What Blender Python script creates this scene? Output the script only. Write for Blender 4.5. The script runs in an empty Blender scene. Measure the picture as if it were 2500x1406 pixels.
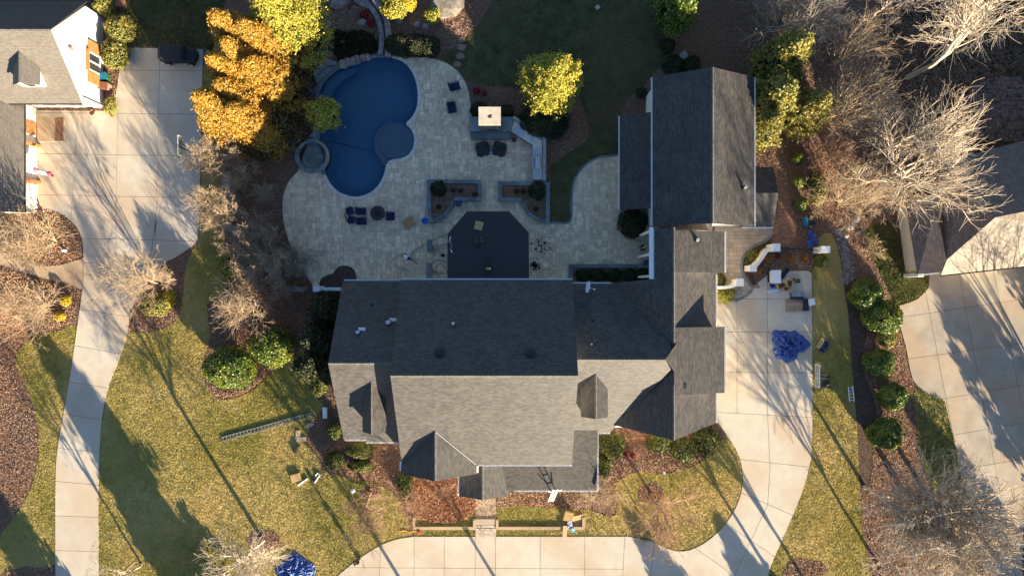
import bpy, math, random
import numpy as np
from mathutils import Vector, Matrix

# ------------------------------------------------------------------ camera, sky, sun, exposure
SC = bpy.context.scene
COL = SC.collection
CAMH, PPM = 77.0, 22.0          # drone height in m, photo pixels per metre on the ground
SUN_EL = math.radians(12.6)
SX, SY = 0.53, -0.848            # horizontal direction towards the sun
cam = bpy.data.cameras.new('camera'); camo = bpy.data.objects.new('camera', cam); COL.objects.link(camo)
camo.location = (0, 0, CAMH); camo.rotation_euler = (0, 0, 0)
cam.sensor_width = 36.0
cam.lens = 36.0 * CAMH / (2500.0 / PPM)
cam.clip_end = 3000
SC.camera = camo
world = bpy.data.worlds.new('World'); SC.world = world; world.use_nodes = True
wn = world.node_tree.nodes; wl = world.node_tree.links
sky = wn.new('ShaderNodeTexSky'); sky.sky_type = 'NISHITA'; sky.sun_disc = False
sky.sun_elevation = SUN_EL; sky.sun_rotation = math.atan2(SX, SY)
sky.altitude = 200; sky.air_density = 1.0; sky.dust_density = 0.3; sky.ozone_density = 3.0
bg = wn['Background']; bg.inputs['Strength'].default_value = 0.060
wl.new(sky.outputs[0], bg.inputs['Color'])
sl = bpy.data.lights.new('sun', 'SUN'); sl.energy = 5.0; sl.angle = math.radians(0.5); sl.color = (1.0, 0.825, 0.575)
so = bpy.data.objects.new('sun', sl); COL.objects.link(so)
sd = Vector((SX * math.cos(SUN_EL), SY * math.cos(SUN_EL), math.sin(SUN_EL)))
so.rotation_euler = sd.to_track_quat('Z', 'Y').to_euler()
so.location = (40, -60, 60)
SC.view_settings.view_transform = 'Standard'; SC.view_settings.look = 'None'
SC.view_settings.gamma = 1.0; SC.view_settings.exposure = 2.22
SC.cycles.max_bounces = 6
SC.cycles.transparent_max_bounces = 12

random.seed(7); RNG = np.random.default_rng(7)

# ------------------------------------------------------------------ measuring and polygons
def W(px, py, h=0.0):
    k = (CAMH - h) / CAMH / PPM
    return Vector(((px - 1250.0) * k, (703.0 - py) * k, h))
def P2(pts, h=0.0):
    return [(W(x, y, h).x, W(x, y, h).y) for x, y in pts]
def smooth(pts, n=4, closed=True):
    out = []; N = len(pts)
    for i in range(N if closed else N - 1):
        p0 = pts[(i - 1) % N] if closed or i > 0 else pts[0]
        p1 = pts[i]; p2 = pts[(i + 1) % N]
        p3 = pts[(i + 2) % N] if closed or i + 2 < N else pts[-1]
        for k in range(n):
            t = k / n
            out.append(tuple(0.5 * ((2 * p1[d]) + (-p0[d] + p2[d]) * t + (2 * p0[d] - 5 * p1[d] + 4 * p2[d] - p3[d]) * t * t
                       + (-p0[d] + 3 * p1[d] - 3 * p2[d] + p3[d]) * t ** 3) for d in (0, 1)))
    if not closed: out.append(tuple(pts[-1][:2]))
    return out
def clip_half(poly, a, b, c):       # keep a*x + b*y + c >= 0
    out = []; n = len(poly)
    for i in range(n):
        p, q = poly[i], poly[(i + 1) % n]
        dp = a * p[0] + b * p[1] + c; dq = a * q[0] + b * q[1] + c
        if dp >= 0: out.append(p)
        if (dp > 0 > dq) or (dp < 0 < dq):
            t = dp / (dp - dq); out.append((p[0] + t * (q[0] - p[0]), p[1] + t * (q[1] - p[1])))
    return out
def split(poly, p, q, gap):
    nx, ny = -(q[1] - p[1]), (q[0] - p[0]); L = math.hypot(nx, ny); nx /= L; ny /= L
    c = -(nx * p[0] + ny * p[1])
    return [r for r in (clip_half(poly, nx, ny, c - gap), clip_half(poly, -nx, -ny, -c - gap)) if len(r) > 2]
def area(poly):
    return 0.5 * sum(poly[i][0] * poly[(i + 1) % len(poly)][1] - poly[(i + 1) % len(poly)][0] * poly[i][1] for i in range(len(poly)))
def ccw(poly):
    return poly if area(poly) > 0 else poly[::-1]
def clean(poly, eps=0.004):
    out = []
    for p in poly:
        if not out or abs(p[0] - out[-1][0]) + abs(p[1] - out[-1][1]) > eps: out.append(p)
    while len(out) > 2 and abs(out[0][0] - out[-1][0]) + abs(out[0][1] - out[-1][1]) <= eps: out.pop()
    return out
def inside(P, poly):
    P = np.asarray(P); x, y = P[:, 0], P[:, 1]; r = np.zeros(len(P), bool); n = len(poly)
    for i in range(n):
        x1, y1 = poly[i][:2]; x2, y2 = poly[(i + 1) % n][:2]
        if y1 == y2: continue
        c = ((y1 > y) != (y2 > y)) & (x < (x2 - x1) * (y - y1) / (y2 - y1) + x1)
        r ^= c
    return r

# ------------------------------------------------------------------ objects
ORG = {}
def tag(o, label=None, cat=None, group=None, kind=None):
    if label: o['label'] = label
    if cat: o['category'] = cat
    if group: o['group'] = group
    if kind: o['kind'] = kind
    return o
def thing(name, label, cat, loc=(0, 0, 0), rot=0.0, group=None):
    o = bpy.data.objects.new(name, None); COL.objects.link(o); o.empty_display_size = 0.3
    o.location = loc; o.rotation_euler = (0, 0, rot); ORG[o.name] = Vector(loc)
    return tag(o, label, cat, group)
def link_mesh(name, me, mats, parent=None, kind=None, loc=None):
    o = bpy.data.objects.new(name, me); COL.objects.link(o)
    for m in (mats if isinstance(mats, (list, tuple)) else [mats]): me.materials.append(m)
    if parent is not None: o.parent = parent
    if loc is not None: o.location = loc
    if kind: o['kind'] = kind
    return o
class MB:
    def __init__(s): s.v = []; s.f = []; s.m = []; s.uv = []
    def add(s, vs, fs, m=0, uvs=None):
        b = len(s.v); s.v += [tuple(v) for v in vs]
        for f in fs: s.f.append([b + i for i in f]); s.m.append(m)
        s.uv += list(uvs) if uvs else [(v[0], v[1]) for v in vs]
        return s
    def box(s, x0, x1, y0, y1, z0, z1, m=0):
        vs = [(x0, y0, z0), (x1, y0, z0), (x1, y1, z0), (x0, y1, z0), (x0, y0, z1), (x1, y0, z1), (x1, y1, z1), (x0, y1, z1)]
        return s.add(vs, [(3, 2, 1, 0), (4, 5, 6, 7), (0, 1, 5, 4), (1, 2, 6, 5), (2, 3, 7, 6), (3, 0, 4, 7)], m)
    def obox(s, M, sx, sy, sz, m=0):   # box centred on M, with sizes
        vs = [M @ Vector((x * sx / 2, y * sy / 2, z * sz / 2)) for z in (-1, 1) for x, y in ((-1, -1), (1, -1), (1, 1), (-1, 1))]
        return s.add(vs, [(3, 2, 1, 0), (4, 5, 6, 7), (0, 1, 5, 4), (1, 2, 6, 5), (2, 3, 7, 6), (3, 0, 4, 7)], m)
    def prism(s, poly, z0, z1, m=0, cham=0.0):
        poly = ccw(clean(poly)); n = len(poly)
        if n < 3: return s
        zb = z0
        vs = [(x, y, z0) for x, y in poly] + [(x, y, z1) for x, y in poly]
        fs = [list(range(n, 2 * n))] + [(i, (i + 1) % n, n + (i + 1) % n, n + i) for i in range(n)]
        return s.add(vs, fs, m)
    def ring(s, outer, inner, z0, z1, m=0):  # same length rings
        n = len(outer)
        vs = [(x, y, z0) for x, y in outer] + [(x, y, z1) for x, y in outer] + [(x, y, z1) for x, y in inner] + [(x, y, z0) for x, y in inner]
        fs = []
        for i in range(n):
            j = (i + 1) % n
            fs += [(i, j, n + j, n + i), (n + i, n + j, 2 * n + j, 2 * n + i), (2 * n + i, 2 * n + j, 3 * n + j, 3 * n + i)]
        return s.add(vs, fs, m)
    def tube(s, p0, p1, r0, r1=None, n=8, m=0, cap=True):
        p0 = Vector(p0); p1 = Vector(p1); r1 = r0 if r1 is None else r1
        d = (p1 - p0); q = d.to_track_quat('Z', 'Y').to_matrix() if d.length > 1e-6 else Matrix.Identity(3)
        vs = []
        for p, r in ((p0, r0), (p1, r1)):
            for k in range(n):
                a = 2 * math.pi * k / n; vs.append(p + q @ Vector((r * math.cos(a), r * math.sin(a), 0)))
        fs = [(i, (i + 1) % n, n + (i + 1) % n, n + i) for i in range(n)]
        if cap: fs += [list(range(n))[::-1], list(range(n, 2 * n))]
        return s.add(vs, fs, m)
    def path(s, pts, r, n=5, m=0):
        for a, b in zip(pts, pts[1:]): s.tube(a, b, r, r, n, m)
        return s
    def lathe(s, c, prof, n=16, m=0):
        vs = []; c = Vector(c)
        for r, z in prof:
            for k in range(n):
                a = 2 * math.pi * k / n; vs.append(c + Vector((r * math.cos(a), r * math.sin(a), z)))
        fs = [(i * n + k, i * n + (k + 1) % n, (i + 1) * n + (k + 1) % n, (i + 1) * n + k) for i in range(len(prof) - 1) for k in range(n)]
        fs += [list(range(n))[::-1], [(len(prof) - 1) * n + k for k in range(n)]]
        return s.add(vs, fs, m)
    def build(s, name, mats, parent=None, world=True, kind=None, smooth_=False, loc=None):
        me = bpy.data.meshes.new(name)
        off = Vector((0, 0, 0))
        if world and parent is not None: off = ORG.get(parent.name, off)
        vs = [(v[0] - off[0], v[1] - off[1], v[2] - off[2]) for v in s.v]
        me.from_pydata(vs, [], s.f)
        if any(s.m): me.polygons.foreach_set('material_index', s.m)
        uvl = me.uv_layers.new(name='UVMap')
        li = np.empty(len(me.loops), int); me.loops.foreach_get('vertex_index', li)
        uvl.data.foreach_set('uv', np.array(s.uv, float)[li].ravel())
        if smooth_: me.polygons.foreach_set('use_smooth', [True] * len(me.polygons))
        me.update()
        o = link_mesh(name, me, mats, parent, kind, loc)
        ORG[o.name] = off
        return o
def np_mesh(name, V, F, mats, parent=None, kind=None, nper=4, off=None):
    off = ORG[parent.name] if (parent is not None and parent.name in ORG) else Vector((0, 0, 0))
    V = np.asarray(V, np.float32).reshape(-1, 3) - np.array(off, np.float32)
    F = np.asarray(F, np.int32).reshape(-1, nper)
    me = bpy.data.meshes.new(name)
    me.vertices.add(len(V)); me.vertices.foreach_set('co', V.ravel())
    me.loops.add(F.size); me.loops.foreach_set('vertex_index', F.ravel())
    me.polygons.add(len(F)); me.polygons.foreach_set('loop_start', np.arange(0, F.size, nper, dtype=np.int32))
    me.update(calc_edges=True)
    o = link_mesh(name, me, mats, parent, kind); ORG[o.name] = off
    return o

# ------------------------------------------------------------------ materials
MATS = {}
def mat(name, c1, c2=None, rough=0.85, scale=3.0, bump=0.0, bscale=None, c3=None, scale3=0.25, f3=0.5, tint=0.0, metal=0.0, spec=0.3,
        detail=6, contrast=(0.35, 0.65), bdist=0.02, trans=0.0):
    if name in MATS: return MATS[name]
    m = bpy.data.materials.new(name); m.use_nodes = True; N = m.node_tree.nodes; L = m.node_tree.links
    b = N['Principled BSDF']; b.inputs['Roughness'].default_value = rough; b.inputs['Metallic'].default_value = metal
    b.inputs['Specular IOR Level'].default_value = spec
    geo = N.new('ShaderNodeNewGeometry')
    col = None
    if c2 is None: c2 = tuple(x * 0.85 for x in c1)
    nz = N.new('ShaderNodeTexNoise'); nz.inputs['Scale'].default_value = scale; nz.inputs['Detail'].default_value = detail
    nz.inputs['Roughness'].default_value = 0.6
    L.new(geo.outputs['Position'], nz.inputs['Vector'])
    mr = N.new('ShaderNodeMapRange'); mr.inputs[1].default_value = contrast[0]; mr.inputs[2].default_value = contrast[1]
    L.new(nz.outputs['Fac'], mr.inputs[0])
    mx = N.new('ShaderNodeMix'); mx.data_type = 'RGBA'; mx.inputs[6].default_value = (*c1, 1); mx.inputs[7].default_value = (*c2, 1)
    L.new(mr.outputs[0], mx.inputs[0]); col = mx.outputs[2]
    if c3 is not None:
        n3 = N.new('ShaderNodeTexNoise'); n3.inputs['Scale'].default_value = scale3; n3.inputs['Detail'].default_value = 4
        L.new(geo.outputs['Position'], n3.inputs['Vector'])
        m3 = N.new('ShaderNodeMapRange'); m3.inputs[1].default_value = 0.42; m3.inputs[2].default_value = 0.62; m3.inputs[4].default_value = f3
        L.new(n3.outputs['Fac'], m3.inputs[0])
        mx3 = N.new('ShaderNodeMix'); mx3.data_type = 'RGBA'; mx3.inputs[7].default_value = (*c3, 1)
        L.new(m3.outputs[0], mx3.inputs[0]); L.new(col, mx3.inputs[6]); col = mx3.outputs[2]
    if tint > 0:
        oi = N.new('ShaderNodeObjectInfo'); ad = N.new('ShaderNodeMath'); ad.operation = 'ADD'
        L.new(oi.outputs['Random'], ad.inputs[0]); L.new(geo.outputs['Random Per Island'], ad.inputs[1])
        fr = N.new('ShaderNodeMath'); fr.operation = 'FRACT'; L.new(ad.outputs[0], fr.inputs[0])
        mm = N.new('ShaderNodeMapRange'); mm.inputs[3].default_value = 1 - tint; mm.inputs[4].default_value = 1 + tint
        L.new(fr.outputs[0], mm.inputs[0])
        hs = N.new('ShaderNodeHueSaturation'); L.new(mm.outputs[0], hs.inputs['Value']); L.new(col, hs.inputs['Color'])
        col = hs.outputs[0]
    L.new(col, b.inputs['Base Color'])
    if bump > 0:
        bz = N.new('ShaderNodeTexNoise'); bz.inputs['Scale'].default_value = bscale or scale * 3; bz.inputs['Detail'].default_value = 5
        L.new(geo.outputs['Position'], bz.inputs['Vector'])
        bp = N.new('ShaderNodeBump'); bp.inputs['Strength'].default_value = bump; bp.inputs['Distance'].default_value = bdist
        L.new(bz.outputs['Fac'], bp.inputs['Height']); L.new(bp.outputs[0], b.inputs['Normal'])
    if trans > 0:
        ts = N.new('ShaderNodeBsdfTranslucent'); L.new(col, ts.inputs['Color'])
        ms = N.new('ShaderNodeMixShader'); ms.inputs[0].default_value = trans
        L.new(b.outputs[0], ms.inputs[1]); L.new(ts.outputs[0], ms.inputs[2])
        L.new(ms.outputs[0], N['Material Output'].inputs['Surface'])
    MATS[name] = m
    return m
def leafmat(name, c1, c2, c3=None, rough=0.6, spec=0.4, trans=0.15, scale3=0.6):
    """foliage: colour varies per leaf, patches at a larger scale"""
    if name in MATS: return MATS[name]
    m = bpy.data.materials.new(name); m.use_nodes = True; N = m.node_tree.nodes; L = m.node_tree.links
    b = N['Principled BSDF']; b.inputs['Roughness'].default_value = rough; b.inputs['Specular IOR Level'].default_value = spec
    geo = N.new('ShaderNodeNewGeometry')
    mx = N.new('ShaderNodeMix'); mx.data_type = 'RGBA'; mx.inputs[6].default_value = (*c1, 1); mx.inputs[7].default_value = (*c2, 1)
    L.new(geo.outputs['Random Per Island'], mx.inputs[0]); col = mx.outputs[2]
    if c3:
        n3 = N.new('ShaderNodeTexNoise'); n3.inputs['Scale'].default_value = scale3; n3.inputs['Detail'].default_value = 3
        L.new(geo.outputs['Position'], n3.inputs['Vector'])
        m3 = N.new('ShaderNodeMapRange'); m3.inputs[1].default_value = 0.45; m3.inputs[2].default_value = 0.62; m3.inputs[4].default_value = 0.8
        L.new(n3.outputs['Fac'], m3.inputs[0])
        mx3 = N.new('ShaderNodeMix'); mx3.data_type = 'RGBA'; mx3.inputs[7].default_value = (*c3, 1)
        L.new(m3.outputs[0], mx3.inputs[0]); L.new(col, mx3.inputs[6]); col = mx3.outputs[2]
    L.new(col, b.inputs['Base Color'])
    ts = N.new('ShaderNodeBsdfTranslucent'); L.new(col, ts.inputs['Color'])
    ms = N.new('ShaderNodeMixShader'); ms.inputs[0].default_value = trans
    L.new(b.outputs[0], ms.inputs[1]); L.new(ts.outputs[0], ms.inputs[2]); L.new(ms.outputs[0], N['Material Output'].inputs['Surface'])
    MATS[name] = m
    return m
def shinglemat(name, c1, c2, cm, bw=0.32, rh=0.145, blot=0.35):
    if name in MATS: return MATS[name]
    m = bpy.data.materials.new(name); m.use_nodes = True; N = m.node_tree.nodes; L = m.node_tree.links
    b = N['Principled BSDF']; b.inputs['Roughness'].default_value = 0.58; b.inputs['Specular IOR Level'].default_value = 0.40
    uv = N.new('ShaderNodeUVMap'); uv.uv_map = 'UVMap'
    br = N.new('ShaderNodeTexBrick'); br.inputs['Scale'].default_value = 1.0; br.inputs['Brick Width'].default_value = bw
    br.inputs['Row Height'].default_value = rh; br.inputs['Mortar Size'].default_value = 0.012; br.inputs['Mortar Smooth'].default_value = 0.3
    br.inputs['Bias'].default_value = 0.0
    br.inputs['Color1'].default_value = (*c1, 1); br.inputs['Color2'].default_value = (*c2, 1); br.inputs['Mortar'].default_value = (*cm, 1)
    L.new(uv.outputs[0], br.inputs['Vector'])
    nz = N.new('ShaderNodeTexNoise'); nz.inputs['Scale'].default_value = 0.5; nz.inputs['Detail'].default_value = 8; nz.inputs['Roughness'].default_value = 0.75
    L.new(uv.outputs[0], nz.inputs['Vector'])
    mr = N.new('ShaderNodeMapRange'); mr.inputs[1].default_value = 0.3; mr.inputs[2].default_value = 0.7
    mr.inputs[3].default_value = 1 - blot; mr.inputs[4].default_value = 1 + blot
    L.new(nz.outputs['Fac'], mr.inputs[0])
    n2 = N.new('ShaderNodeTexNoise'); n2.inputs['Scale'].default_value = 9; n2.inputs['Detail'].default_value = 2
    L.new(uv.outputs[0], n2.inputs['Vector'])
    r2 = N.new('ShaderNodeMapRange'); r2.inputs[1].default_value = 0.35; r2.inputs[2].default_value = 0.65; r2.inputs[3].default_value = 0.86; r2.inputs[4].default_value = 1.14
    L.new(n2.outputs['Fac'], r2.inputs[0])
    mu = N.new('ShaderNodeMath'); mu.operation = 'MULTIPLY'; L.new(mr.outputs[0], mu.inputs[0]); L.new(r2.outputs[0], mu.inputs[1])
    hs = N.new('ShaderNodeHueSaturation'); L.new(br.outputs['Color'], hs.inputs['Color']); L.new(mu.outputs[0], hs.inputs['Value'])
    L.new(hs.outputs[0], b.inputs['Base Color'])
    bp = N.new('ShaderNodeBump'); bp.inputs['Strength'].default_value = 0.5; bp.inputs['Distance'].default_value = 0.012
    L.new(br.outputs['Fac'], bp.inputs['Height']); bp.invert = True; L.new(bp.outputs[0], b.inputs['Normal'])
    MATS[name] = m
    return m

M_mulch = mat('leaf_mulch', (0.22, 0.125, 0.085), (0.11, 0.065, 0.05), rough=0.95, scale=2.2, bump=1.0, bscale=5, c3=(0.20, 0.085, 0.04), scale3=0.16, f3=0.6, bdist=0.12)
M_lawn = mat('lawn_turf', (0.30, 0.25, 0.06), (0.15, 0.14, 0.035), rough=0.95, scale=1.6, bump=1.0, bscale=4.5, c3=(0.44, 0.32, 0.12), scale3=0.10, f3=0.9, bdist=0.12)
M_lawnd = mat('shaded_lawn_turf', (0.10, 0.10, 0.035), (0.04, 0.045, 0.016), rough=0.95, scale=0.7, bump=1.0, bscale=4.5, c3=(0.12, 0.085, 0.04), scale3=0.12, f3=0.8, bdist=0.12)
M_grass = leafmat('grass_blades', (0.38, 0.33, 0.07), (0.27, 0.255, 0.052), (0.56, 0.42, 0.15), trans=0.3, scale3=0.16)
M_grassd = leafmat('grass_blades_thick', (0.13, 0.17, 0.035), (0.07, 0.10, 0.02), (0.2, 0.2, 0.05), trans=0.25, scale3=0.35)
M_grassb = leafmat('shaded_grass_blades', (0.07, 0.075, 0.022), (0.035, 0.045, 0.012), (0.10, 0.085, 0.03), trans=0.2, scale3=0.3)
M_conc = mat('concrete', (0.55, 0.495, 0.405), (0.46, 0.415, 0.345), rough=0.85, scale=0.9, bump=0.12, bscale=30, c3=(0.46, 0.35, 0.24), scale3=0.16, f3=0.7, tint=0.04, contrast=(0.3, 0.7))
M_concg = mat('weathered_concrete', (0.42, 0.37, 0.30), (0.30, 0.265, 0.215), rough=0.88, scale=0.5, bump=0.15, bscale=30, c3=(0.42, 0.30, 0.19), scale3=0.2, f3=0.6, tint=0.06)
M_joint = mat('joint_sand', (0.12, 0.10, 0.08), rough=0.95)
M_tanpath = mat('tan_pavement', (0.42, 0.31, 0.21), (0.33, 0.245, 0.17), scale=1.0, c3=(0.46, 0.35, 0.24))
M_sidep = mat('pale_walk_stone', (0.46, 0.38, 0.29), (0.36, 0.30, 0.235), scale=1.2, c3=(0.42, 0.31, 0.22), tint=0.14)
M_paver = mat('travertine_paver', (0.76, 0.60, 0.40), (0.58, 0.47, 0.33), rough=0.7, scale=1.5, bump=0.1, bscale=20, c3=(0.64, 0.47, 0.33), scale3=0.2, f3=0.7, tint=0.2)
M_coping = mat('travertine_coping', (0.60, 0.56, 0.48), (0.50, 0.47, 0.41), rough=0.6, scale=2, tint=0.08)
M_blue = mat('bluestone', (0.17, 0.205, 0.215), (0.12, 0.15, 0.17), rough=0.7, scale=1.5, tint=0.2, c3=(0.2, 0.19, 0.17), scale3=0.8)
M_stone = mat('fieldstone', (0.34, 0.29, 0.23), (0.16, 0.15, 0.14), rough=0.9, scale=3, bump=0.8, bscale=6, tint=0.3, bdist=0.05)
M_flag = mat('red_flagstone', (0.28, 0.15, 0.11), (0.2, 0.13, 0.11), rough=0.9, scale=2, tint=0.25, bump=0.4)
M_rock = mat('rock', (0.30, 0.26, 0.24), (0.16, 0.14, 0.15), rough=0.9, scale=2, bump=0.8, bscale=5, tint=0.3, bdist=0.08)
M_brick = mat('clay_brick', (0.30, 0.16, 0.095), (0.22, 0.11, 0.07), rough=0.9, scale=4, tint=0.25)
M_white = mat('white_stucco', (0.80, 0.77, 0.70), (0.72, 0.69, 0.63), rough=0.8, scale=1.2)
M_cream = mat('cream_stucco', (0.66, 0.58, 0.44), (0.6, 0.52, 0.4), rough=0.85, scale=1.2)
M_trim = mat('white_metal', (0.78, 0.79, 0.80), (0.7, 0.71, 0.72), rough=0.45, spec=0.5)
M_gutter_dk = mat('dark_gutter', (0.07, 0.06, 0.055), rough=0.5)
M_alu = mat('aluminium', (0.62, 0.63, 0.65), (0.5, 0.5, 0.52), rough=0.35, metal=0.8)
M_ladder = mat('dull_aluminium', (0.26, 0.27, 0.29), (0.20, 0.21, 0.23), rough=0.5)
M_steel = mat('stainless_steel', (0.55, 0.58, 0.62), (0.45, 0.48, 0.52), rough=0.3, metal=0.7, spec=0.6)
M_black = mat('black_plastic', (0.02, 0.02, 0.022), (0.03, 0.03, 0.032), rough=0.6)
M_iron = mat('wrought_iron', (0.03, 0.028, 0.03), rough=0.5, metal=0.5)
M_navy = mat('navy_cushion', (0.018, 0.024, 0.075), (0.012, 0.016, 0.05), rough=0.9, scale=8)
M_cover = mat('car_cover', (0.03, 0.03, 0.035), (0.02, 0.02, 0.025), rough=0.8, scale=4, bump=0.6, bscale=3, bdist=0.08)
M_card = mat('cardboard', (0.42, 0.24, 0.10), (0.36, 0.20, 0.08), rough=0.9, scale=3)
M_card2 = mat('pale_cardboard', (0.55, 0.40, 0.24), (0.5, 0.36, 0.22), rough=0.9, scale=3)
M_wood = mat('bare_plywood', (0.48, 0.33, 0.15), (0.36, 0.24, 0.10), rough=0.85, scale=3)
M_pallet = mat('grey_timber', (0.40, 0.30, 0.21), (0.28, 0.21, 0.15), rough=0.9, scale=4, tint=0.25)
M_orangew = mat('stained_cedar', (0.40, 0.19, 0.07), (0.30, 0.14, 0.05), rough=0.6, scale=3)
M_tarp = mat('blue_tarp', (0.02, 0.085, 0.34), (0.01, 0.035, 0.17), rough=0.3, scale=3, spec=0.7, bump=1.0, bscale=2.6, bdist=0.25)
M_bluep = mat('blue_plastic', (0.01, 0.10, 0.42), rough=0.4)
M_teal = mat('teal_plastic', (0.01, 0.16, 0.26), rough=0.4)
M_green = mat('green_plastic', (0.02, 0.12, 0.05), rough=0.5)
M_red = mat('red_rubber', (0.5, 0.03, 0.04), rough=0.5)
M_pinkflag = mat('pink_cloth', (0.75, 0.05, 0.12), (0.8, 0.4, 0.4), rough=0.8, scale=2)
M_yellow = mat('yellow_plastic', (0.65, 0.36, 0.02), rough=0.4)
M_acry = mat('acrylic', (0.26, 0.28, 0.24), rough=0.15, spec=0.6)
M_glass = mat('window_glass', (0.03, 0.035, 0.04), rough=0.08, spec=0.8)
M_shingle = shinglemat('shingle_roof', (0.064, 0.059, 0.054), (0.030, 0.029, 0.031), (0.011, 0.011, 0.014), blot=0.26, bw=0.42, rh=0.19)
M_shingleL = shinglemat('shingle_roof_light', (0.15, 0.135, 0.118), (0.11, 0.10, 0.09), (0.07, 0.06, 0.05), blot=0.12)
M_shingleR = shinglemat('shingle_roof_tan', (0.105, 0.078, 0.055), (0.08, 0.06, 0.044), (0.1, 0.08, 0.06), blot=0.12)
M_shingleB = shinglemat('shingle_roof_brown', (0.15, 0.115, 0.10), (0.10, 0.078, 0.07), (0.03, 0.025, 0.025), bw=0.34, rh=0.3, blot=0.12)
M_cap = mat('ridge_shingle', (0.11, 0.105, 0.10), (0.075, 0.072, 0.07), rough=0.9, scale=3, tint=0.15)
M_skin = mat('skin', (0.42, 0.24, 0.16), rough=0.6)
M_shirtw = mat('white_shirt', (0.72, 0.74, 0.78), rough=0.8)
M_shirtd = mat('dark_jacket', (0.025, 0.027, 0.04), rough=0.9)
M_shirtb = mat('blue_shirt', (0.03, 0.05, 0.22), rough=0.9)
M_camo = mat('camouflage_cloth', (0.10, 0.085, 0.06), (0.025, 0.025, 0.02), rough=0.9, scale=9)
M_jeans = mat('dark_trousers', (0.03, 0.032, 0.045), rough=0.9)
M_brownp = mat('brown_trousers', (0.14, 0.07, 0.05), rough=0.9)
M_pool = mat('pool_plaster', (0.20, 0.36, 0.48), (0.17, 0.32, 0.44), rough=0.8, scale=4)
M_ledge = mat('pool_ledge_plaster', (0.46, 0.42, 0.42), (0.40, 0.38, 0.39), rough=0.8, scale=4)
M_bark_w = mat('pale_bark', (0.52, 0.43, 0.33), (0.36, 0.30, 0.23), rough=0.9, scale=3)
M_bark_t = mat('tan_bark', (0.46, 0.35, 0.235), (0.30, 0.225, 0.15), rough=0.9, scale=3)
M_bark_r = mat('reddish_twigs', (0.42, 0.27, 0.175), (0.29, 0.18, 0.12), rough=0.9, scale=3)
M_bark_g = mat('grey_bark', (0.34, 0.28, 0.235), (0.22, 0.18, 0.155), rough=0.9, scale=3)
M_bark_d = mat('dark_bark', (0.10, 0.075, 0.055), (0.06, 0.045, 0.035), rough=0.95, scale=3)
M_core = mat('shade_core', (0.02, 0.024, 0.012), rough=1.0, spec=0.0)  # opaque dark core added inside crowns and shrubs to block light
L_orange = leafmat('bronze_conifer', (0.46, 0.255, 0.035), (0.34, 0.18, 0.025), (0.28, 0.18, 0.03), trans=0.12)
L_yellow = leafmat('golden_conifer', (0.36, 0.33, 0.045), (0.22, 0.22, 0.03), (0.42, 0.36, 0.05), trans=0.12)
L_dark = leafmat('dark_evergreen', (0.03, 0.042, 0.012), (0.018, 0.026, 0.008), (0.05, 0.045, 0.015), trans=0.08)
L_green = leafmat('holly_leaves', (0.11, 0.17, 0.02), (0.06, 0.10, 0.014), (0.2, 0.23, 0.022), rough=0.4, spec=0.5, trans=0.12)
L_box = leafmat('boxwood_leaves', (0.10, 0.12, 0.022), (0.06, 0.075, 0.015), (0.18, 0.17, 0.03), rough=0.6, trans=0.1, scale3=1.2)
L_olive = leafmat('olive_leaves', (0.24, 0.23, 0.05), (0.14, 0.145, 0.03), (0.36, 0.29, 0.07), trans=0.12, scale3=0.8)
L_yshrub = leafmat('yellow_shrub', (0.50, 0.36, 0.02), (0.34, 0.27, 0.02), trans=0.15)
L_redleaf = leafmat('red_shrub', (0.30, 0.02, 0.02), (0.2, 0.015, 0.02), trans=0.15)
L_orleaf = leafmat('orange_shrub', (0.5, 0.10, 0.01), (0.4, 0.2, 0.03), trans=0.15)
L_litter = leafmat('fallen_leaves', (0.38, 0.27, 0.18), (0.23, 0.165, 0.115), (0.40, 0.28, 0.17), trans=0.1, scale3=0.2)
L_litter_d = leafmat('fallen_leaves_dark', (0.10, 0.06, 0.05), (0.05, 0.03, 0.025), (0.13, 0.07, 0.05), trans=0.1, scale3=0.2)
def watermat():
    m = bpy.data.materials.new('pool_water'); m.use_nodes = True; N = m.node_tree.nodes; L = m.node_tree.links
    N.remove(N['Principled BSDF'])
    t = N.new('ShaderNodeBsdfTransparent'); t.inputs[0].default_value = (0.60, 0.74, 0.82, 1)
    g = N.new('ShaderNodeBsdfGlossy'); g.inputs['Roughness'].default_value = 0.06
    f = N.new('ShaderNodeFresnel'); f.inputs[0].default_value = 1.33
    geo = N.new('ShaderNodeNewGeometry'); nz = N.new('ShaderNodeTexNoise'); nz.inputs['Scale'].default_value = 3.0
    L.new(geo.outputs['Position'], nz.inputs['Vector'])
    bp = N.new('ShaderNodeBump'); bp.inputs['Strength'].default_value = 0.15; bp.inputs['Distance'].default_value = 0.05
    L.new(nz.outputs['Fac'], bp.inputs['Height']); L.new(bp.outputs[0], g.inputs['Normal'])
    ms = N.new('ShaderNodeMixShader'); L.new(f.outputs[0], ms.inputs[0]); L.new(t.outputs[0], ms.inputs[1]); L.new(g.outputs[0], ms.inputs[2])
    L.new(ms.outputs[0], N['Material Output'].inputs['Surface'])
    return m
M_water = watermat()
M_spill = mat('dark_spill_stone', (0.07, 0.075, 0.06), (0.05, 0.06, 0.05), rough=0.5, tint=0.2)

M_darkm = mat('dark_and_shaded_mulch', (0.11, 0.072, 0.052), (0.05, 0.034, 0.028), rough=1, scale=3, bump=.8, bscale=6, bdist=.08)

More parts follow.
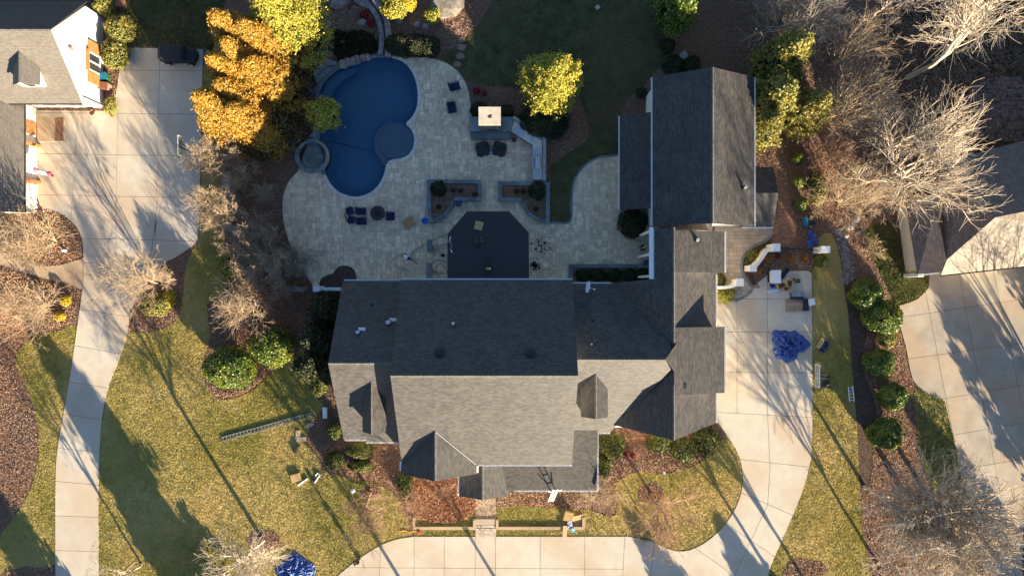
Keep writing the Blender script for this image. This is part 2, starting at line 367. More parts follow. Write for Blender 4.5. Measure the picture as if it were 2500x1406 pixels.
# ------------------------------------------------------------------ ground, lawns
# pool outline first: the ground has a hole for the basin
POOL = smooth([(868, 158), (905, 143), (945, 141), (980, 150), (1003, 172), (1016, 203), (1020, 238), (1016, 268), (1003, 290),
               (991, 303), (1004, 317), (1011, 338), (1008, 362), (995, 380), (975, 388), (955, 391), (944, 402), (938, 425),
               (926, 450), (906, 469), (882, 479), (860, 480), (834, 472), (813, 456), (799, 434), (793, 410), (799, 385), (788, 355), (779, 340),
               (784, 310), (790, 280), (782, 250), (779, 225), (795, 195), (820, 172), (845, 163)], 3)
POOLW = ccw(P2(POOL))
def offset(poly, d):
    out = []; n = len(poly)
    for i in range(n):
        a = poly[i - 1]; b = poly[(i + 1) % n]
        tx, ty = b[0] - a[0], b[1] - a[1]; L = math.hypot(tx, ty) or 1
        out.append((poly[i][0] + ty / L * d, poly[i][1] - tx / L * d))
    return out
SPA_C = W(765, 382)
def circle(c, r, n=28): return [(c[0] + r * math.cos(2 * math.pi * i / n), c[1] + r * math.sin(2 * math.pi * i / n)) for i in range(n)]
def sheet_with_hole(mb, outer, hole, z):
    outer = ccw(outer); hole = ccw(hole)
    i = max(range(len(hole)), key=lambda k: hole[k][1]); hole = hole[i:] + hole[:i]
    j = min(range(len(outer)), key=lambda k: math.dist(outer[k], hole[0])); outer = outer[j:] + outer[:j]
    poly = outer + [outer[0]] + [hole[0]] + hole[::-1]
    return poly
g = MB()
key = sheet_with_hole(g, [(-420, -420), (420, -420), (420, 420), (-420, 420)], POOLW, 0)
# ground sheet: four quads around a local plate, plate has the keyhole polygon
R = (-40, 20, -2, 40)   # x0,x1,y0,y1 local plate
g.add([(-420, -420, 0), (420, -420, 0), (420, R[2], 0), (-420, R[2], 0)], [(0, 1, 2, 3)])
g.add([(-420, R[3], 0), (420, R[3], 0), (420, 420, 0), (-420, 420, 0)], [(0, 1, 2, 3)])
g.add([(-420, R[2], 0), (R[0], R[2], 0), (R[0], R[3], 0), (-420, R[3], 0)], [(0, 1, 2, 3)])
g.add([(R[1], R[2], 0), (420, R[2], 0), (420, R[3], 0), (R[1], R[3], 0)], [(0, 1, 2, 3)])
def tri_fill(outer, hole, z):
    """triangulate outer with one hole through mathutils"""
    from mathutils.geometry import tessellate_polygon
    loops = [[Vector((x, y, z)) for x, y in outer], [Vector((x, y, z)) for x, y in hole]]
    tris = tessellate_polygon(loops); vs = loops[0] + loops[1]
    fs = []
    for a, b, c in tris:
        if (vs[b] - vs[a]).cross(vs[c] - vs[a]).z < 0: a, c = c, a
        fs.append((a, b, c))
    return vs, fs
vs, fs = tri_fill([(R[0], R[2]), (R[1], R[2]), (R[1], R[3]), (R[0], R[3])], POOLW, 0.0)
g.add(vs, fs)
g.build('ground', M_mulch, kind='structure')

LAWNS = {
 'front': [(241, 1520), (241, 1280), (243, 1150), (247, 1060), (263, 950), (287, 880), (305, 815), (355, 813), (405, 800), (437, 772), (448, 720), (452, 660), (470, 612),
           (488, 560), (492, 300), (500, 130), (540, 120), (545, 380), (550, 560), (545, 640), (555, 700), (505, 745), (515, 820), (492, 880), (500, 935), (525, 970), (570, 974),
           (622, 948), (668, 905), (722, 868), (745, 830), (765, 870), (760, 950), (790, 990), (775, 1010), (745, 1075), (775, 1110), (785, 1145), (850, 1165), (915, 1180),
           (955, 1200), (990, 1250), (1005, 1306), (960, 1318), (905, 1344), (830, 1400), (800, 1520)],
 'west': [(188, 800), (168, 950), (146, 1060), (137, 1150), (135, 1300), (136, 1376), (70, 1386), (35, 1420), (20, 1520), (-150, 1520), (-150, 1340), (-20, 1325), (5, 1300), (48, 1242), (82, 1175), (96, 1090),
          (88, 1010), (62, 935), (38, 885), (48, 850), (85, 822), (150, 806)],
 'entry_left': [(1012, 1225), (1060, 1232), (1105, 1222), (1158, 1240), (1158, 1307), (1012, 1307)],
 'round': [(1214, 1238), (1340, 1238), (1440, 1244), (1490, 1262), (1508, 1240), (1500, 1190), (1530, 1160), (1570, 1150), (1620, 1156), (1680, 1142), (1728, 1115), (1765, 1070), (1790, 1085), (1808, 1125), (1813, 1180),
           (1795, 1240), (1755, 1295), (1700, 1335), (1650, 1343), (1590, 1320), (1535, 1308), (1214, 1308)],
 'east': [(1983, 662), (2005, 655), (1998, 585), (2030, 570), (2052, 640), (2070, 760), (2080, 900), (2092, 1050), (2098, 1180), (2105, 1300), (2125, 1520), (1868, 1520), (1878, 1390), (1905, 1325),
          (1940, 1245), (1968, 1168), (1982, 1080)],
 'hedge': [(2120, 555), (2190, 540), (2235, 590), (2262, 665), (2264, 705), (2238, 730), (2192, 746), (2165, 700), (2135, 640), (2110, 590)],
 'strip': [(2232, 945), (2270, 966), (2304, 978), (2344, 1140), (2380, 1300), (2340, 1300), (2255, 1150), (2240, 1050)],
 'back': [(1075, 140), (1120, 110), (1170, 60), (1215, -20), (1290, -120), (1590, -120), (1622, 30), (1640, 100), (1590, 190), (1535, 240), (1512, 290), (1512, 378), (1462, 386), (1430, 405), (1408, 433), (1398, 470), (1396, 530),
          (1388, 545), (1346, 545), (1345, 440), (1348, 400), (1425, 350), (1436, 318), (1420, 250), (1380, 205), (1300, 215), (1235, 212), (1150, 205), (1120, 170)],
 'northwest': [(330, 112), (310, 60), (325, -40), (560, -120), (600, -120), (545, 20), (520, 120), (497, 118)],
 'gatebed': [(1815, 640), (1830, 612), (1865, 592), (1885, 580), (1880, 600), (1850, 625), (1830, 650), (1818, 660)],
}
NOSM = {'entry_left'}
LW = {}
for k, pts in LAWNS.items():
    poly = P2(pts if k in NOSM else smooth(pts, 2)); LW[k] = poly
    mb = MB(); mb.prism(poly, -0.05, 0.03 if k != 'gatebed' else 0.04)
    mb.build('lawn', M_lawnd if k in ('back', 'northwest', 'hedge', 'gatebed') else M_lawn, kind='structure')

# beds of mulch lying over lawns (rings round trees, planting beds)
def blob(px, py, rx, ry, n=18, j=0.12, seed=0):
    r = random.Random(seed)
    return smooth([(px + rx * (1 + r.uniform(-j, j)) * math.cos(2 * math.pi * i / n), py + ry * (1 + r.uniform(-j, j)) * math.sin(2 * math.pi * i / n)) for i in range(n)], 2)
BEDS = [blob(645, 1318, 42, 26, seed=1), blob(1965, 1392, 52, 30, seed=2), blob(1590, 1205, 32, 26, seed=3), blob(905, 1200, 24, 20, seed=4),
        blob(75, 1410, 70, 28, seed=5)]
for b in BEDS:
    mb = MB(); mb.prism(P2(b), 0.0, 0.05); mb.build('mulch_bed_or_shade_sheet', M_mulch, kind='structure')

# grass blades (stuff)
def tufts(polys, dens, hmin, hmax, wid, name, material, z=0.03, kind='stuff', cat=None, label=None, excl=()):
    out = []
    for poly in polys:
        xs = [p[0] for p in poly]; ys = [p[1] for p in poly]
        x0, x1, y0, y1 = max(min(xs), -62), min(max(xs), 62), max(min(ys), -36), min(max(ys), 36)
        n = int((x1 - x0) * (y1 - y0) * dens)
        P = np.c_[RNG.uniform(x0, x1, n), RNG.uniform(y0, y1, n)]
        keep = inside(P, poly)
        for e in excl: keep &= ~inside(P, e)
        out.append(P[keep])
    P = np.concatenate(out); n = len(P)
    a = RNG.uniform(0, 2 * math.pi, n); h = RNG.uniform(hmin, hmax, n); w = RNG.uniform(0.5, 1.2, n) * wid
    # clumping: taller in noisy patches
    h *= 0.6 + 0.8 * (0.5 + 0.5 * np.sin(P[:, 0] * 3.1 + 2 * np.sin(P[:, 1] * 1.7)) * np.sin(P[:, 1] * 3.7 + 2 * np.sin(P[:, 0] * 1.3)))
    dx, dy = np.cos(a) * w, np.sin(a) * w
    lx, ly = RNG.uniform(-0.7, 0.7, n) * h, RNG.uniform(-0.7, 0.7, n) * h
    V = np.zeros((n, 3, 3), np.float32)
    V[:, 0, 0] = P[:, 0] - dx; V[:, 0, 1] = P[:, 1] - dy; V[:, 0, 2] = z
    V[:, 1, 0] = P[:, 0] + dx; V[:, 1, 1] = P[:, 1] + dy; V[:, 1, 2] = z
    V[:, 2, 0] = P[:, 0] + lx; V[:, 2, 1] = P[:, 1] + ly; V[:, 2, 2] = z + h
    o = np_mesh(name, V, np.arange(3 * n), material, kind=kind, nper=3)
    if cat: tag(o, label, cat)
    return o
BW = [P2(b) for b in BEDS]
tufts([LW[k] for k in ('front', 'west', 'round', 'east', 'entry_left')], 150, 0.04, 0.10, 0.035, 'lawn_grass', M_grass, cat='grass', label='short winter yellowed grass tufts covering the sunlit front lawns', excl=BW)
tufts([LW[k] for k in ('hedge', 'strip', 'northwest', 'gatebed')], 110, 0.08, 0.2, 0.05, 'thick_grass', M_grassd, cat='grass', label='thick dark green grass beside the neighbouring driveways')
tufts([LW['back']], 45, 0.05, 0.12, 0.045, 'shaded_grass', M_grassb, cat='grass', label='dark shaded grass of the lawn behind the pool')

# ------------------------------------------------------------------ driveways
def slabs(name, poly_px, lines_groups, material, z1=0.07, gap=0.02, label=None, base_z=0.035, piece='slab'):
    poly = P2(poly_px)
    mb = MB(); mb.prism(poly, -0.1, base_z); base = mb.build(name, M_joint, kind='structure')
    pieces = [poly]
    for region, lines in lines_groups:
        new = []
        for p in pieces:
            cx = sum(q[0] for q in p) / len(p); cy = sum(q[1] for q in p) / len(p)
            px, py = cx * PPM + 1250, 703 - cy * PPM
            if region and not (region[0] <= px <= region[2] and region[1] <= py <= region[3]): new.append(p); continue
            cur = [p]
            for (a, b) in lines:
                wa, wb = W(*a), W(*b); nx = []
                for c in cur: nx += split(c, wa, wb, gap)
                cur = nx
            new += cur
        pieces = new
    for p in pieces:
        p = clean(p)
        if len(p) < 3 or abs(area(p)) < 0.08: continue
        c = (sum(q[0] for q in p) / len(p), sum(q[1] for q in p) / len(p))
        m = MB(); dz = random.uniform(0, 0.006)
        m.prism([(q[0] - c[0], q[1] - c[1]) for q in p], base_z - 0.01, z1 + dz)
        m.build(piece, material, base, world=False, loc=(c[0], c[1], 0))
    return base
LDRIVE = [(60, 270), (255, 272), (284, 232), (300, 117), (496, 122)] + smooth([(496, 122), (492, 300), (488, 470), (484, 575), (470, 600), (430, 628), (402, 642), (385, 665), (350, 710), (318, 760), (312, 810), (290, 880), (263, 950), (247, 1050), (241, 1200), (241, 1340)], 3, False) + \
         [(241, 1520), (137, 1520)] + smooth([(136, 1340), (137, 1150), (147, 1060), (167, 950), (182, 850), (196, 750), (204, 690), (205, 640), (202, 590), (188, 555), (155, 525), (115, 512), (98, 500), (86, 450)], 3, False) + [(84, 300)]
H_ = lambda y0, y1, xa=0, xb=600: ((xa, y0), (xb, y1))
slabs('west_driveway', LDRIVE, [
    (None, [((0, 641), (500, 641.5)), ]),
    ((0, 0, 600, 641), [H_(168, 176), H_(275, 281), H_(374, 384), H_(474, 486), H_(577, 592)]),
    ((0, 0, 600, 641), [((290, 100), (282, 660)), ((392, 100), (383, 470))]),
    ((280, 470, 600, 641), [((388, 476), (378, 560)), ((380, 560), (362, 641))]),
    ((80, 280, 300, 641), [((191, 276), (172, 560))]),
    ((100, 641, 420, 1520), [((195, 668), (330, 684)), ((195, 755), (330, 775)), ((180, 843), (330, 870)), ((160, 930), (300, 952)), ((140, 1007), (270, 1028)), ((130, 1092), (260, 1105)),
                             ((130, 1173), (260, 1185)), ((130, 1258), (260, 1262)), ((130, 1342), (260, 1346)), ((130, 1430), (260, 1432))]),
    ((190, 641, 420, 850), [((282, 600), (245, 860))]),
], M_conc)
RDRIVE = [(1700, 700), (1750, 740), (1795, 735), (1838, 700), (1885, 662), (1972, 661), (1981, 668)] + smooth([(1981, 690), (1982, 850), (1982, 1080), (1968, 1168), (1940, 1245), (1905, 1325), (1880, 1385), (1868, 1440)], 3, False) + \
         [(1862, 1560), (790, 1560)] + smooth([(800, 1440), (830, 1400), (905, 1344), (960, 1318), (1010, 1309)], 3, False) + \
         [(1535, 1309)] + smooth([(1590, 1321), (1650, 1344), (1700, 1336), (1755, 1296), (1795, 1241), (1813, 1181), (1808, 1126), (1788, 1082), (1752, 1030)], 3, False) + [(1700, 1000)]
slabs('east_driveway', RDRIVE, [
    (None, [((1000, 1309), (1010, 1309.01))] if False else []),
    (None, [((1650, 1000), (2050, 1022))]),
    ((1600, 0, 2100, 1016), [((1700, 729), (2000, 731)), ((1700, 810), (2000, 811)), ((1700, 908), (2000, 910)), ((1799, 600), (1799, 1100)), ((1873, 600), (1873, 1100))]),
    ((700, 1016, 2100, 1600), [((1526, 1290), (1512, 1560))]),
    ((1700, 1016, 2100, 1600), [((1750, 1114), (2000, 1142))]),
    ((1640, 1130, 2100, 1600), [((1750, 1176), (2000, 1285))]),
    ((1600, 1215, 2100, 1600), [((1750, 1262), (1900, 1364))]),
    ((1515, 1290, 2100, 1600), [((1680, 1325), (1830, 1430))]),
    ((1790, 1016, 2100, 1135), [((1873, 1000), (1879, 1140))]),
    ((1780, 1135, 2100, 1230), [((1880, 1128), (1873, 1240))]),
    ((1760, 1215, 2100, 1345), [((1874, 1230), (1832, 1320))]),
    ((1700, 1300, 1900, 1420), [((1835, 1312), (1790, 1410))]),
    ((1515, 1290, 1700, 1600), [((1600, 1300), (1570, 1560))]),
    ((700, 1290, 1515, 1600), [((700, 1383), (1560, 1388)), ((1011, 1280), (1011, 1560)), ((1085, 1280), (1084, 1560)), ((1160, 1280), (1160, 1560)), ((1210, 1280), (1210, 1560)), ((1319, 1280), (1318, 1560)), ((1428, 1280), (1426, 1560)), ((930, 1320), (920, 1560))]),
], M_conc)
NDRIVE = smooth([(2192, 747), (2238, 731), (2266, 703)], 3, False) + [(2270, 665), (2700, 630), (2700, 1200), (2500, 1180), (2490, 1560), (2430, 1560), (2380, 1300), (2344, 1140), (2305, 978)] + smooth([(2305, 978), (2265, 960), (2228, 925), (2212, 850), (2195, 790)], 3, False)
slabs('neighbour_driveway', NDRIVE, [
    (None, [((2180, 777), (2700, 700)), ((2200, 878), (2700, 810)), ((2290, 975), (2700, 905)), ((2320, 1062), (2700, 998)), ((2340, 1146), (2700, 1085)), ((2360, 1240), (2700, 1180)), ((2380, 1330), (2700, 1290)),
            ((2256, 700), (2316, 1010)), ((2345, 690), (2440, 1200)), ((2428, 680), (2500, 1010))]),
], M_concg)
# tan path on the far left and the brick walk to the front door
TPATH = smooth([(-60, 585), (0, 612), (60, 640), (110, 650), (160, 645), (203, 632), (205, 660), (200, 706), (175, 695), (110, 680), (50, 662), (0, 646), (-60, 635)], 2)
m = MB(); m.prism(P2(TPATH), -0.05, 0.045); m.build('side_path', M_tanpath, kind='structure')
def brickfield(name, x0, x1, y0, y1, bw, bh, material, z, maxparts=300, parent=None, clip=None, jitter=0.004, piece='brick', zt=0.055, gap=0.012, stagger=True):
    base = parent
    rest = MB(); cnt = 0; meshcache = {}
    ny = int((y1 - y0) / bh); nx = int((x1 - x0) / bw) + 2
    for j in range(ny):
        for i in range(nx):
            ox = x0 + i * bw - (bw / 2 if (j % 2 and stagger) else 0); oy = y0 + j * bh
            a, b2 = max(ox, x0), min(ox + bw, x1)
            if b2 - a < 0.05: continue
            cx, cy = (a + b2) / 2, oy + bh / 2
            if clip is not None and not inside([(cx, cy)], clip)[0]: continue
            if cnt < maxparts:
                key = round(b2 - a, 3)
                if key not in meshcache:
                    mm = MB(); w = (b2 - a) / 2 - gap; mm.box(-w, w, -bh / 2 + gap, bh / 2 - gap, -0.03, 0.0)
                    me = bpy.data.meshes.new(piece); me.from_pydata(mm.v, [], mm.f); me.materials.append(material); meshcache[key] = me
                o = bpy.data.objects.new(piece, meshcache[key]); COL.objects.link(o); o.parent = base; o.location = (cx, cy, zt + random.uniform(0, jitter)); cnt += 1
            else:
                rest.box(a + gap, b2 - gap, oy + gap, oy + bh - gap, zt - 0.03, zt + random.uniform(0, jitter))
    if rest.v: rest.build(piece + '_field', material, base, kind='stuff')
wa, wb = W(1161, 1268), W(1211, 1205)
m = MB(); m.box(wa.x, wb.x, wa.y, wb.y + 1.5, -0.05, 0.035); walk = m.build('front_walk', M_joint, kind='structure')
brickfield('front_walk', wa.x, wb.x, wa.y, wb.y + 1.5, 0.40, 0.2, M_tanpath, 0, 300, walk, gap=0.008)
for (a, b_) in (((1161, 1309), (1211, 1289)), ((1161, 1288), (1211, 1281))):
    p, q = W(*a), W(*b_); m = MB(); m.box(p.x, q.x, p.y + 0.02, q.y - 0.02, 0, 0.09); m.build('slab', M_conc, walk)
p, q = W(1155, 1280), W(1217, 1266); m = MB(); m.box(p.x, q.x, p.y, q.y, 0, 0.16); m.build('landing', M_concg, walk)

# ------------------------------------------------------------------ patio: separate pavers laid to a random pattern
PATIO = smooth([(985, 146), (1012, 141), (1045, 142), (1080, 151), (1110, 168), (1132, 195), (1144, 225), (1150, 262)], 3, False) + [(1151, 292), (1252, 292), (1330, 343), (1332, 446), (1342, 447), (1342, 545)] + \
        smooth([(1360, 547), (1385, 547), (1396, 538), (1398, 500), (1399, 465), (1408, 434), (1430, 406), (1462, 388), (1512, 382)], 3, False) + \
        [(1590, 382), (1610, 420), (1610, 700), (835, 700)] + [(766, 702)] + smooth([(745, 665), (716, 612), (697, 562), (690, 510), (694, 470), (708, 440), (727, 420)], 3, False)
PW = ccw(P2(PATIO + [(800, 420), (800, 160), (900, 150)]))
PWo = P2(PATIO)
patio_poly = P2(PATIO + [(735, 380), (760, 330), (772, 250), (762, 215), (800, 160), (870, 140), (960, 138)])
mb = MB()
vs, fs = tri_fill(ccw(patio_poly), offset(POOLW, 0.02), 0.03) if False else (None, None)
def keyhole(outer, hole):
    outer = ccw(outer); hole = ccw(hole)
    best = min(((i, j) for i in range(len(outer)) for j in range(len(hole))), key=lambda t: math.dist(outer[t[0]], hole[t[1]]))
    i, j = best
    return outer[i:] + outer[:i] + [outer[i]] + (hole[j:] + hole[:j])[::-1] + [hole[j]] if False else outer[i:] + outer[:i + 1] + (hole[j:] + hole[:j + 1])[::-1]
# base of sand
PB = ccw(P2([(985, 146)] + PATIO))
pool_out = offset(POOLW, 0.05)
def clip_rect(poly, x0, x1, y0, y1):
    for (a, b_, c) in ((1, 0, -x0), (-1, 0, x1), (0, 1, -y0), (0, -1, y1)):
        poly = clip_half(poly, a, b_, c)
        if len(poly) < 3: return []
    return poly
SIMPLE = ccw(P2(PATIO + [(770, 300), (800, 170), (900, 150)]))
# sand base: cut into strips so the basin stays open
mb = MB(); st = 1.0
x0, x1 = min(p[0] for p in SIMPLE), max(p[0] for p in SIMPLE); y0, y1 = min(p[1] for p in SIMPLE), max(p[1] for p in SIMPLE)
pool_np = POOLW
STIME = []
def free_of_pool(poly):
    P = np.array(poly); return not inside(P, pool_out).any()
GU = 0.205
cells = {}
gx, gy = int((x1 - x0) / GU) + 2, int((y1 - y0) / GU) + 2
occ = np.zeros((gx, gy), bool)
sizes = [(2, 2), (3, 2), (2, 3), (3, 3), (4, 2), (4, 3), (2, 1), (1, 2), (3, 4), (2, 4)]
rects = []
rr = random.Random(3)
for j in range(gy):
    for i in range(gx):
        if occ[i, j]: continue
        opts = sizes[:]; rr.shuffle(opts); done = False
        for (a, b_) in opts:
            if i + a <= gx and j + b_ <= gy and not occ[i:i + a, j:j + b_].any():
                occ[i:i + a, j:j + b_] = True; rects.append((x0 + i * GU, x0 + (i + a) * GU, y0 + j * GU, y0 + (j + b_) * GU)); done = True; break
        if not done: occ[i, j] = True; rects.append((x0 + i * GU, x0 + (i + 1) * GU, y0 + j * GU, y0 + (j + 1) * GU))
cop_out = offset(POOLW, 0.36); cop_in = offset(POOLW, -0.03)
pv = []
from_rects = np.array([[(r[0] + r[1]) / 2, (r[2] + r[3]) / 2] for r in rects])
inpat = inside(from_rects, SIMPLE)
corner_in = np.array([inside([(r[0], r[2]), (r[1], r[2]), (r[1], r[3]), (r[0], r[3])], SIMPLE).any() for r in rects])
corner_all = np.array([inside([(r[0], r[2]), (r[1], r[2]), (r[1], r[3]), (r[0], r[3])], SIMPLE).all() for r in rects])
base_mb = MB()
HOLES = [P2([(1300, 684), (1095, 684), (1095, 720), (1300, 720)])]
gapp = 0.011
for k, r in enumerate(rects):
    if not (inpat[k] or corner_in[k]): continue
    poly = [(r[0] + gapp, r[2] + gapp), (r[1] - gapp, r[2] + gapp), (r[1] - gapp, r[3] - gapp), (r[0] + gapp, r[3] - gapp)]
    ip = inside(poly, cop_in)
    if ip.all() or inside(poly, pool_out).sum() >= 3: continue
    full = [(r[0], r[2]), (r[1], r[2]), (r[1], r[3]), (r[0], r[3])]
    if not corner_all[k]:
        poly = clip_rect(SIMPLE, r[0] + gapp, r[1] - gapp, r[2] + gapp, r[3] - gapp)
        full = clip_rect(SIMPLE, r[0], r[1], r[2], r[3])
    if len(poly) < 3: continue
    if ip.any():
        # trim to the part lying outside the water edge: push to coping
        c = (sum(q[0] for q in poly) / len(poly), sum(q[1] for q in poly) / len(poly))
        j = min(range(len(cop_in)), key=lambda t: math.dist(cop_in[t], c)); a = cop_in[j - 1]; b_ = cop_in[(j + 1) % len(cop_in)]
        tx, ty = b_[0] - a[0], b_[1] - a[1]; L_ = math.hypot(tx, ty); nx_, ny_ = ty / L_, -tx / L_
        cc = -(nx_ * cop_in[j][0] + ny_ * cop_in[j][1])
        poly = clip_half(poly, nx_, ny_, cc - 0.1); full = poly
    poly = clean(poly); full = clean(full)
    if len(poly) < 3 or abs(area(poly)) < 0.004: continue
    pv.append((abs(area(poly)), poly, full, r))
for _, poly, full, r in pv: base_mb.prism(full, 0.0, 0.03)
patio = base_mb.build('patio', mat('pale_joint_sand', (0.34, 0.29, 0.22), rough=0.95), kind='structure')
HIDE = [P2([(1093, 575), (1140, 520), (1243, 520), (1290, 575), (1290, 683), (1093, 683)])]
def hiddenp(p):
    return inside([p], HIDE[0])[0] or p[1] < -0.2
pv.sort(key=lambda t: (hiddenp(t[1][0]), -t[0]))
rest = MB(); cache = {}
for i, (ar, poly, full, r) in enumerate(pv):
    zt = 0.062 + rr.uniform(0, 0.006)
    if i < 295:
        w, h = r[1] - r[0], r[3] - r[2]; key = (round(w, 3), round(h, 3))
        cx, cy = (r[0] + r[1]) / 2, (r[2] + r[3]) / 2
        if len(poly) == 4 and abs(ar - (w - 2 * gapp) * (h - 2 * gapp)) < 1e-3:
            if key not in cache:
                mm = MB(); mm.box(-w / 2 + gapp, w / 2 - gapp, -h / 2 + gapp, h / 2 - gapp, -0.035, 0); me = bpy.data.meshes.new('paver')
                me.from_pydata(mm.v, [], mm.f); me.materials.append(M_paver); cache[key] = me
            o = bpy.data.objects.new('paver', cache[key]); COL.objects.link(o); o.parent = patio; o.location = (cx, cy, zt)
        else:
            mm = MB(); mm.prism(poly, 0.02, zt); mm.build('paver', M_paver, patio)
    else: rest.prism(poly, 0.02, zt)
rest.build('paver_field', M_paver, patio, kind='stuff')
# curved dark border at the east bed
def strip_along(pts, w, z0, z1, piece, material, parent, step=0.6, gap=0.01, side=1):
    """pieces of stone laid along an open path (world coords)"""
    acc = [0]; 
    for a, b_ in zip(pts, pts[1:]): acc.append(acc[-1] + math.dist(a, b_))
    tot = acc[-1]; n = max(1, round(tot / step))
    def at(s):
        s = min(max(s, 0), tot - 1e-6)
        for i in range(len(acc) - 1):
            if acc[i + 1] >= s:
                t = (s - acc[i]) / max(acc[i + 1] - acc[i], 1e-9); a, b_ = pts[i], pts[i + 1]
                d = (b_[0] - a[0], b_[1] - a[1]); L = math.hypot(*d) or 1
                return (a[0] + d[0] * t, a[1] + d[1] * t), (d[1] / L * side, -d[0] / L * side)
    for k in range(n):
        s0, s1 = tot * k / n + gap, tot * (k + 1) / n - gap
        P, Q = [], []
        for t in np.linspace(s0, s1, 4):
            p, nn = at(t); P.append(p); Q.append((p[0] + nn[0] * w, p[1] + nn[1] * w))
        mm = MB(); mm.prism(P + Q[::-1], z0, z1 + random.uniform(0, 0.008)); mm.build(piece, material, parent)
EB = P2(smooth([(1342, 547), (1360, 547), (1385, 547), (1396, 538), (1398, 500), (1399, 465), (1408, 434), (1430, 406), (1462, 388), (1512, 382)], 3, False))
strip_along(EB, 0.24, 0.0, 0.085, 'edging_stone', M_blue, patio, 0.7, side=-1)
# pool thing
poolt = thing('swimming_pool', 'freeform dark blue pool with round tanning ledge beside the stone patio', 'pool', (W(900, 310).x, W(900, 310).y, 0))
def at_dir(seg_a, seg_b): pass
i0 = min(range(len(POOLW)), key=lambda k: math.dist(POOLW[k], tuple(W(960, 138))[:2])); i1 = min(range(len(POOLW)), key=lambda k: math.dist(POOLW[k], tuple(W(797, 430))[:2]))
# POOLW is ccw; going clockwise (right side) from top to spa
seq = []
k = i0
while k != i1: seq.append(POOLW[k]); k = (k - 1) % len(POOLW)
seq.append(POOLW[i1])
ra = sum(math.dist(a, b_) for a, b_ in zip(seq, seq[1:])); 
strip_along(seq, 0.36, 0.02, 0.085, 'coping_stone', M_coping, poolt, 0.55, side=-1)
seq2 = [POOLW[i1]]; k = i1
while k != i0: k = (k - 1) % len(POOLW); seq2.append(POOLW[k])
strip_along(seq2, 0.42, 0.0, 0.10, 'coping_stone', M_blue, poolt, 0.6, side=-1)
m = MB(); n = len(POOLW)
deep = [(x, y) for x, y in offset(POOLW, -0.3)]
m.add([(x, y, 0.02) for x, y in POOLW] + [(x, y, -0.9) for x, y in POOLW] + [(x, y, -2.0) for x, y in offset(POOLW, -0.9)],
      [(i, n + i, n + (i + 1) % n, (i + 1) % n) for i in range(n)] + [(n + i, 2 * n + i, 2 * n + (i + 1) % n, n + (i + 1) % n) for i in range(n)])
m.add([(x, y, -2.0) for x, y in offset(POOLW, -0.9)], [list(range(n))]); m.build('basin', M_pool, poolt)
m = MB(); m.prism(circle(W(968, 346), 43 / PPM, 40), -2.0, -0.24); m.build('tanning_ledge', M_ledge, poolt)
m = MB(); m.prism(circle(W(963, 348), 53 / PPM, 40), -2.0, -0.62)
m.prism(circle(W(942, 388), 16 / PPM, 20), -2.0, -0.75)
m.build('step', M_ledge, poolt)
m = MB(); arc = [W(775 + 5, 232), W(795, 196), W(823, 172), W(850, 165), W(872, 160), W(860, 178), W(835, 190), W(815, 212), W(800, 240), W(790, 262)]
m.prism([(p.x, p.y) for p in arc], -2.0, -0.7); m.build('bench', M_pool, poolt)
m = MB(); m.add([(x, y, -0.07) for x, y in offset(POOLW, 0.0)], [list(range(n))]); m.build('water', M_water, poolt)
# spa
spa = thing('spa', 'round hot tub with bluestone rim set into the pool edge', 'hot tub', tuple(SPA_C))
oc, ic = circle(SPA_C, 40 / PPM, 36), circle(SPA_C, 33 / PPM, 36)
m = MB(); m.ring(oc, ic, -1.0, 0.36); m.build('wall', M_stone, spa)
for k in range(12):
    a0, a1 = 2 * math.pi * k / 12 + 0.01, 2 * math.pi * (k + 1) / 12 - 0.01
    am = math.degrees((a0 + a1) / 2) % 360
    if am < 150 or am > 320: r0, r1, zt, mt = 33, 40, 0.30, M_spill
    else: r0, r1, zt, mt = 32, 43, 0.42, M_blue
    P = [(SPA_C.x + r0 / PPM * math.cos(t), SPA_C.y + r0 / PPM * math.sin(t)) for t in np.linspace(a0, a1, 5)]
    Q = [(SPA_C.x + r1 / PPM * math.cos(t), SPA_C.y + r1 / PPM * math.sin(t)) for t in np.linspace(a1, a0, 5)]
    mm = MB(); mm.prism(P + Q, 0.33 if mt is M_blue else 0.30, zt + 0.005); mm.build('rim_stone', mt, spa)
m = MB(); m.prism(circle(SPA_C, 33 / PPM, 36), -1.0, -0.15); m.build('seat', M_pool, spa)
m = MB(); m.prism(circle(SPA_C + Vector((0, 0, 0)), 18 / PPM, 30), -0.2, -0.145); m.build('foot_well', mat('deep_plaster', (0.015, 0.03, 0.06)), spa)
m = MB(); m.prism(circle(SPA_C + Vector((0, -1.1, 0)), 0.42, 24), -0.14, 0.05); m.build('step', M_ledge, spa)
m = MB(); m.add([(x, y, 0.22) for x, y in ic], [list(range(36))]); m.build('water', M_water, spa)
# bluestone steps west of the pool
stp = thing('pool_steps', 'wide grey bluestone steps descending to the pool west edge', 'steps', tuple(W(800, 175)))
def quadpx(pts, z0, z1, name, m_, parent):
    mm = MB(); mm.prism([(W(*p).x, W(*p).y) for p in pts], z0, z1); return mm.build(name, m_, parent)
quadpx([(768, 178), (802, 147), (826, 156), (822, 162), (800, 165), (772, 192)], 0, 0.55, 'tread', M_blue, stp)
quadpx([(770, 194), (800, 167), (820, 165), (812, 174), (794, 190), (776, 207)], 0, 0.38, 'tread', M_blue, stp)
quadpx([(765, 222), (777, 208), (795, 192), (815, 176), (826, 170), (800, 192), (782, 214), (774, 232)], 0, 0.24, 'tread', M_blue, stp)
quadpx([(742, 210), (765, 222), (772, 234), (760, 228), (744, 218)], 0, 0.2, 'tread', M_blue, stp)
wl2 = thing('pool_wall', 'short pale stone wall between the spa and the golden shrub', 'wall', tuple(W(770, 325)))
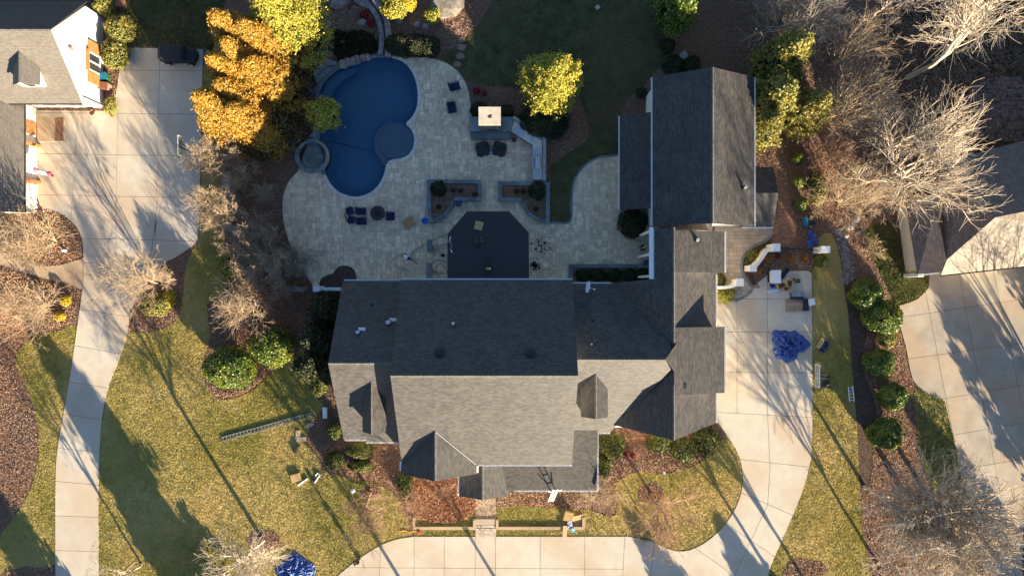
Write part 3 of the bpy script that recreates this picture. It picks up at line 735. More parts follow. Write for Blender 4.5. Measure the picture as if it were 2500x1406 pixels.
quadpx([(757, 336), (776, 312), (784, 316), (770, 338)], 0, 0.5, 'coping_stone', M_blue, wl2)
quadpx([(748, 344), (772, 339), (772, 350), (750, 352)], 0, 0.45, 'coping_stone', M_blue, wl2)

# ------------------------------------------------------------------ rocks, creek, stepping stones
def rock_mb(mb, c, r, seed, flat=0.6, z=0.0):
    rd = random.Random(seed); ns, nr = 8, 5; vs = []
    ex, ey, a = rd.uniform(0.7, 1.3), rd.uniform(0.7, 1.2), rd.uniform(0, 3.14)
    off = [[rd.uniform(0.75, 1.15) for _ in range(ns)] for _ in range(nr + 1)]
    for i in range(nr + 1):
        ph = math.pi * i / nr
        for k in range(ns):
            th = 2 * math.pi * k / ns; q = off[i][k] if 0 < i < nr else 1.0
            x, y = math.sin(ph) * math.cos(th) * ex * r * q, math.sin(ph) * math.sin(th) * ey * r * q
            vs.append((c[0] + x * math.cos(a) - y * math.sin(a), c[1] + x * math.sin(a) + y * math.cos(a), z + r * flat * (0.3 + math.cos(ph) * q)))
    fs = [(i * ns + k, (i + 1) * ns + k, (i + 1) * ns + (k + 1) % ns, i * ns + (k + 1) % ns) for i in range(nr) for k in range(ns)]
    mb.add(vs, fs)
def rock(px, py, r, label, seed, material=None, group=None, flat=0.55):
    c = W(px, py); mb = MB(); rock_mb(mb, (0, 0), r, seed, flat)
    o = mb.build('boulder', material or M_rock, loc=(c.x, c.y, 0)); return tag(o, label, 'rock', group)
rock(787, 47, 0.7, 'brown boulder left of the pool bed near the dark conifers', 11)
rock(800, 62, 0.5, 'smaller boulder just below the brown boulder by the bed', 12)
rock(828, 8, 0.9, 'pale grey boulder at the top edge left of the rock channel', 13)
rock(885, 55, 0.55, 'long grey boulder between two red shrubs', 14)
rock(972, 50, 0.6, 'slanted flat boulder touching the right bank of the channel', 15)
rock(1018, 62, 0.45, 'first jagged boulder under the round golden shrub', 16)
rock(1040, 66, 0.4, 'second jagged boulder under the round golden shrub', 17)
rock(1016, 57, 0.17, 'small white stone left of the jagged boulders', 18, M_white)
rock(813, 115, 0.3, 'blue grey boulder beside the ivy left of the waterfall', 20)
rock(806, 135, 0.45, 'bluish boulder at the top of the pool steps', 21, M_blue)
rock(838, 104, 0.3, 'pale stone sitting in the dark ivy', 22)
rock(1092, 8, 1.7, 'big sunlit flat boulder at the top edge', 23, M_stone, flat=0.5)
rock(1078, 25, 0.7, 'sunlit boulder right of the round golden shrub', 24)
rock(2090, 536, 0.5, 'tan boulder at the upper end of the dry creek', 26)
rock(2075, 555, 0.4, 'tan boulder below the upper creek boulder', 27)
rock(2095, 568, 0.35, 'small boulder right of the dry creek', 28)
rock(2065, 575, 0.38, 'grey boulder in the middle of the dry creek', 29)
# waterfall ledge
wf = thing('waterfall_ledge', 'tan rock ledge forming the waterfall lip over the pool', 'rock ledge', tuple(W(860, 150)))
for k, (px, py, r) in enumerate([(838, 158, 0.55), (850, 152, 0.6), (862, 150, 0.55), (874, 146, 0.55), (886, 143, 0.5), (898, 141, 0.45)]):
    mb = MB(); c = W(px, py); rock_mb(mb, (c.x, c.y), r, 40 + k, 0.8); mb.build('stone', M_stone, wf)
# channel (curved rill) with stone banks
CH_L = [(862, -20), (885, 8), (905, 28), (918, 50), (925, 75), (928, 105), (924, 135)]
CH_R = [(912, -20), (928, 8), (942, 30), (953, 55), (957, 90), (957, 115), (955, 142)]
rill = thing('rock_channel', 'curved dry stream channel with stone banks running down to the pool', 'channel', tuple(W(925, 60)))
Lp, Rp = P2(smooth(CH_L, 3, False)), P2(smooth(CH_R, 3, False))
m = MB(); m.prism(Lp + Rp[::-1], 0.0, 0.12); m.build('bed', mat('channel_bed', (0.13, 0.12, 0.09), (0.07, 0.07, 0.06), scale=2, bump=0.5), rill)
strip_along(Lp, 0.5, 0.0, 0.4, 'bank_stone', M_rock, rill, 0.7, side=-1)
strip_along(Rp, 0.62, 0.0, 0.45, 'bank_stone', M_rock, rill, 0.75, side=1)
quadpx([(865, -10), (890, -8), (900, 25), (880, 18), (868, 8)], 0, 0.5, 'bank_stone', M_rock, rill)
sp = MB(); pth = None
stpath = thing('stone_path', 'line of reddish flagstones stepping from the patio up across the lawn', 'path', tuple(W(1120, 120)))
for k, (px, py, r, a) in enumerate([(1116, 158, 10, 0.6), (1124, 138, 11, 0.2), (1127, 116, 11, 0), (1126, 98, 9, 0.1), (1118, 78, 11, 0.5), (1111, 61, 10, 0.3), (1100, 42, 11, 0.2), (1085, 33, 12, 0.1)]):
    rd = random.Random(k); c = W(px, py)
    P = [(c.x + r / PPM * rd.uniform(0.85, 1.2) * math.cos(a + t * math.pi / 3 + 0.5), c.y + r / PPM * rd.uniform(0.7, 0.95) * math.sin(a + t * math.pi / 3 + 0.5)) for t in range(6)]
    mm = MB(); mm.prism(P, 0, 0.08); mm.build('stone', M_flag, stpath)
# dry creek of small stones
crk = MB(); rd = random.Random(9)
CR = P2([(2045, 560), (2060, 590), (2068, 630), (2070, 668), (2064, 690)]); 
for k in range(420):
    t = rd.random() * 3.999; i = int(t); f = t - i
    x = CR[i][0] * (1 - f) + CR[i + 1][0] * f + rd.gauss(0, 0.32); y = CR[i][1] * (1 - f) + CR[i + 1][1] * f + rd.gauss(0, 0.12)
    rock_mb(crk, (x, y), rd.uniform(0.06, 0.16), k, 0.7)
tag(crk.build('creek_stones', M_rock, kind='stuff'), 'grey river stones filling the narrow dry creek in the right lawn', 'stones')
# retaining wall in front of the entry
rw = thing('retaining_wall', 'low tan capped wall along the front lawn on both sides of the walk', 'wall', tuple(W(1188, 1290)))
for (a, b_, c, d) in ((1008, 1284, 1155, 1291), (1008, 1262, 1014, 1284), (1217, 1284, 1427, 1291), (1421, 1262, 1428, 1284), (1155, 1268, 1161, 1291), (1211, 1268, 1217, 1291)):
    p, q = W(a, d), W(c, b_)
    L_ = max(q.x - p.x, q.y - p.y); nseg = max(1, round(L_ / 0.9)); horiz = (q.x - p.x) > (q.y - p.y)
    mm = MB(); mm.box(p.x + 0.03, q.x - 0.03, p.y + 0.03, q.y - 0.03, 0, 0.16); mm.build('wall_body', M_cream, rw)
    for s in range(nseg):
        if horiz: x0_, x1_ = p.x + (q.x - p.x) * s / nseg + 0.006, p.x + (q.x - p.x) * (s + 1) / nseg - 0.006; y0_, y1_ = p.y, q.y
        else: x0_, x1_ = p.x, q.x; y0_, y1_ = p.y + (q.y - p.y) * s / nseg + 0.006, p.y + (q.y - p.y) * (s + 1) / nseg - 0.006
        mm = MB(); mm.box(x0_, x1_, y0_, y1_, 0.16, 0.22 + random.uniform(0, 0.004)); mm.build('cap_stone', M_tanpath, rw)

# ------------------------------------------------------------------ main house
house = thing('house', 'large white house with dark grey shingled gables and attached carriage wing', 'house', (0, -7, 0))
def slope(parent, pts, material=M_shingle, th=0.14, name='roof_slope'):
    """roof plane from world points (eave0, eave1, ..., ridge); thickness downwards; uv along eave / up the slope"""
    P = [Vector(p) for p in pts]; e1 = (P[1] - P[0]).normalized(); nrm = (P[1] - P[0]).cross(P[2] - P[0]).normalized()
    if nrm.z < 0: nrm = -nrm
    e2 = nrm.cross(e1).normalized()
    n = len(P); vs = P + [p - Vector((0, 0, th)) for p in P]
    up = (P[1] - P[0]).cross(P[2] - P[1]).z > 0
    fs = [list(range(n)) if up else list(range(n))[::-1], list(range(n, 2 * n))[::-1] if up else list(range(n, 2 * n))]
    fs += [(i, n + i, n + (i + 1) % n, (i + 1) % n) if up else ((i + 1) % n, n + (i + 1) % n, n + i, i) for i in range(n)]
    mb = MB(); mb.add(vs, fs, 0, [(v.dot(e1), v.dot(e2)) for v in vs]); return mb.build(name, material, parent)
def gutter(parent, a, b, out, material=M_trim, w=0.13, name='gutter'):
    a, b = Vector(a), Vector(b); d = (b - a); L = d.length; d.normalize(); o = Vector((*out, 0)).normalized()
    M = Matrix.Translation((a + b) / 2 + o * (w / 2 + 0.005) + Vector((0, 0, -0.08))) @ Matrix(((d.x, o.x, 0, 0), (d.y, o.y, 0, 0), (0, 0, 1, 0), (0, 0, 0, 1)))
    mb = MB()
    # trough: floor, two lips, hangers
    for (oy, sx, sy, sz, oz) in ((0, L, w, 0.012, -0.06), (w / 2 - 0.011, L, 0.022, 0.13, 0.006), (-w / 2 + 0.011, L, 0.022, 0.13, 0.006)):
        mb.obox(M @ Matrix.Translation((0, oy, oz)), sx, sy, sz)
    k = 0.6
    while k < L: mb.obox(M @ Matrix.Translation((k - L / 2, 0, 0.06)), 0.05, w, 0.02); k += 0.95
    mb.build(name, material, parent)
def cap(parent, a, b, w=0.30, material=M_cap, tilt=0.0):
    a, b = Vector(a), Vector(b); d = b - a; L = d.length; n = max(2, int(L / 0.22)); mb = MB(); u = d.normalized(); s = Vector((-u.y, u.x, 0)).normalized()
    for i in range(n):
        p = a + u * (L * i / n + 0.004); q = a + u * (L * (i + 1) / n - 0.004); z = Vector((0, 0, 0.045 + 0.012 * ((i % 2)))); dn = Vector((0, 0, -0.11))
        vs = [p - s * w / 2 + z + dn, q - s * w / 2 + z + dn, q + z, p + z, q + s * w / 2 + z + dn, p + s * w / 2 + z + dn]
        mb.add(vs, [(0, 1, 2, 3), (3, 2, 4, 5)] if s.cross(u).z < 0 else [(3, 2, 1, 0), (5, 4, 2, 3)])
    mb.build('ridge_cap', material, parent, kind='stuff')
def wall_ew(parent, x0, x1, yn, zn, yr, zr, ys, zs, material=M_white):
    mb = MB(); prof = [(yn, 0), (yn, zn), (yr, zr), (ys, zs), (ys, 0)]
    vs = [(x0, y, z) for y, z in prof] + [(x1, y, z) for y, z in prof]
    mb.add(vs, [(0, 1, 2, 3, 4), (9, 8, 7, 6, 5)] + [(i, 5 + i, 5 + i + 1, i + 1) for i in range(4)]); mb.build('wall', material, parent)
def wall_ns(parent, y0, y1, xw, zw, xr, zr, xe, ze, material=M_white):
    mb = MB(); prof = [(xw, 0), (xw, zw), (xr, zr), (xe, ze), (xe, 0)]
    vs = [(x, y0, z) for x, z in prof] + [(x, y1, z) for x, z in prof]
    mb.add(vs, [(4, 3, 2, 1, 0), (5, 6, 7, 8, 9)] + [(i + 1, 5 + i + 1, 5 + i, i) for i in range(4)]); mb.build('wall', material, parent)
# main block
XL, XR = -11.2, 6.1
slope(house, [(XR, 0.83, 7.0), (XL, 0.83, 7.0), (XL, -8.07, 13.1), (XR, -8.07, 13.1)])
slope(house, [(XL, -18.0, 6.3), (XR, -18.0, 6.3), (XR, -8.075, 13.1), (XL, -8.075, 13.1)])
cap(house, (XL, -8.07, 13.12), (XR, -8.07, 13.12))
gutter(house, (XL + 0.1, 0.83, 7.0), (XR, 0.83, 7.0), (0, 1)); gutter(house, (-3.6, -18.0, 6.3), (XR, -18.0, 6.3), (0, -1))
wall_ew(house, XL + 0.35, XR - 0.35, 0.3, 6.45, -8.07, 12.75, -17.4, 6.4)
# west wing
slope(house, [(-11.0, 0.75, 4.8), (-17.6, 0.75, 4.8), (-17.6, -7.2, 10.6), (-11.0, -7.2, 10.6)])
slope(house, [(-17.6, -15.85, 4.42), (-15.25, -15.85, 4.42), (-15.25, -16.15, 4.22), (-11.0, -16.15, 4.22), (-11.0, -7.205, 10.6), (-17.6, -7.205, 10.6)])
cap(house, (-17.6, -7.2, 10.62), (-11.2, -7.2, 10.62))
gutter(house, (-17.5, 0.75, 4.8), (-11.25, 0.75, 4.8), (0, 1)); gutter(house, (-17.5, -15.85, 4.42), (-15.3, -15.85, 4.42), (0, -1)); gutter(house, (-15.3, -16.15, 4.22), (-11.3, -16.15, 4.22), (0, -1))
wall_ew(house, -17.25, -10.9, 0.3, 4.3, -7.2, 10.25, -15.5, 4.3)
# gable dormers (ridge runs north-south, facing south)
def dormer(parent, xc, yf, zr, hw, pitch, plane, back_y, side_z=None, material=M_shingle):
    """plane(y) -> height of the main slope; back_y where the ridge dies into it"""
    ze = zr - hw * pitch
    def yb(z):  # y where main slope reaches z
        lo, hi = yf - 2, back_y + 6
        for _ in range(40):
            mid = (lo + hi) / 2
            if plane(mid) < z: lo = mid
            else: hi = mid
        return lo
    slope(parent, [(xc - hw, yb(ze), ze), (xc - hw, yf, ze), (xc, yf, zr), (xc, yb(zr), zr)], material)
    slope(parent, [(xc + hw, yf, ze), (xc + hw, yb(ze), ze), (xc + 0.004, yb(zr), zr), (xc + 0.004, yf, zr)], material)
    cap(parent, (xc, yf, zr + 0.02), (xc, yb(zr), zr + 0.02), w=0.26)
    zb = plane(yf + 0.25)
    mb = MB(); w = hw - 0.2; y0 = yf + 0.25; prof = [(xc - w, zb - 0.4), (xc - w, ze + 0.05), (xc, zr - 0.2), (xc + w, ze + 0.05), (xc + w, zb - 0.4)]
    yb2 = yb(ze) + 0.3
    vs = [(x, y0, z) for x, z in prof] + [(x, yb2, z) for x, z in prof]
    mb.add(vs, [(4, 3, 2, 1, 0)] + [(i + 1, 5 + i + 1, 5 + i, i) for i in range(4)]); mb.build('dormer_wall', M_white, parent)
    mb = MB(); mb.box(xc - w * 0.45, xc + w * 0.45, y0 - 0.04, y0 + 0.02, zb + 0.25, ze - 0.02); wn_ = mb.build('window', M_glass, parent)
    mb = MB(); zz0, zz1 = zb + 0.17, ze + 0.06
    mb.box(xc - w * 0.55, xc - w * 0.45, y0 - 0.07, y0 + 0.03, zz0, zz1).box(xc + w * 0.45, xc + w * 0.55, y0 - 0.07, y0 + 0.03, zz0, zz1).box(xc - w * 0.449, xc + w * 0.449, y0 - 0.07, y0 + 0.03, zz0, zz0 + 0.08)
    mb.build('frame', M_trim, wn_)
dormer(house, -13.75, -14.3, 9.2, 1.15, 1.15, lambda y: 10.6 - 0.716 * abs(y + 7.2), -9.5)
dormer(house, 8.25, -12.9, 8.6, 1.35, 0.8, lambda y: 9.6 - 0.66 * abs(y + 6.96), -9.5)
# big front gable on the main block
def gable_s(parent, xc, yf, yb, zr, xl, zl, xr, zrr, wall_in=0.35, face=True, ybl=None, ybr=None):
    slope(parent, [(xl, ybl if ybl is not None else yb, zl), (xl, yf, zl), (xc, yf, zr), (xc, yb, zr)])
    slope(parent, [(xr, yf, zrr), (xr, ybr if ybr is not None else yb, zrr), (xc + 0.004, yb, zr), (xc + 0.004, yf, zr)])
    cap(parent, (xc, yf, zr + 0.02), (xc, yb, zr + 0.02), w=0.28)
    if face:
        wall_ns(parent, yf + wall_in, yf + wall_in + 1.2, xl + 0.4, zl + 0.1, xc, zr - 0.25, xr - 0.4, zrr + 0.1)
gable_s(house, -7.54, -18.9, -13.95, 9.05, -11.3, 6.35, -3.6, 6.35, ybl=-17.9, ybr=-17.9)
mb = MB(); mb.tube((-7.45, -14.1, 9.06), (-3.65, -17.95, 6.42), 0.04, n=6); mb.build('valley_flashing', M_ladder, house)
mb = MB(); mb.box(-11.45, -11.3, -18.6, -17.7, 6.1, 6.3); mb.box(-3.6, -3.42, -18.8, -18.1, 6.15, 6.35); mb.build('gutter', M_trim, house)
# east wing
slope(house, [(12.5, 0.46, 4.7), (6.0, 0.46, 4.7), (6.0, -6.96, 9.6), (14.9, -6.96, 9.6), (15.6, -6.1, 9.03), (15.6, -2.0, 6.3)])
slope(house, [(6.0, -15.15, 4.2), (10.3, -15.15, 4.2), (15.6, -8.0, 8.91), (14.9, -6.965, 9.6), (6.0, -6.965, 9.6)])
slope(house, [(16.9, -9.3, 8.05), (16.9, -4.7, 8.05), (14.9, -6.962, 9.6)])
cap(house, (6.1, -6.96, 9.62), (14.9, -6.96, 9.62))
gutter(house, (6.2, 0.46, 4.7), (10.3, 0.46, 4.7), (0, 1)); gutter(house, (9.1, -15.15, 4.2), (10.3, -15.15, 4.2), (0, -1))
wall_ew(house, 5.9, 14.6, 0.0, 4.4, -6.96, 9.2, -14.6, 4.2)
# north-south wing
RX, RZ = 15.95, 8.6
slope(house, [(21.2, -14.0, 4.9), (21.2, 5.7, 4.9), (RX, 5.98, RZ), (RX, -15.0, RZ)])
slope(house, [(10.2, 0.46, 4.58), (10.2, -14.2, 4.58), (RX - 0.005, -15.0, RZ), (RX - 0.005, 0.9, RZ), (14.3, 0.9, 7.45)])
slope(house, [(14.26, 5.98, 7.4), (14.26, 0.905, 7.4), (RX - 0.005, 0.905, RZ), (RX - 0.005, 5.98, RZ)])
cap(house, (RX, -15.0, RZ + 0.02), (RX, -9.6, RZ + 0.02)); cap(house, (RX, -5.4, RZ + 0.02), (RX, 5.98, RZ + 0.02))
gutter(house, (21.2, -14.0, 4.9), (21.2, -10.7, 4.9), (1, 0)); gutter(house, (21.2, -3.8, 4.9), (21.2, 1.4, 4.9), (1, 0))
mb = MB(); mb.box(13.82, 14.2, 0.9, 6.1, 7.0, 7.32); mb.build('porch_beam', M_trim, house); gutter(house, (14.26, 0.9, 7.42), (14.26, 5.95, 7.42), (-1, 0), w=0.1)
wall_ns(house, -13.9, -9.0, 10.7, 4.5, RX, 8.3, 20.8, 4.9); wall_ns(house, -9.0, 0.3, 14.0, 6.7, RX, 8.3, 20.8, 4.9); wall_ns(house, 0.3, 5.9, 15.4, 7.8, RX, 8.25, 20.8, 4.9)
for yy in (1.2, 3.4, 5.7): mb = MB(); mb.box(13.85, 14.1, yy - 0.12, yy + 0.12, 0, 7.0); mb.build('porch_column', M_white, house)
# two shed dormers on the east slope
for (ya, yb) in ((-10.57, -3.9), (1.56, 5.7)):
    slope(house, [(21.45, ya, 7.0), (21.45, yb, 7.0), (RX + 0.02, yb, RZ + 0.03), (RX + 0.02, ya, RZ + 0.03)])
    mb = MB(); vs = [(RX + 0.2, y, z) for y in (ya + 0.25, yb - 0.25) for z in (8.0,)] 
    A, B = ya + 0.2, yb - 0.2
    vs = [(RX + 0.3, A, 8.0), (20.75, A, 4.9), (20.75, A, 7.05), (RX + 0.3, A, 8.4), (RX + 0.3, B, 8.0), (20.75, B, 4.9), (20.75, B, 7.05), (RX + 0.3, B, 8.4)]
    mb.add(vs, [(0, 1, 2, 3), (7, 6, 5, 4), (1, 5, 6, 2)]); mb.build('dormer_wall', M_white, house)
    gutter(house, (21.45, ya, 7.0), (21.45, yb, 7.0), (1, 0))
# porch and entry roofs
slope(house, [(-0.6, -21.4, 3.6), (8.97, -21.4, 3.6), (8.97, -14.7, 4.404), (5.5, -14.7, 4.404), (5.5, -17.3, 4.092), (-4.0, -17.3, 4.092), (-3.1, -20.2, 3.744)], M_shingle)
gutter(house, (0.2, -21.4, 3.6), (9.0, -21.4, 3.6), (0, -1)); gutter(house, (8.97, -21.35, 3.6), (8.97, -15.2, 4.34), (1, 0))
gable_s(house, -3.06, -22.0, -17.0, 5.0, -5.6, 3.5, -0.3, 3.5, face=False)
gutter(house, (-5.6, -22.0, 3.5), (-5.6, -17.5, 3.5), (-1, 0))
mb = MB(); mb.box(-5.3, -0.6, -21.5, -17.4, 0, 3.3); mb.box(-0.6, 8.6, -19.0, -14.0, 0, 3.6); mb.build('wall', M_white, house)
for xx in (0.2, 3.0, 5.8, 8.6): mb = MB(); mb.tube((xx, -21.1, 0), (xx, -21.1, 3.5), 0.15, n=12); mb.build('porch_column', M_white, house)
# octagonal veranda roof
OCT = [(1140, 516), (1243, 516), (1291, 568), (1292, 690), (1092, 690), (1093, 571)]
op = []
for px, py in OCT:
    h = 3.7
    for _ in range(4): h = 3.7 + max(0, (W(1200, 516, 3.7).y - W(px, py, h).y)) * 0.14
    op.append(W(px, py, h))
slope(house, [op[3], op[4], op[5], op[0], op[1], op[2]][::-1] if False else [op[0], op[1], op[2], op[3], op[4], op[5]], shinglemat('veranda_shingle', (0.026, 0.026, 0.032), (0.018, 0.018, 0.023), (0.014, 0.014, 0.017), blot=0.12), th=0.2)
for px, py in ((1145, 526), (1238, 526), (1283, 573), (1100, 575)):
    p = W(px, py, 3.6); mb = MB(); mb.tube((p.x, p.y, 0), (p.x, p.y, 3.55), 0.13, n=10); mb.build('veranda_column', M_white, house)
# carriage house
CY0, CY1 = 6.3, 21.55
slope(house, [(14.38, CY1, 6.0), (14.38, CY0, 6.0), (19.6, CY0, 9.2), (19.6, CY1, 9.2)])
slope(house, [(24.8, CY0, 6.0), (24.8, CY1, 6.0), (19.604, CY1, 9.2), (19.604, CY0, 9.2)])
cap(house, (19.6, CY0, 9.22), (19.6, CY1, 9.22))
gutter(house, (14.38, CY0, 6.0), (14.38, CY1, 6.0), (-1, 0)); gutter(house, (24.8, CY0, 6.0), (24.8, CY1, 6.0), (1, 0))
wall_ns(house, CY0 + 0.5, CY1 - 0.4, 14.85, 6.1, 19.6, 9.0, 24.35, 6.1)
slope(house, [(11.46, 18.3, 3.2), (11.46, 8.3, 3.2), (14.87, 8.3, 4.9), (14.87, 18.3, 4.9)])
gutter(house, (11.46, 8.3, 3.2), (11.46, 18.3, 3.2), (-1, 0)); mb = MB(); mb.box(11.9, 14.85, 8.7, 17.9, 0, 3.2); mb.build('wall', M_white, house)
slope(house, [(27.9, 12.9, 3.0), (24.4, 12.9, 3.0), (24.4, 9.96, 4.3), (27.9, 9.96, 4.3)])
slope(house, [(24.4, 6.5, 2.9), (27.9, 6.5, 2.9), (27.9, 9.955, 4.3), (24.4, 9.955, 4.3)])
gutter(house, (24.6, 6.5, 2.9), (27.9, 6.5, 2.9), (0, -1)); mb = MB(); mb.box(24.35, 27.5, 6.9, 12.5, 0, 2.9); mb.build('wall', M_white, house)
# link between wing and carriage house with cream gable
slope(house, [(21.1, 5.8, 3.9), (21.1, 6.9, 3.9), (16.0, 6.9, 6.3), (16.0, 5.8, 6.3)], M_shingle)
# roof fittings
def pipe(px, py, h, r, hh, name='vent_pipe', material=M_trim, box=None):
    p = W(px, py, h); mb = MB(); mb.lathe((p.x, p.y, p.z - 0.3), [(r, 0), (r, hh + 0.3), (r * 0.75, hh + 0.3), (r * 0.75, hh + 0.22)], 12); o = mb.build(name, material, house)
    mb = MB(); mb.lathe((p.x, p.y, p.z - 0.28), [(r * 2.2, 0), (r * 1.1, 0.35)], 10); mb.build('collar', M_black, o)
def main_n(py): return 13.1 - 0.686 * (W(0, py, 10).y + 8.07)
def west_n(py): return 10.6 - 0.73 * (W(0, py, 8).y + 7.2)
def east_n(py): return 9.6 - 0.66 * (W(0, py, 7).y + 6.96)
pipe(875, 810, west_n(808), 0.16, 0.55); pipe(949, 786, west_n(785), 0.2, 0.6); pipe(1107, 789, main_n(789), 0.14, 0.5); pipe(908, 744, west_n(744), 0.1, 0.15, material=M_black)
pipe(1448, 782, east_n(782), 0.1, 0.2, material=M_black); pipe(1444, 840, east_n(840), 0.09, 0.25); pipe(1818, 458, 7.3, 0.12, 0.6); pipe(1702, 586, 8.2, 0.12, 0.45)
for (px, py, h) in ((884, 803, west_n(803)), (959, 780, west_n(780))):
    p = W(px, py, h); mb = MB(); mb.box(p.x - 0.35, p.x + 0.35, p.y - 0.15, p.y + 0.15, p.z - 0.1, p.z + 0.12); mb.build('flashing', M_trim, house)
for (px, py) in ((1073, 861), (1295, 862)):
    h = main_n(py); p = W(px, py, h); mb = MB(); mb.lathe((p.x, p.y, p.z - 0.35), [(0.42, 0), (0.42, 0.35), (0.52, 0.4), (0.5, 0.5), (0.3, 0.62), (0.06, 0.66)], 18); mb.build('roof_vent', M_black, house, smooth_=False)
for (px, py, h) in ((1433, 745, east_n(745)), (1535, 782, east_n(782))):
    p = W(px, py, h); mb = MB(); mb.box(p.x - 0.22, p.x + 0.22, p.y - 0.2, p.y + 0.2, p.z - 0.3, p.z + 0.16); mb.build('roof_vent', M_gutter_dk, house)
p = W(1668, 942, 8.0); mb = MB(); mb.box(p.x - 0.22, p.x + 0.22, p.y - 0.25, p.y + 0.25, p.z - 0.4, p.z + 0.35); mb.build('roof_vent', M_black, house)
# satellite dish
p = W(1432, 700, 5.2); mb = MB(); M_ = Matrix.Translation(p + Vector((0, 0, 0.35))) @ Matrix.Rotation(math.radians(50), 4, Vector((0.3, 1, 0)).normalized())
n = 18; vs = []
for i, (r, z) in enumerate(((0.02, 0.0), (0.25, 0.03), (0.5, 0.12))):
    for k in range(n): a = 2 * math.pi * k / n; vs.append(M_ @ Vector((r * 0.8 * math.cos(a), r * 1.25 * math.sin(a), z)))
mb.add(vs, [(i * n + k, i * n + (k + 1) % n, (i + 1) * n + (k + 1) % n, (i + 1) * n + k) for i in range(2) for k in range(n)])
dish = thing('satellite_dish', 'white oval satellite dish on the roof edge of the right wing', 'satellite dish', (p.x, p.y, p.z))
mb.build('reflector', M_trim, dish)
mb = MB(); mb.tube(p + Vector((0, 0, -0.4)), p + Vector((0, 0, 0.35)), 0.03, n=6); mb.tube(p + Vector((0, 0, 0.3)), p + Vector((0.7, -0.25, 0.6)), 0.02, n=6)
mb.obox(Matrix.Translation(p + Vector((0.75, -0.27, 0.6))), 0.14, 0.14, 0.14); mb.build('arm', M_trim, dish)

# ------------------------------------------------------------------ left neighbour
nh = thing('neighbour_house', 'white gabled house with grey roof and orange shutters at the upper left', 'house', (-50, 22, 0))
NX = -45.28
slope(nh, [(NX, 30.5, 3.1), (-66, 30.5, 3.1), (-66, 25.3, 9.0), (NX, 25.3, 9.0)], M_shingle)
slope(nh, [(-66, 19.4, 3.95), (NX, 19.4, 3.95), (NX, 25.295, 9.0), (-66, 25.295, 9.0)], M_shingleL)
cap(nh, (-66, 25.3, 9.02), (NX, 25.3, 9.02)); wall_ew(nh, -66, NX - 0.05, 29.9, 3.3, 25.3, 8.8, 20.0, 4.1)
gutter(nh, (-53, 19.4, 3.95), (NX, 19.4, 3.95), (0, -1), M_gutter_dk)
slope(nh, [(-51.9, 8.0, 3.2), (-51.9, 19.7, 3.2), (-60, 19.7, 7.6), (-60, 8.0, 7.6)], M_shingleL)
slope(nh, [(-70, 19.7, 3.2), (-70, 8.0, 3.2), (-60.005, 8.0, 7.6), (-60.005, 19.7, 7.6)], M_shingleL)
gutter(nh, (-51.9, 8.0, 3.2), (-51.9, 19.6, 3.2), (1, 0), M_gutter_dk)
mb = MB(); mb.box(-69, -52.75, 8.3, 19.9, 0, 3.1); mb.build('wall', M_white, nh)
# garage doors with cedar posts on the east wall
for (y0_, y1_) in ((12.0, 15.3), (8.5, 11.4)):
    d = MB(); d.box(-52.74, -52.66, y0_, y1_, 0.03, 2.5); door = d.build('garage_door', M_trim, nh)
    for zz in (0.6, 1.2, 1.8): q = MB(); q.box(-52.65, -52.63, y0_ + 0.15, y1_ - 0.15, zz, zz + 0.35); q.build('panel', M_white, door)
for y0_ in (15.7, 11.7): mb = MB(); mb.box(-52.7, -52.2, y0_ - 0.18, y0_ + 0.12, 0, 2.9); mb.build('post', M_orangew, nh)
mb = MB(); mb.box(-52.5, -49.6, 16.2, 18.9, 0, 0.25); porch = mb.build('brick_step', M_tanpath, nh); 
cnt = 0
for j in range(12):
    for i in range(3):
        q = MB(); q.box(-50.5 + i * 0.3, -50.5 + i * 0.3 + 0.28, 16.25 + j * 0.22, 16.25 + j * 0.22 + 0.2, 0.25, 0.29 + random.uniform(0, 0.006)); q.build('brick', M_brick, porch)
mb = MB(); mb.box(-52.7, -52.6, 16.8, 18.2, 0.3, 2.4); mb.build('door', M_orangew, nh)
mb = MB(); mb.box(-45.3, -45.22, 23.4, 25.2, 0.9, 2.9); wf_ = mb.build('window', M_glass, nh)
mb = MB()
for (a, b_, c, d) in ((23.3, 25.3, 0.8, 0.92), (23.3, 25.3, 2.86, 3.0), (23.3, 23.42, 0.925, 2.855), (25.18, 25.3, 0.925, 2.855), (24.24, 24.36, 0.925, 2.855)): mb.box(-45.3, -45.14, a, b_, c, d)
mb.build('frame', M_trim, wf_)
for (a, b_) in ((22.0, 23.2), (25.4, 26.5)):
    mb = MB()
    for k in range(8): mb.box(-45.3, -45.12 , a, b_, 0.8 + k * 0.27, 0.8 + k * 0.27 + 0.25)
    mb.build('shutter', M_orangew, nh)
mb = MB(); mb.box(-45.3, -45.0, 23.2, 25.4, 3.05, 3.25); mb.build('window_hood', M_orangew, nh)
mb = MB(); mb.box(-45.25, -45.1, 24.4, 24.6, 5.6, 6.2); mb.build('vent_grille', M_orangew, nh)
mb = MB(); mb.tube((-45.1, 19.9, 0.1), (-45.1, 19.9, 3.9), 0.06, n=8); mb.build('downspout', M_gutter_dk, nh)
# dormer on the south slope
dp = lambda y: 9.0 - 0.856 * abs(25.3 - y)
dormer(nh, -49.3, 20.55, 7.6, 1.35, 0.75, dp, 23.5, material=M_shingleL)
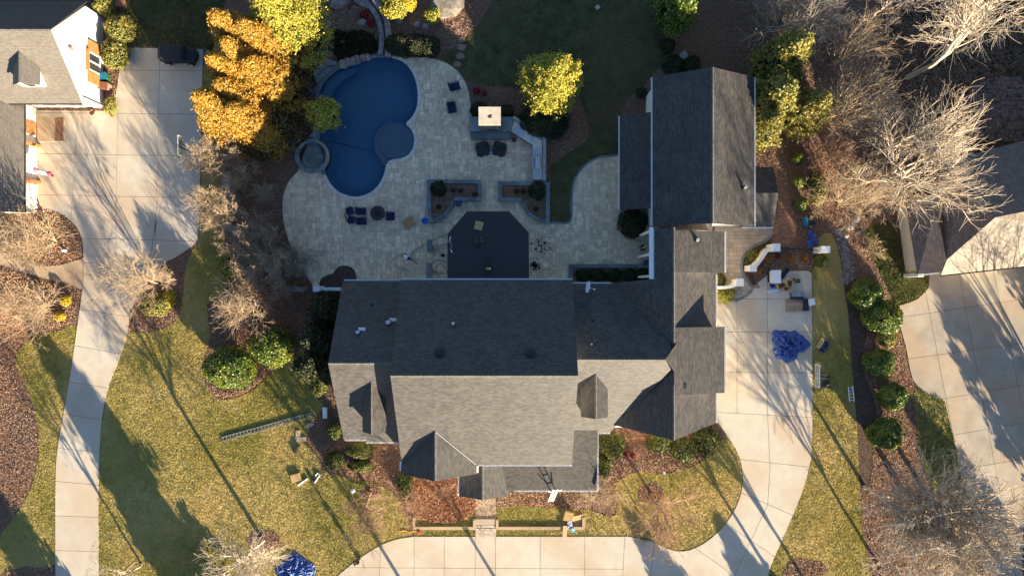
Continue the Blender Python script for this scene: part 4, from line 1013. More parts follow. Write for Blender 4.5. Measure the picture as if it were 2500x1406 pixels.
# ------------------------------------------------------------------ right neighbour
rh = thing('far_house', 'tan roofed house with hipped shingle roof at the right edge', 'house', (50, 5, 0))
def Wp(px, py, h): return tuple(W(px, py, h))
A_, B_, C_, D_ = Wp(2297, 672, 3.3), Wp(2520, 648, 3.3), Wp(2520, 513, 8.0), Wp(2430, 531, 8.0)
E_ = Wp(2312, 634, 4.6)
def drop(p, q, t): return tuple(Vector(p) * (1 - t) + Vector(q) * t)
right_e = (A_[0] + (B_[0] - A_[0]) * 3, A_[1] + (B_[1] - A_[1]) * 3, 3.3); rid_e = (D_[0] + (C_[0] - D_[0]) * 8, D_[1] + (C_[1] - D_[1]) * 8, 8.0)
slope(rh, [A_, right_e, rid_e, D_, E_], M_shingleR)
N1, N2 = Wp(2280, 330, 3.3), Wp(2262, 470, 3.3)
slope(rh, [Wp(2290, 400, 3.6), E_, tuple(Vector(D_) + Vector((-0.006, 0, 0)))], M_shingleB)
slope(rh, [Wp(2290, 400, 3.6), tuple(Vector(D_) + Vector((0, 0.006, 0))), rid_e, (rid_e[0], rid_e[1] + 9, 3.3)], M_shingleB)
slope(rh, [Wp(2213, 500, 3.2), Wp(2241, 670, 3.2), Wp(2296, 664, 4.2), Wp(2311, 634, 4.62), Wp(2285, 500, 4.9)], M_shingleB)
gutter(rh, A_, right_e, (0.15, -1), M_gutter_dk); gutter(rh, Wp(2241, 671, 3.2), Wp(2296, 665, 3.3), (0.1, -1), M_trim)
mb = MB(); pts = [Wp(2228, 500, 0), Wp(2250, 665, 0), Wp(2295, 660, 0)]
w0 = [W(2228, 500, 3.1), W(2250, 660, 3.1), W(2300, 655, 3.1)]
mb.prism([(w0[0].x, w0[0].y), (w0[1].x, w0[1].y), (w0[2].x, w0[2].y), (right_e[0], right_e[1] + 0.8), (rid_e[0], rid_e[1] + 8)], 0, 3.15); mb.build('wall', M_cream, rh)
mb = MB(); mb.box(*(W(2236, 668, 2.5).x, W(2250, 668, 2.5).x), W(2236, 676, 2.5).y, W(2236, 668, 2.5).y, 0, 2.9); mb.build('downspout', M_trim, rh)

# ------------------------------------------------------------------ stone pavement east of the house, gate walls
EP = P2(smooth([(1745, 552), (1800, 552), (1880, 556), (1882, 580), (1868, 592), (1838, 606), (1818, 628), (1813, 652), (1822, 680), (1840, 702), (1826, 722), (1795, 736), (1770, 738), (1745, 735)], 2))
m = MB(); m.prism(EP, -0.05, 0.04); epat = m.build('side_patio', M_joint, kind='structure')
rr = random.Random(5); cnt = 0
xs = [p[0] for p in EP]; ys = [p[1] for p in EP]; yy = min(ys)
while yy < max(ys):
    hh = rr.choice((0.4, 0.5)); xx = min(xs)
    while xx < max(xs):
        ww = rr.choice((0.4, 0.6, 0.8)); q = clip_rect(EP, xx + 0.012, xx + ww - 0.012, yy + 0.012, yy + hh - 0.012); q = clean(q)
        if len(q) > 2 and abs(area(q)) > 0.02: mm = MB(); mm.prism(q, 0.03, 0.07 + rr.uniform(0, 0.006)); mm.build('paver', M_sidep, epat)
        xx += ww
    yy += hh
strip_along(P2(smooth([(1882, 582), (1868, 592), (1838, 606), (1818, 628), (1813, 652), (1822, 680), (1840, 702), (1826, 722), (1795, 738)], 3, False)), 0.3, 0, 0.1, 'edging_stone', M_blue, epat, 0.6, side=1)
# brick paved court north-east
BP = P2([(1848, 560), (1900, 545), (1912, 430), (1925, 470), (1945, 560), (1940, 606), (1895, 600), (1880, 596), (1882, 575)])
m = MB(); m.prism(BP, -0.05, 0.03); bpat = m.build('brick_court', M_joint, kind='structure')
xs = [p[0] for p in BP]; ys = [p[1] for p in BP]
brickfield('brick_court', min(xs), max(xs), min(ys), max(ys), 0.4, 0.2, M_brick, 0, 295, bpat, clip=BP, gap=0.012)
def curved_wall(pts_px, w, h, name, label, piers=()):
    pw = P2(smooth(pts_px, 4, False)); c = pw[len(pw) // 2]
    t = thing(name, label, 'wall', (c[0], c[1], 0))
    L_, R_ = [], []
    for i, p in enumerate(pw):
        a = pw[max(i - 1, 0)]; b_ = pw[min(i + 1, len(pw) - 1)]; d = (b_[0] - a[0], b_[1] - a[1]); l = math.hypot(*d); nx_, ny_ = -d[1] / l, d[0] / l
        L_.append((p[0] + nx_ * w / 2, p[1] + ny_ * w / 2)); R_.append((p[0] - nx_ * w / 2, p[1] - ny_ * w / 2))
    mb = MB(); mb.prism(L_ + R_[::-1], 0, h); mb.build('wall_body', M_white, t)
    for (px, py, s, hh) in piers:
        p = W(px, py); mb = MB(); mb.box(p.x - s, p.x + s, p.y - s, p.y + s, 0, hh); pr = mb.build('pier', M_white, t)
        mb = MB(); mb.box(p.x - s - 0.06, p.x + s + 0.06, p.y - s - 0.06, p.y + s + 0.06, hh, hh + 0.09); mb.build('cap', M_trim, pr)
    return t
curved_wall([(1822, 658), (1835, 648), (1850, 628), (1862, 612), (1878, 606)], 0.32, 1.7, 'garden_wall', 'curved white garden wall with two square piers right of the gate', ((1878, 607, 0.38, 2.0), (1824, 656, 0.32, 1.9)))
curved_wall([(1738, 702), (1760, 702), (1780, 698), (1792, 690)], 0.32, 1.6, 'garden_wall', 'short curved white wall joining the house to the left gate pier', ((1792, 690, 0.35, 1.9),))
pr = thing('gate_pier', 'lone white square pier at the right end of the thin fence', 'pier', tuple(W(1993, 612)))
p = W(1995, 612); mb = MB(); mb.box(p.x - 0.48, p.x + 0.38, p.y - 0.32, p.y + 0.32, 0, 2.1); mb.build('pier_body', M_white, pr)
mb = MB(); mb.box(p.x - 0.53, p.x + 0.43, p.y - 0.37, p.y + 0.37, 2.1, 2.2); mb.build('cap', M_trim, pr)
# thin metal fence between the two piers
fn = thing('metal_fence', 'thin black metal fence between the two white piers', 'fence', tuple(W(1940, 607)))
a, b_ = W(1888, 606), W(1985, 612)
mb = MB(); mb.tube((a.x, a.y, 1.25), (b_.x, b_.y, 1.25), 0.025, n=6); mb.build('top_rail', M_iron, fn); mb = MB(); mb.tube((a.x, a.y, 0.2), (b_.x, b_.y, 0.2), 0.02, n=6); mb.build('bottom_rail', M_iron, fn)
pk = MB(); pk.tube((0, 0, 0.05), (0, 0, 1.3), 0.01, n=5); me0 = None
for i in range(30):
    t = (i + 0.5) / 30; q = a.lerp(b_, t)
    if me0 is None: o = pk.build('picket', M_iron, fn, world=False); me0 = o.data
    else: o = bpy.data.objects.new('picket', me0); COL.objects.link(o); o.parent = fn
    o.location = (q.x - fn.location.x, q.y - fn.location.y, 0)
# iron gate standing open
gt = thing('iron_gate', 'black wrought iron gate standing open at the end of the stone path', 'gate', tuple(W(1826, 668)))
a, b_ = W(1824, 668), W(1843, 702); d = (b_ - a).normalized()
mb = MB(); 
for z in (0.1, 1.0, 1.5): mb.tube((a.x, a.y, z), (b_.x, b_.y, z), 0.03, n=6)
mb.tube((a.x, a.y, 0), (a.x, a.y, 1.55), 0.035, n=6); mb.tube((b_.x, b_.y, 0), (b_.x, b_.y, 1.55), 0.035, n=6); mb.build('frame', M_iron, gt)
for i in range(9):
    q = a.lerp(b_, (i + 1) / 10); mb = MB(); mb.tube((q.x, q.y, 0.1), (q.x, q.y, 1.5 + 0.12 * math.sin(i)), 0.018, n=5)
    ci = Vector((q.x, q.y, 0.8)); mb.tube(ci + Vector((0.0, 0, -0.1)), ci + d * 0.14 + Vector((0.05, 0, 0.1)), 0.018, n=5); mb.build('bar', M_iron, gt)

# west garden wall (curved, stone capped) between driveway and pool yard
def capwall(pts_px, w, h, name, label, step=0.7, mcap=M_conc):
    pw = P2(smooth(pts_px, 4, False)); c = pw[len(pw) // 2]; t = thing(name, label, 'wall', (c[0], c[1], 0))
    L_, R_ = [], []
    for i, p in enumerate(pw):
        a = pw[max(i - 1, 0)]; b_ = pw[min(i + 1, len(pw) - 1)]; d = (b_[0] - a[0], b_[1] - a[1]); l = math.hypot(*d); nx_, ny_ = -d[1] / l, d[0] / l
        L_.append((p[0] + nx_ * w / 2, p[1] + ny_ * w / 2)); R_.append((p[0] - nx_ * w / 2, p[1] - ny_ * w / 2))
    mb = MB(); mb.prism(L_ + R_[::-1], 0, h - 0.08); mb.build('wall_body', M_stone, t)
    shifted = [(p[0], p[1]) for p in L_]
    strip_along(shifted, w + 0.05, h - 0.08, h, 'cap_stone', mcap, t, step, side=1)
    return t
M_capst = mat('grey_cap', (0.44, 0.41, 0.36), (0.26, 0.25, 0.23), rough=0.8, scale=2.5, tint=0.25)
capwall([(570, 425), (566, 470), (562, 520)], 0.85, 1.6, 'garden_wall', 'straight grey capped wall between the driveway and the pool yard', mcap=M_capst)
capwall([(556, 550), (580, 560), (605, 578), (635, 610), (665, 650), (690, 690), (690, 705)], 0.75, 1.5, 'garden_wall', 'curved grey capped wall winding among bare shrubs toward the house', mcap=M_capst)
capwall([(672, 705), (700, 705), (750, 706)], 0.5, 1.4, 'garden_wall', 'short stacked stone wall running east from the curved wall', 0.25, mcap=M_rock)
t = thing('entry_wall', 'narrow white wall and pier left of the house back corner', 'wall', tuple(W(800, 705)))
p = W(783, 705); mb = MB(); mb.box(p.x - 0.3, p.x + 0.45, p.y - 0.3, p.y + 0.3, 0, 2.0); mb.build('pier', M_trim, t)
q = W(840, 706); mb = MB(); mb.box(p.x + 0.45, q.x, p.y - 0.2, p.y + 0.16, 0, 1.7); mb.build('wall_body', M_trim, t)

# ------------------------------------------------------------------ outdoor fireplace, kitchen, planters
fp = thing('outdoor_fireplace', 'stone outdoor fireplace with sunlit square chimney top behind the patio', 'fireplace', tuple(W(1198, 318)))
p0, p1 = W(1147, 325), W(1250, 291)
mb = MB(); mb.box(p0.x, p1.x, p0.y, p1.y, 0, 0.9); mb.build('wing', M_stone, fp)
for k in range(4):
    xa, xb = p0.x + (p1.x - p0.x) * k / 4 + 0.01, p0.x + (p1.x - p0.x) * (k + 1) / 4 - 0.01
    mb = MB(); mb.box(xa, xb, p0.y - 0.02, p1.y, 0.9, 0.98); mb.build('cap_stone', M_blue, fp)
hx0, hx1 = W(1150, 342), W(1248, 326)
for k in range(3):
    xa, xb = hx0.x + (hx1.x - hx0.x) * k / 3 + 0.01, hx0.x + (hx1.x - hx0.x) * (k + 1) / 3 - 0.01
    mb = MB(); mb.box(xa, xb, hx0.y, hx1.y, 0, 0.45); mb.build('hearth_stone', M_blue, fp)
c0, c1 = W(1174, 323), W(1222, 284)
rr = random.Random(2); z = 0.95
while z < 3.5:
    hh = rr.uniform(0.14, 0.22)
    for (xa, xb, ya, yb) in ((c0.x, c1.x, c0.y, c0.y + 0.3), (c0.x, c1.x, c1.y - 0.3, c1.y), (c0.x, c0.x + 0.3, c0.y + 0.305, c1.y - 0.305), (c1.x - 0.3, c1.x, c0.y + 0.305, c1.y - 0.305)):
        horiz = xb - xa > yb - ya; s = xa if horiz else ya; e = xb if horiz else yb
        while s < e - 0.01:
            l = min(rr.uniform(0.25, 0.6), e - s); j = rr.uniform(-0.03, 0.02); mm = MB()
            if horiz: mm.box(s + 0.008, s + l - 0.008, ya + j * (ya == c0.y), yb - j * (ya != c0.y), z, z + hh - 0.012)
            else: mm.box(xa + j * (xa == c0.x), xb - j * (xa != c0.x), s + 0.008, s + l - 0.008, z, z + hh - 0.012)
            mm.build('stone', M_stone, fp); s += l
    z += hh
mb = MB(); mb.box(c0.x + 0.2, c1.x - 0.2, c0.y + 0.2, c1.y - 0.2, 0.9, 3.45); mb.build('chimney_core', M_stone, fp)
oc = [(c0.x - 0.08, c0.y - 0.08), (c1.x + 0.08, c0.y - 0.08), (c1.x + 0.08, c1.y + 0.08), (c0.x - 0.08, c1.y + 0.08)]
cx, cy = (c0.x + c1.x) / 2, (c0.y + c1.y) / 2; ic = [(cx - 0.2, cy - 0.2), (cx + 0.2, cy - 0.2), (cx + 0.2, cy + 0.2), (cx - 0.2, cy + 0.2)]
mb = MB(); mb.ring(oc, ic, z, z + 0.12); mb.build('chimney_cap', mat('pale_limestone', (0.6, 0.53, 0.42), (0.45, 0.4, 0.33), scale=2), fp)
mb = MB(); mb.box(cx - 0.19, cx + 0.19, cy - 0.19, cy + 0.19, z - 0.2, z - 0.1); mb.build('flue', M_black, fp)
mb = MB(); mb.box(W(1184, 0).x, W(1216, 0).x, c0.y - 0.06, c0.y - 0.035, 0.46, 1.2); mb.build('firebox', M_black, fp)
kt = thing('outdoor_kitchen', 'angled stone outdoor kitchen counter with steel appliances', 'kitchen counter', tuple(W(1300, 370)))
outer = [(1250, 292), (1257, 291), (1330, 344), (1331, 444), (1302, 444), (1301, 360), (1246, 326)]
h = 0.95
mb = MB(); mb.prism(P2(outer), 0, 0.9); mb.build('counter_body', M_stone, kt)
mb = MB(); mb.prism(P2([(1256, 300), (1322, 349), (1323, 441), (1300, 441), (1300, 359), (1247, 325)]), 0.9, 0.96); mb.build('countertop', M_coping, kt)
mb = MB(); mb.prism(P2([(1251, 291), (1257, 290), (1332, 343), (1332, 445), (1324, 445), (1324, 348), (1253, 297)]), 0, 1.12); mb.build('back_ledge', M_capst, kt)
def rbox(parent, px, py, sx, sy, z0, z1, ang, name, material):
    p = W(px, py, z1); mb = MB(); mb.obox(Matrix.Translation((p.x, p.y, (z0 + z1) / 2)) @ Matrix.Rotation(math.radians(ang), 4, 'Z'), sx, sy, z1 - z0); return mb.build(name, material, parent)
rbox(kt, 1266, 322, 1.0, 0.85, 0.96, 1.1, -36, 'fridge_lid', M_steel); rbox(kt, 1300, 343, 0.42, 0.4, 0.96, 0.99, -36, 'sink', M_steel)
rbox(kt, 1313, 371, 0.85, 0.7, 0.96, 1.08, 0, 'side_burner', M_steel); rbox(kt, 1311, 429, 0.75, 0.8, 0.96, 1.08, 0, 'side_burner', M_steel)
p = W(1313, 398, 1.2); mb = MB(); mb.tube((p.x, p.y - 0.62, 1.12), (p.x, p.y + 0.62, 1.12), 0.36, n=20); mb.build('grill_hood', M_steel, kt, smooth_=False)
mb = MB(); mb.box(p.x - 0.62, p.x - 0.42, p.y - 0.6, p.y + 0.6, 0.96, 1.05); mb.build('grill_shelf', M_steel, kt)
mb = MB(); mb.tube((p.x - 0.5, p.y - 0.55, 1.2), (p.x - 0.5, p.y + 0.55, 1.2), 0.03, n=6); mb.build('handle', M_steel, kt)
q = W(1296, 335); mb = MB(); mb.tube((q.x, q.y, 0.95), (q.x, q.y, 1.3), 0.02, n=6); mb.tube((q.x, q.y, 1.3), (q.x - 0.15, q.y - 0.15, 1.25), 0.02, n=6); mb.build('faucet', M_steel, kt)
p = W(1255, 340, 0.8); mb = MB(); mb.lathe((p.x, p.y, 0), [(0.2, 0), (0.24, 0.75), (0.26, 0.8)], 14); tag(mb.build('trash_can', M_black), 'black round trash can at the left end of the steel counter', 'trash can')
def planter(outer_px, inner_px, label, h=0.5):
    c = W(sum(p[0] for p in outer_px) / len(outer_px), sum(p[1] for p in outer_px) / len(outer_px)); t = thing('planter', label, 'planter', (c.x, c.y, 0), group=None)
    O, I = ccw(P2(outer_px)), ccw(P2(inner_px))
    mb = MB(); mb.prism(I, 0, h - 0.1); mb.build('soil', M_mulch, t)
    return t, O, I
PL1o = [(1043, 440), (1175, 441), (1177, 491), (1110, 492)] + smooth([(1107, 505), (1098, 520), (1084, 534), (1066, 543), (1046, 545)], 2, False)
PL1i = [(1053, 450), (1166, 451), (1166, 482), (1101, 482)] + smooth([(1098, 500), (1090, 514), (1078, 526), (1064, 534), (1054, 536)], 2, False)
PL2o = [(1341, 446), (1341, 546)] + smooth([(1322, 545), (1300, 535), (1282, 518), (1274, 494)], 2, False) + [(1217, 492), (1217, 444)]
PL2i = [(1331, 453), (1331, 541)] + smooth([(1318, 534), (1300, 522), (1287, 506), (1281, 486)], 2, False) + [(1227, 484), (1227, 452)]
def planter_ring(t, pts_px, w, side, h=0.5, closed=True):
    path = P2(pts_px); path = path + [path[0]] if closed else path
    if closed: path = ccw(path[:-1]); path = path + [path[0]]
    # corner-preserving: run each straight leg separately
    mb = MB(); n = len(path) - 1
    segs = [[path[0]]]
    for i in range(1, n):
        a, b_, c = path[i - 1], path[i], path[i + 1]
        ang = abs(math.degrees(math.atan2(c[1] - b_[1], c[0] - b_[0]) - math.atan2(b_[1] - a[1], b_[0] - a[0]))) % 360; ang = min(ang, 360 - ang)
        segs[-1].append(b_)
        if ang > 40: segs.append([b_])
    segs[-1].append(path[-1])
    for s in segs:
        if len(s) < 2: continue
        strip_along(s, w, 0.0, h, 'coping_stone', M_blue, t, 0.75, side=side, gap=0.012)
for (o_, i_, lab) in ((PL1o, PL1i, 'left bluestone edged planter with a dark round shrub near the patio steps'), (PL2o, PL2i, 'right bluestone edged planter next to the outdoor kitchen')):
    t, O, I = planter(o_, i_, lab); planter_ring(t, o_, 0.42, -1)
for (xa, xb, ya, yb, lab) in ((1044, 1055, 586, 616, 'upper low grey stone block left of the veranda roof'), (1042, 1053, 642, 684, 'lower low grey stone block left of the veranda roof')):
    p, q = W(xa, yb), W(xb, ya); t = thing('stone_pier', lab, 'stone block', (p.x, p.y, 0)); mb = MB(); mb.box(p.x + 0.03, q.x - 0.03, p.y + 0.03, q.y - 0.03, 0, 0.5); mb.build('block', M_stone, t)
    mb = MB(); mb.box(p.x, q.x, p.y, q.y, 0.5, 0.56); mb.build('cap_stone', M_blue, t)
# back planter by the wing
p, q = W(1388, 690), W(1590, 645)
t = thing('planter', 'long bluestone edged bed of dark shrubs against the back of the right wing', 'planter', (p.x, p.y, 0))
strip_along([(p.x, p.y), (p.x, q.y), (q.x, q.y)], 0.42, 0, 0.35, 'coping_stone', M_blue, t, 0.8, side=1); mb = MB(); mb.box(p.x + 0.43, q.x, p.y, q.y - 0.43, 0, 0.25); mb.build('soil', M_mulch, t)
# utility plates
for (px, py, s, lab) in ((1668, 137, 0.55, 'pale square utility cover among dark shrubs north of the carriage house'), (1458, 20, 0.3, 'small pale square drain cover in the back lawn')):
    p = W(px, py); mb = MB(); mb.obox(Matrix.Translation((p.x, p.y, 0.12)) @ Matrix.Rotation(math.radians(35), 4, 'Z'), s * 1.6, s * 1.4, 0.16); tag(mb.build('utility_cover', M_capst), lab, 'utility cover')

# ------------------------------------------------------------------ foliage
def leaf_quads(P, N, size, rng, flat=0.6, elong=1.6):
    n = len(P); R = rng.normal(size=(n, 3)); Nn = N * flat + R * (1 - flat) ; Nn /= np.linalg.norm(Nn, axis=1, keepdims=True) + 1e-9
    T = np.cross(Nn, rng.normal(size=(n, 3))); T /= np.linalg.norm(T, axis=1, keepdims=True) + 1e-9
    B = np.cross(Nn, T); s = (size * rng.uniform(0.6, 1.3, n))[:, None]
    a, b_ = T * s * elong / 2, B * s / 2
    V = np.stack([P - a, P + b_, P + a, P - b_], 1)      # rhombic leaf
    return V.reshape(-1, 3)
def core_quads(prof, c, n=14, rng=None, jit=0.1):
    """closed surface of quads from profile [(r,z)...]"""
    V = []
    for r, z in prof:
        for k in range(n):
            a = 2 * math.pi * k / n; q = 1 + (rng.uniform(-jit, jit) if rng is not None else 0)
            V.append((c[0] + r * q * math.cos(a), c[1] + r * q * math.sin(a), c[2] + z))
    F = [(i * n + k, i * n + (k + 1) % n, (i + 1) * n + (k + 1) % n, (i + 1) * n + k) for i in range(len(prof) - 1) for k in range(n)]
    return np.array(V), np.array(F)
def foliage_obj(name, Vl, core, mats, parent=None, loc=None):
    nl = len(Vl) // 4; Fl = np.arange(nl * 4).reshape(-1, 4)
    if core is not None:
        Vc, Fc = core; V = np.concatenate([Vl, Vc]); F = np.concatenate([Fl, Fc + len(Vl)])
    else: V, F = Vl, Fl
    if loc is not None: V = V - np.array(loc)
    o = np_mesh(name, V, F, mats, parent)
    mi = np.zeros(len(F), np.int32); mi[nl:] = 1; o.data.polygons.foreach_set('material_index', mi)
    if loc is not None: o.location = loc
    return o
def conifer(bx, by, h, r, label, leaf, seed, z0=0.4, n=16000, size=0.2, power=0.8, group=None, name='conifer', top_round=0.0, trunk=True, clumps=260, spread=0.30):
    rng = np.random.default_rng(seed)
    t = thing(name, label, 'tree', (bx, by, 0), group=group)
    if trunk: mb = MB(); mb.tube((bx, by, 0), (bx, by, h * 0.9), 0.05 + h * 0.014, 0.03, 8); mb.build('trunk', M_bark_d, t)
    nc = clumps; u = rng.uniform(0, 1, nc) ** 0.75; z = z0 + (h - z0) * (u ** 1.0)
    prof = lambda zz: r * np.clip(1 - ((zz - z0) / (h - z0)) ** (1.0 + top_round * 2), 0, 1) ** power * np.clip((zz - z0 + 0.8) / 1.6, 0.3, 1)
    th = rng.uniform(0, 2 * math.pi, nc); lob = 1 + 0.16 * np.sin(3 * th + seed) + 0.1 * np.sin(5 * th + z * 2.1)
    rad = prof(z) * rng.uniform(0.70, 1.08, nc) * lob
    C = np.c_[bx + rad * np.cos(th), by + rad * np.sin(th), z]
    m = n // nc; Nd = np.c_[np.cos(th), np.sin(th), np.full(nc, 0.7)]; Nd /= np.linalg.norm(Nd, axis=1, keepdims=True)
    cs = spread * (0.5 + 0.7 * rng.uniform(0, 1, nc)) * (0.45 + 0.55 * np.clip(prof(z) / r, 0, 1)) * (r / 3) ** 0.5 
    off = rng.normal(size=(nc, m, 3)) * cs[:, None, None] * np.array([1.25, 1.25, 0.9])
    P = (C[:, None, :] + off).reshape(-1, 3); N = (Nd[:, None, :] + 0.4 * off / (cs[:, None, None] + 1e-6)).reshape(-1, 3)
    P[:, 2] = np.maximum(P[:, 2], 0.05)
    V = leaf_quads(P, N / np.linalg.norm(N, axis=1, keepdims=True), size, rng, 0.45)
    zs = np.linspace(z0, h * 0.97, 9); pr = [(0.02, z0)] + [(max(0.02, float(prof(zz)) * 0.72), float(zz)) for zz in zs] + [(0.02, h * 0.98)]
    core = core_quads(pr, (bx, by, 0), 14, rng, 0.12)
    return foliage_obj('crown', V, core, [leaf, M_core], t), t
def shrub(px, py, rpx, h, label, leaf, seed, size=0.13, n=3500, rz=None, name='shrub', cat='shrub', group=None, sy=1.0, clump=True, ang=0.0, hpx=0.6, parent=None):
    """rounded shrub; px,py = centre as seen at height h*hpx, rpx radius in photo pixels"""
    rng = np.random.default_rng(seed); c = W(px, py, h * hpx); k = (CAMH - h * hpx) / CAMH / PPM; r = rpx * k
    th = rng.uniform(0, 2 * math.pi, n); ph = np.arccos(rng.uniform(-0.25, 1, n))
    lob = 1 + 0.09 * np.sin(3 * th + seed) * np.sin(2 * ph + seed) + 0.06 * np.sin(6 * th + 2 * seed) * np.sin(5 * ph)
    q = lob * (rng.uniform(0.86, 1.04, n) if clump else rng.uniform(0.94, 1.01, n))
    x, y = r * q * np.sin(ph) * np.cos(th), r * sy * q * np.sin(ph) * np.sin(th); z = h * 0.42 + h * 0.56 * q * np.cos(ph)
    N = np.c_[np.sin(ph) * np.cos(th), np.sin(ph) * np.sin(th), np.cos(ph)]
    ca, sa = math.cos(ang), math.sin(ang)
    P = np.c_[x * ca - y * sa, x * sa + y * ca, np.maximum(z, 0.03)]
    V = leaf_quads(P, N, size, rng, 0.6 if clump else 0.85)
    pr = [(0.03, 0.02)] + [(r * 0.87 * math.sin(p) , h * 0.42 + h * 0.50 * math.cos(p)) for p in np.linspace(1.95, 0.05, 8)]
    Vc, Fc = core_quads(pr, (0, 0, 0), 14, rng, 0.05); Vc[:, 1] *= sy
    Vc = np.c_[Vc[:, 0] * ca - Vc[:, 1] * sa, Vc[:, 0] * sa + Vc[:, 1] * ca, Vc[:, 2]]
    o = foliage_obj(name, V, (Vc, Fc), [leaf, M_core]); o.location = (c.x, c.y, 0)
    return tag(o, label, cat, group)

# tall conifers west of the pool (tips measured in the photo, bases follow from their height)
def by_tip(tx, ty, h):
    p = W(tx, ty, h); return p.x, p.y
GC = 'tall bronze conifers between driveway and pool'
for (tx, ty, h, r, lab, lf, sd_) in (
    (518, 32, 13.5, 3.2, 'bronze orange conifer whose tip is uppermost, next to the golden conifer', L_orange, 31),
    (585, 55, 12.0, 2.9, 'bronze orange conifer directly below the golden conifer', L_orange, 32),
    (510, 140, 12.5, 3.0, 'bronze orange conifer in the middle of the left row', L_orange, 33),
    (478, 232, 13.0, 3.3, 'bronze orange conifer with the tip reaching farthest left toward the hoop', L_orange, 34),
    (548, 100, 12.2, 2.8, 'bronze orange conifer squeezed between the two uppermost ones', L_orange, 28), (530, 200, 11.6, 2.9, 'bronze orange conifer just right of the farthest left tip', L_orange, 29),
    (560, 262, 11.0, 2.9, 'lowest bronze orange conifer above the bare shrubs', L_orange, 35),
    (600, 150, 11.0, 3.0, 'bronze orange conifer in the centre of the clump', L_orange, 36),
    (640, -20, 12.0, 3.9, 'golden yellow conifer at the top edge left of the pool garden', L_yellow, 37)):
    bx, by = by_tip(tx, ty, h); conifer(bx, by, h, r * 1.15, lab, lf, sd_, n=44000, clumps=700, size=0.125, group=GC if lf is L_orange else None, spread=0.24, power=0.85)
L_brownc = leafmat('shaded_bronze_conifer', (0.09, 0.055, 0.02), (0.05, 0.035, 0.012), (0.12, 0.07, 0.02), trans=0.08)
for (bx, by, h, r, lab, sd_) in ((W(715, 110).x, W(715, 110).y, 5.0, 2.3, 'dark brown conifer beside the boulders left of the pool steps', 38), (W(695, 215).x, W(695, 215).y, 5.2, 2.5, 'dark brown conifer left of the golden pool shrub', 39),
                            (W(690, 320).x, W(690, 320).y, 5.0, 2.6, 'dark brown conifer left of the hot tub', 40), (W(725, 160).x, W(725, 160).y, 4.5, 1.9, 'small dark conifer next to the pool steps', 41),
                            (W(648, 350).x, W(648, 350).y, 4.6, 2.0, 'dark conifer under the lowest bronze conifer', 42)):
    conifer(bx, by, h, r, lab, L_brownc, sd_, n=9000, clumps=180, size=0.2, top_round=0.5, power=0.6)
bx, by = W(772, 272, 4).x, W(772, 272, 4).y; conifer(bx + 0.3, by, 5.6, 1.5, 'small golden green conifer overhanging the pool above the spa', L_yellow, 43, n=9000, clumps=140, size=0.17, top_round=0.6, power=0.6)
p = W(1341, 228); conifer(p.x, p.y, 9.6, 3.05, 'sunlit golden evergreen standing alone in the shaded back lawn', L_yellow, 44, n=34000, clumps=700, size=0.14, spread=0.22, top_round=0.35, power=0.62, name='evergreen_tree')
for (px, py, rp, h, lab, lf, s) in ((1330, 292, 62, 1.9, 'dark mass standing in for the shaded skirt of the golden evergreen', L_dark, 45),):
    shrub(px, py, rp, h, lab, lf, s, n=6000, sy=0.75)  # dark foliage added as the shade on the low golden crown
# top right conifers
for (tx, ty, h, r, lab, lf, s) in ((1975, 88, 11.0, 2.7, 'tall green conifer with orange lit tip below the bare tree at the top right', L_olive, 46), (1935, 205, 9.5, 3.1, 'pale green conifer right of the carriage house roof', L_olive, 47),
                          (2020, 240, 9.0, 2.6, 'mid green conifer right of the pale green conifer', L_olive, 48), (1900, 280, 7.5, 2.6, 'lowest pale green conifer touching the carriage house gutter', L_olive, 49)):
    bx, by = by_tip(tx, ty, h); conifer(bx, by, h, r, lab, lf, s, n=16000, clumps=260, size=0.19, spread=0.32)
bx, by = by_tip(1690, -35, 9); conifer(bx, by, 9, 2.3, 'bright green spruce with drooping branch tips at the top edge', L_green, 50, n=12000, clumps=200, size=0.2)

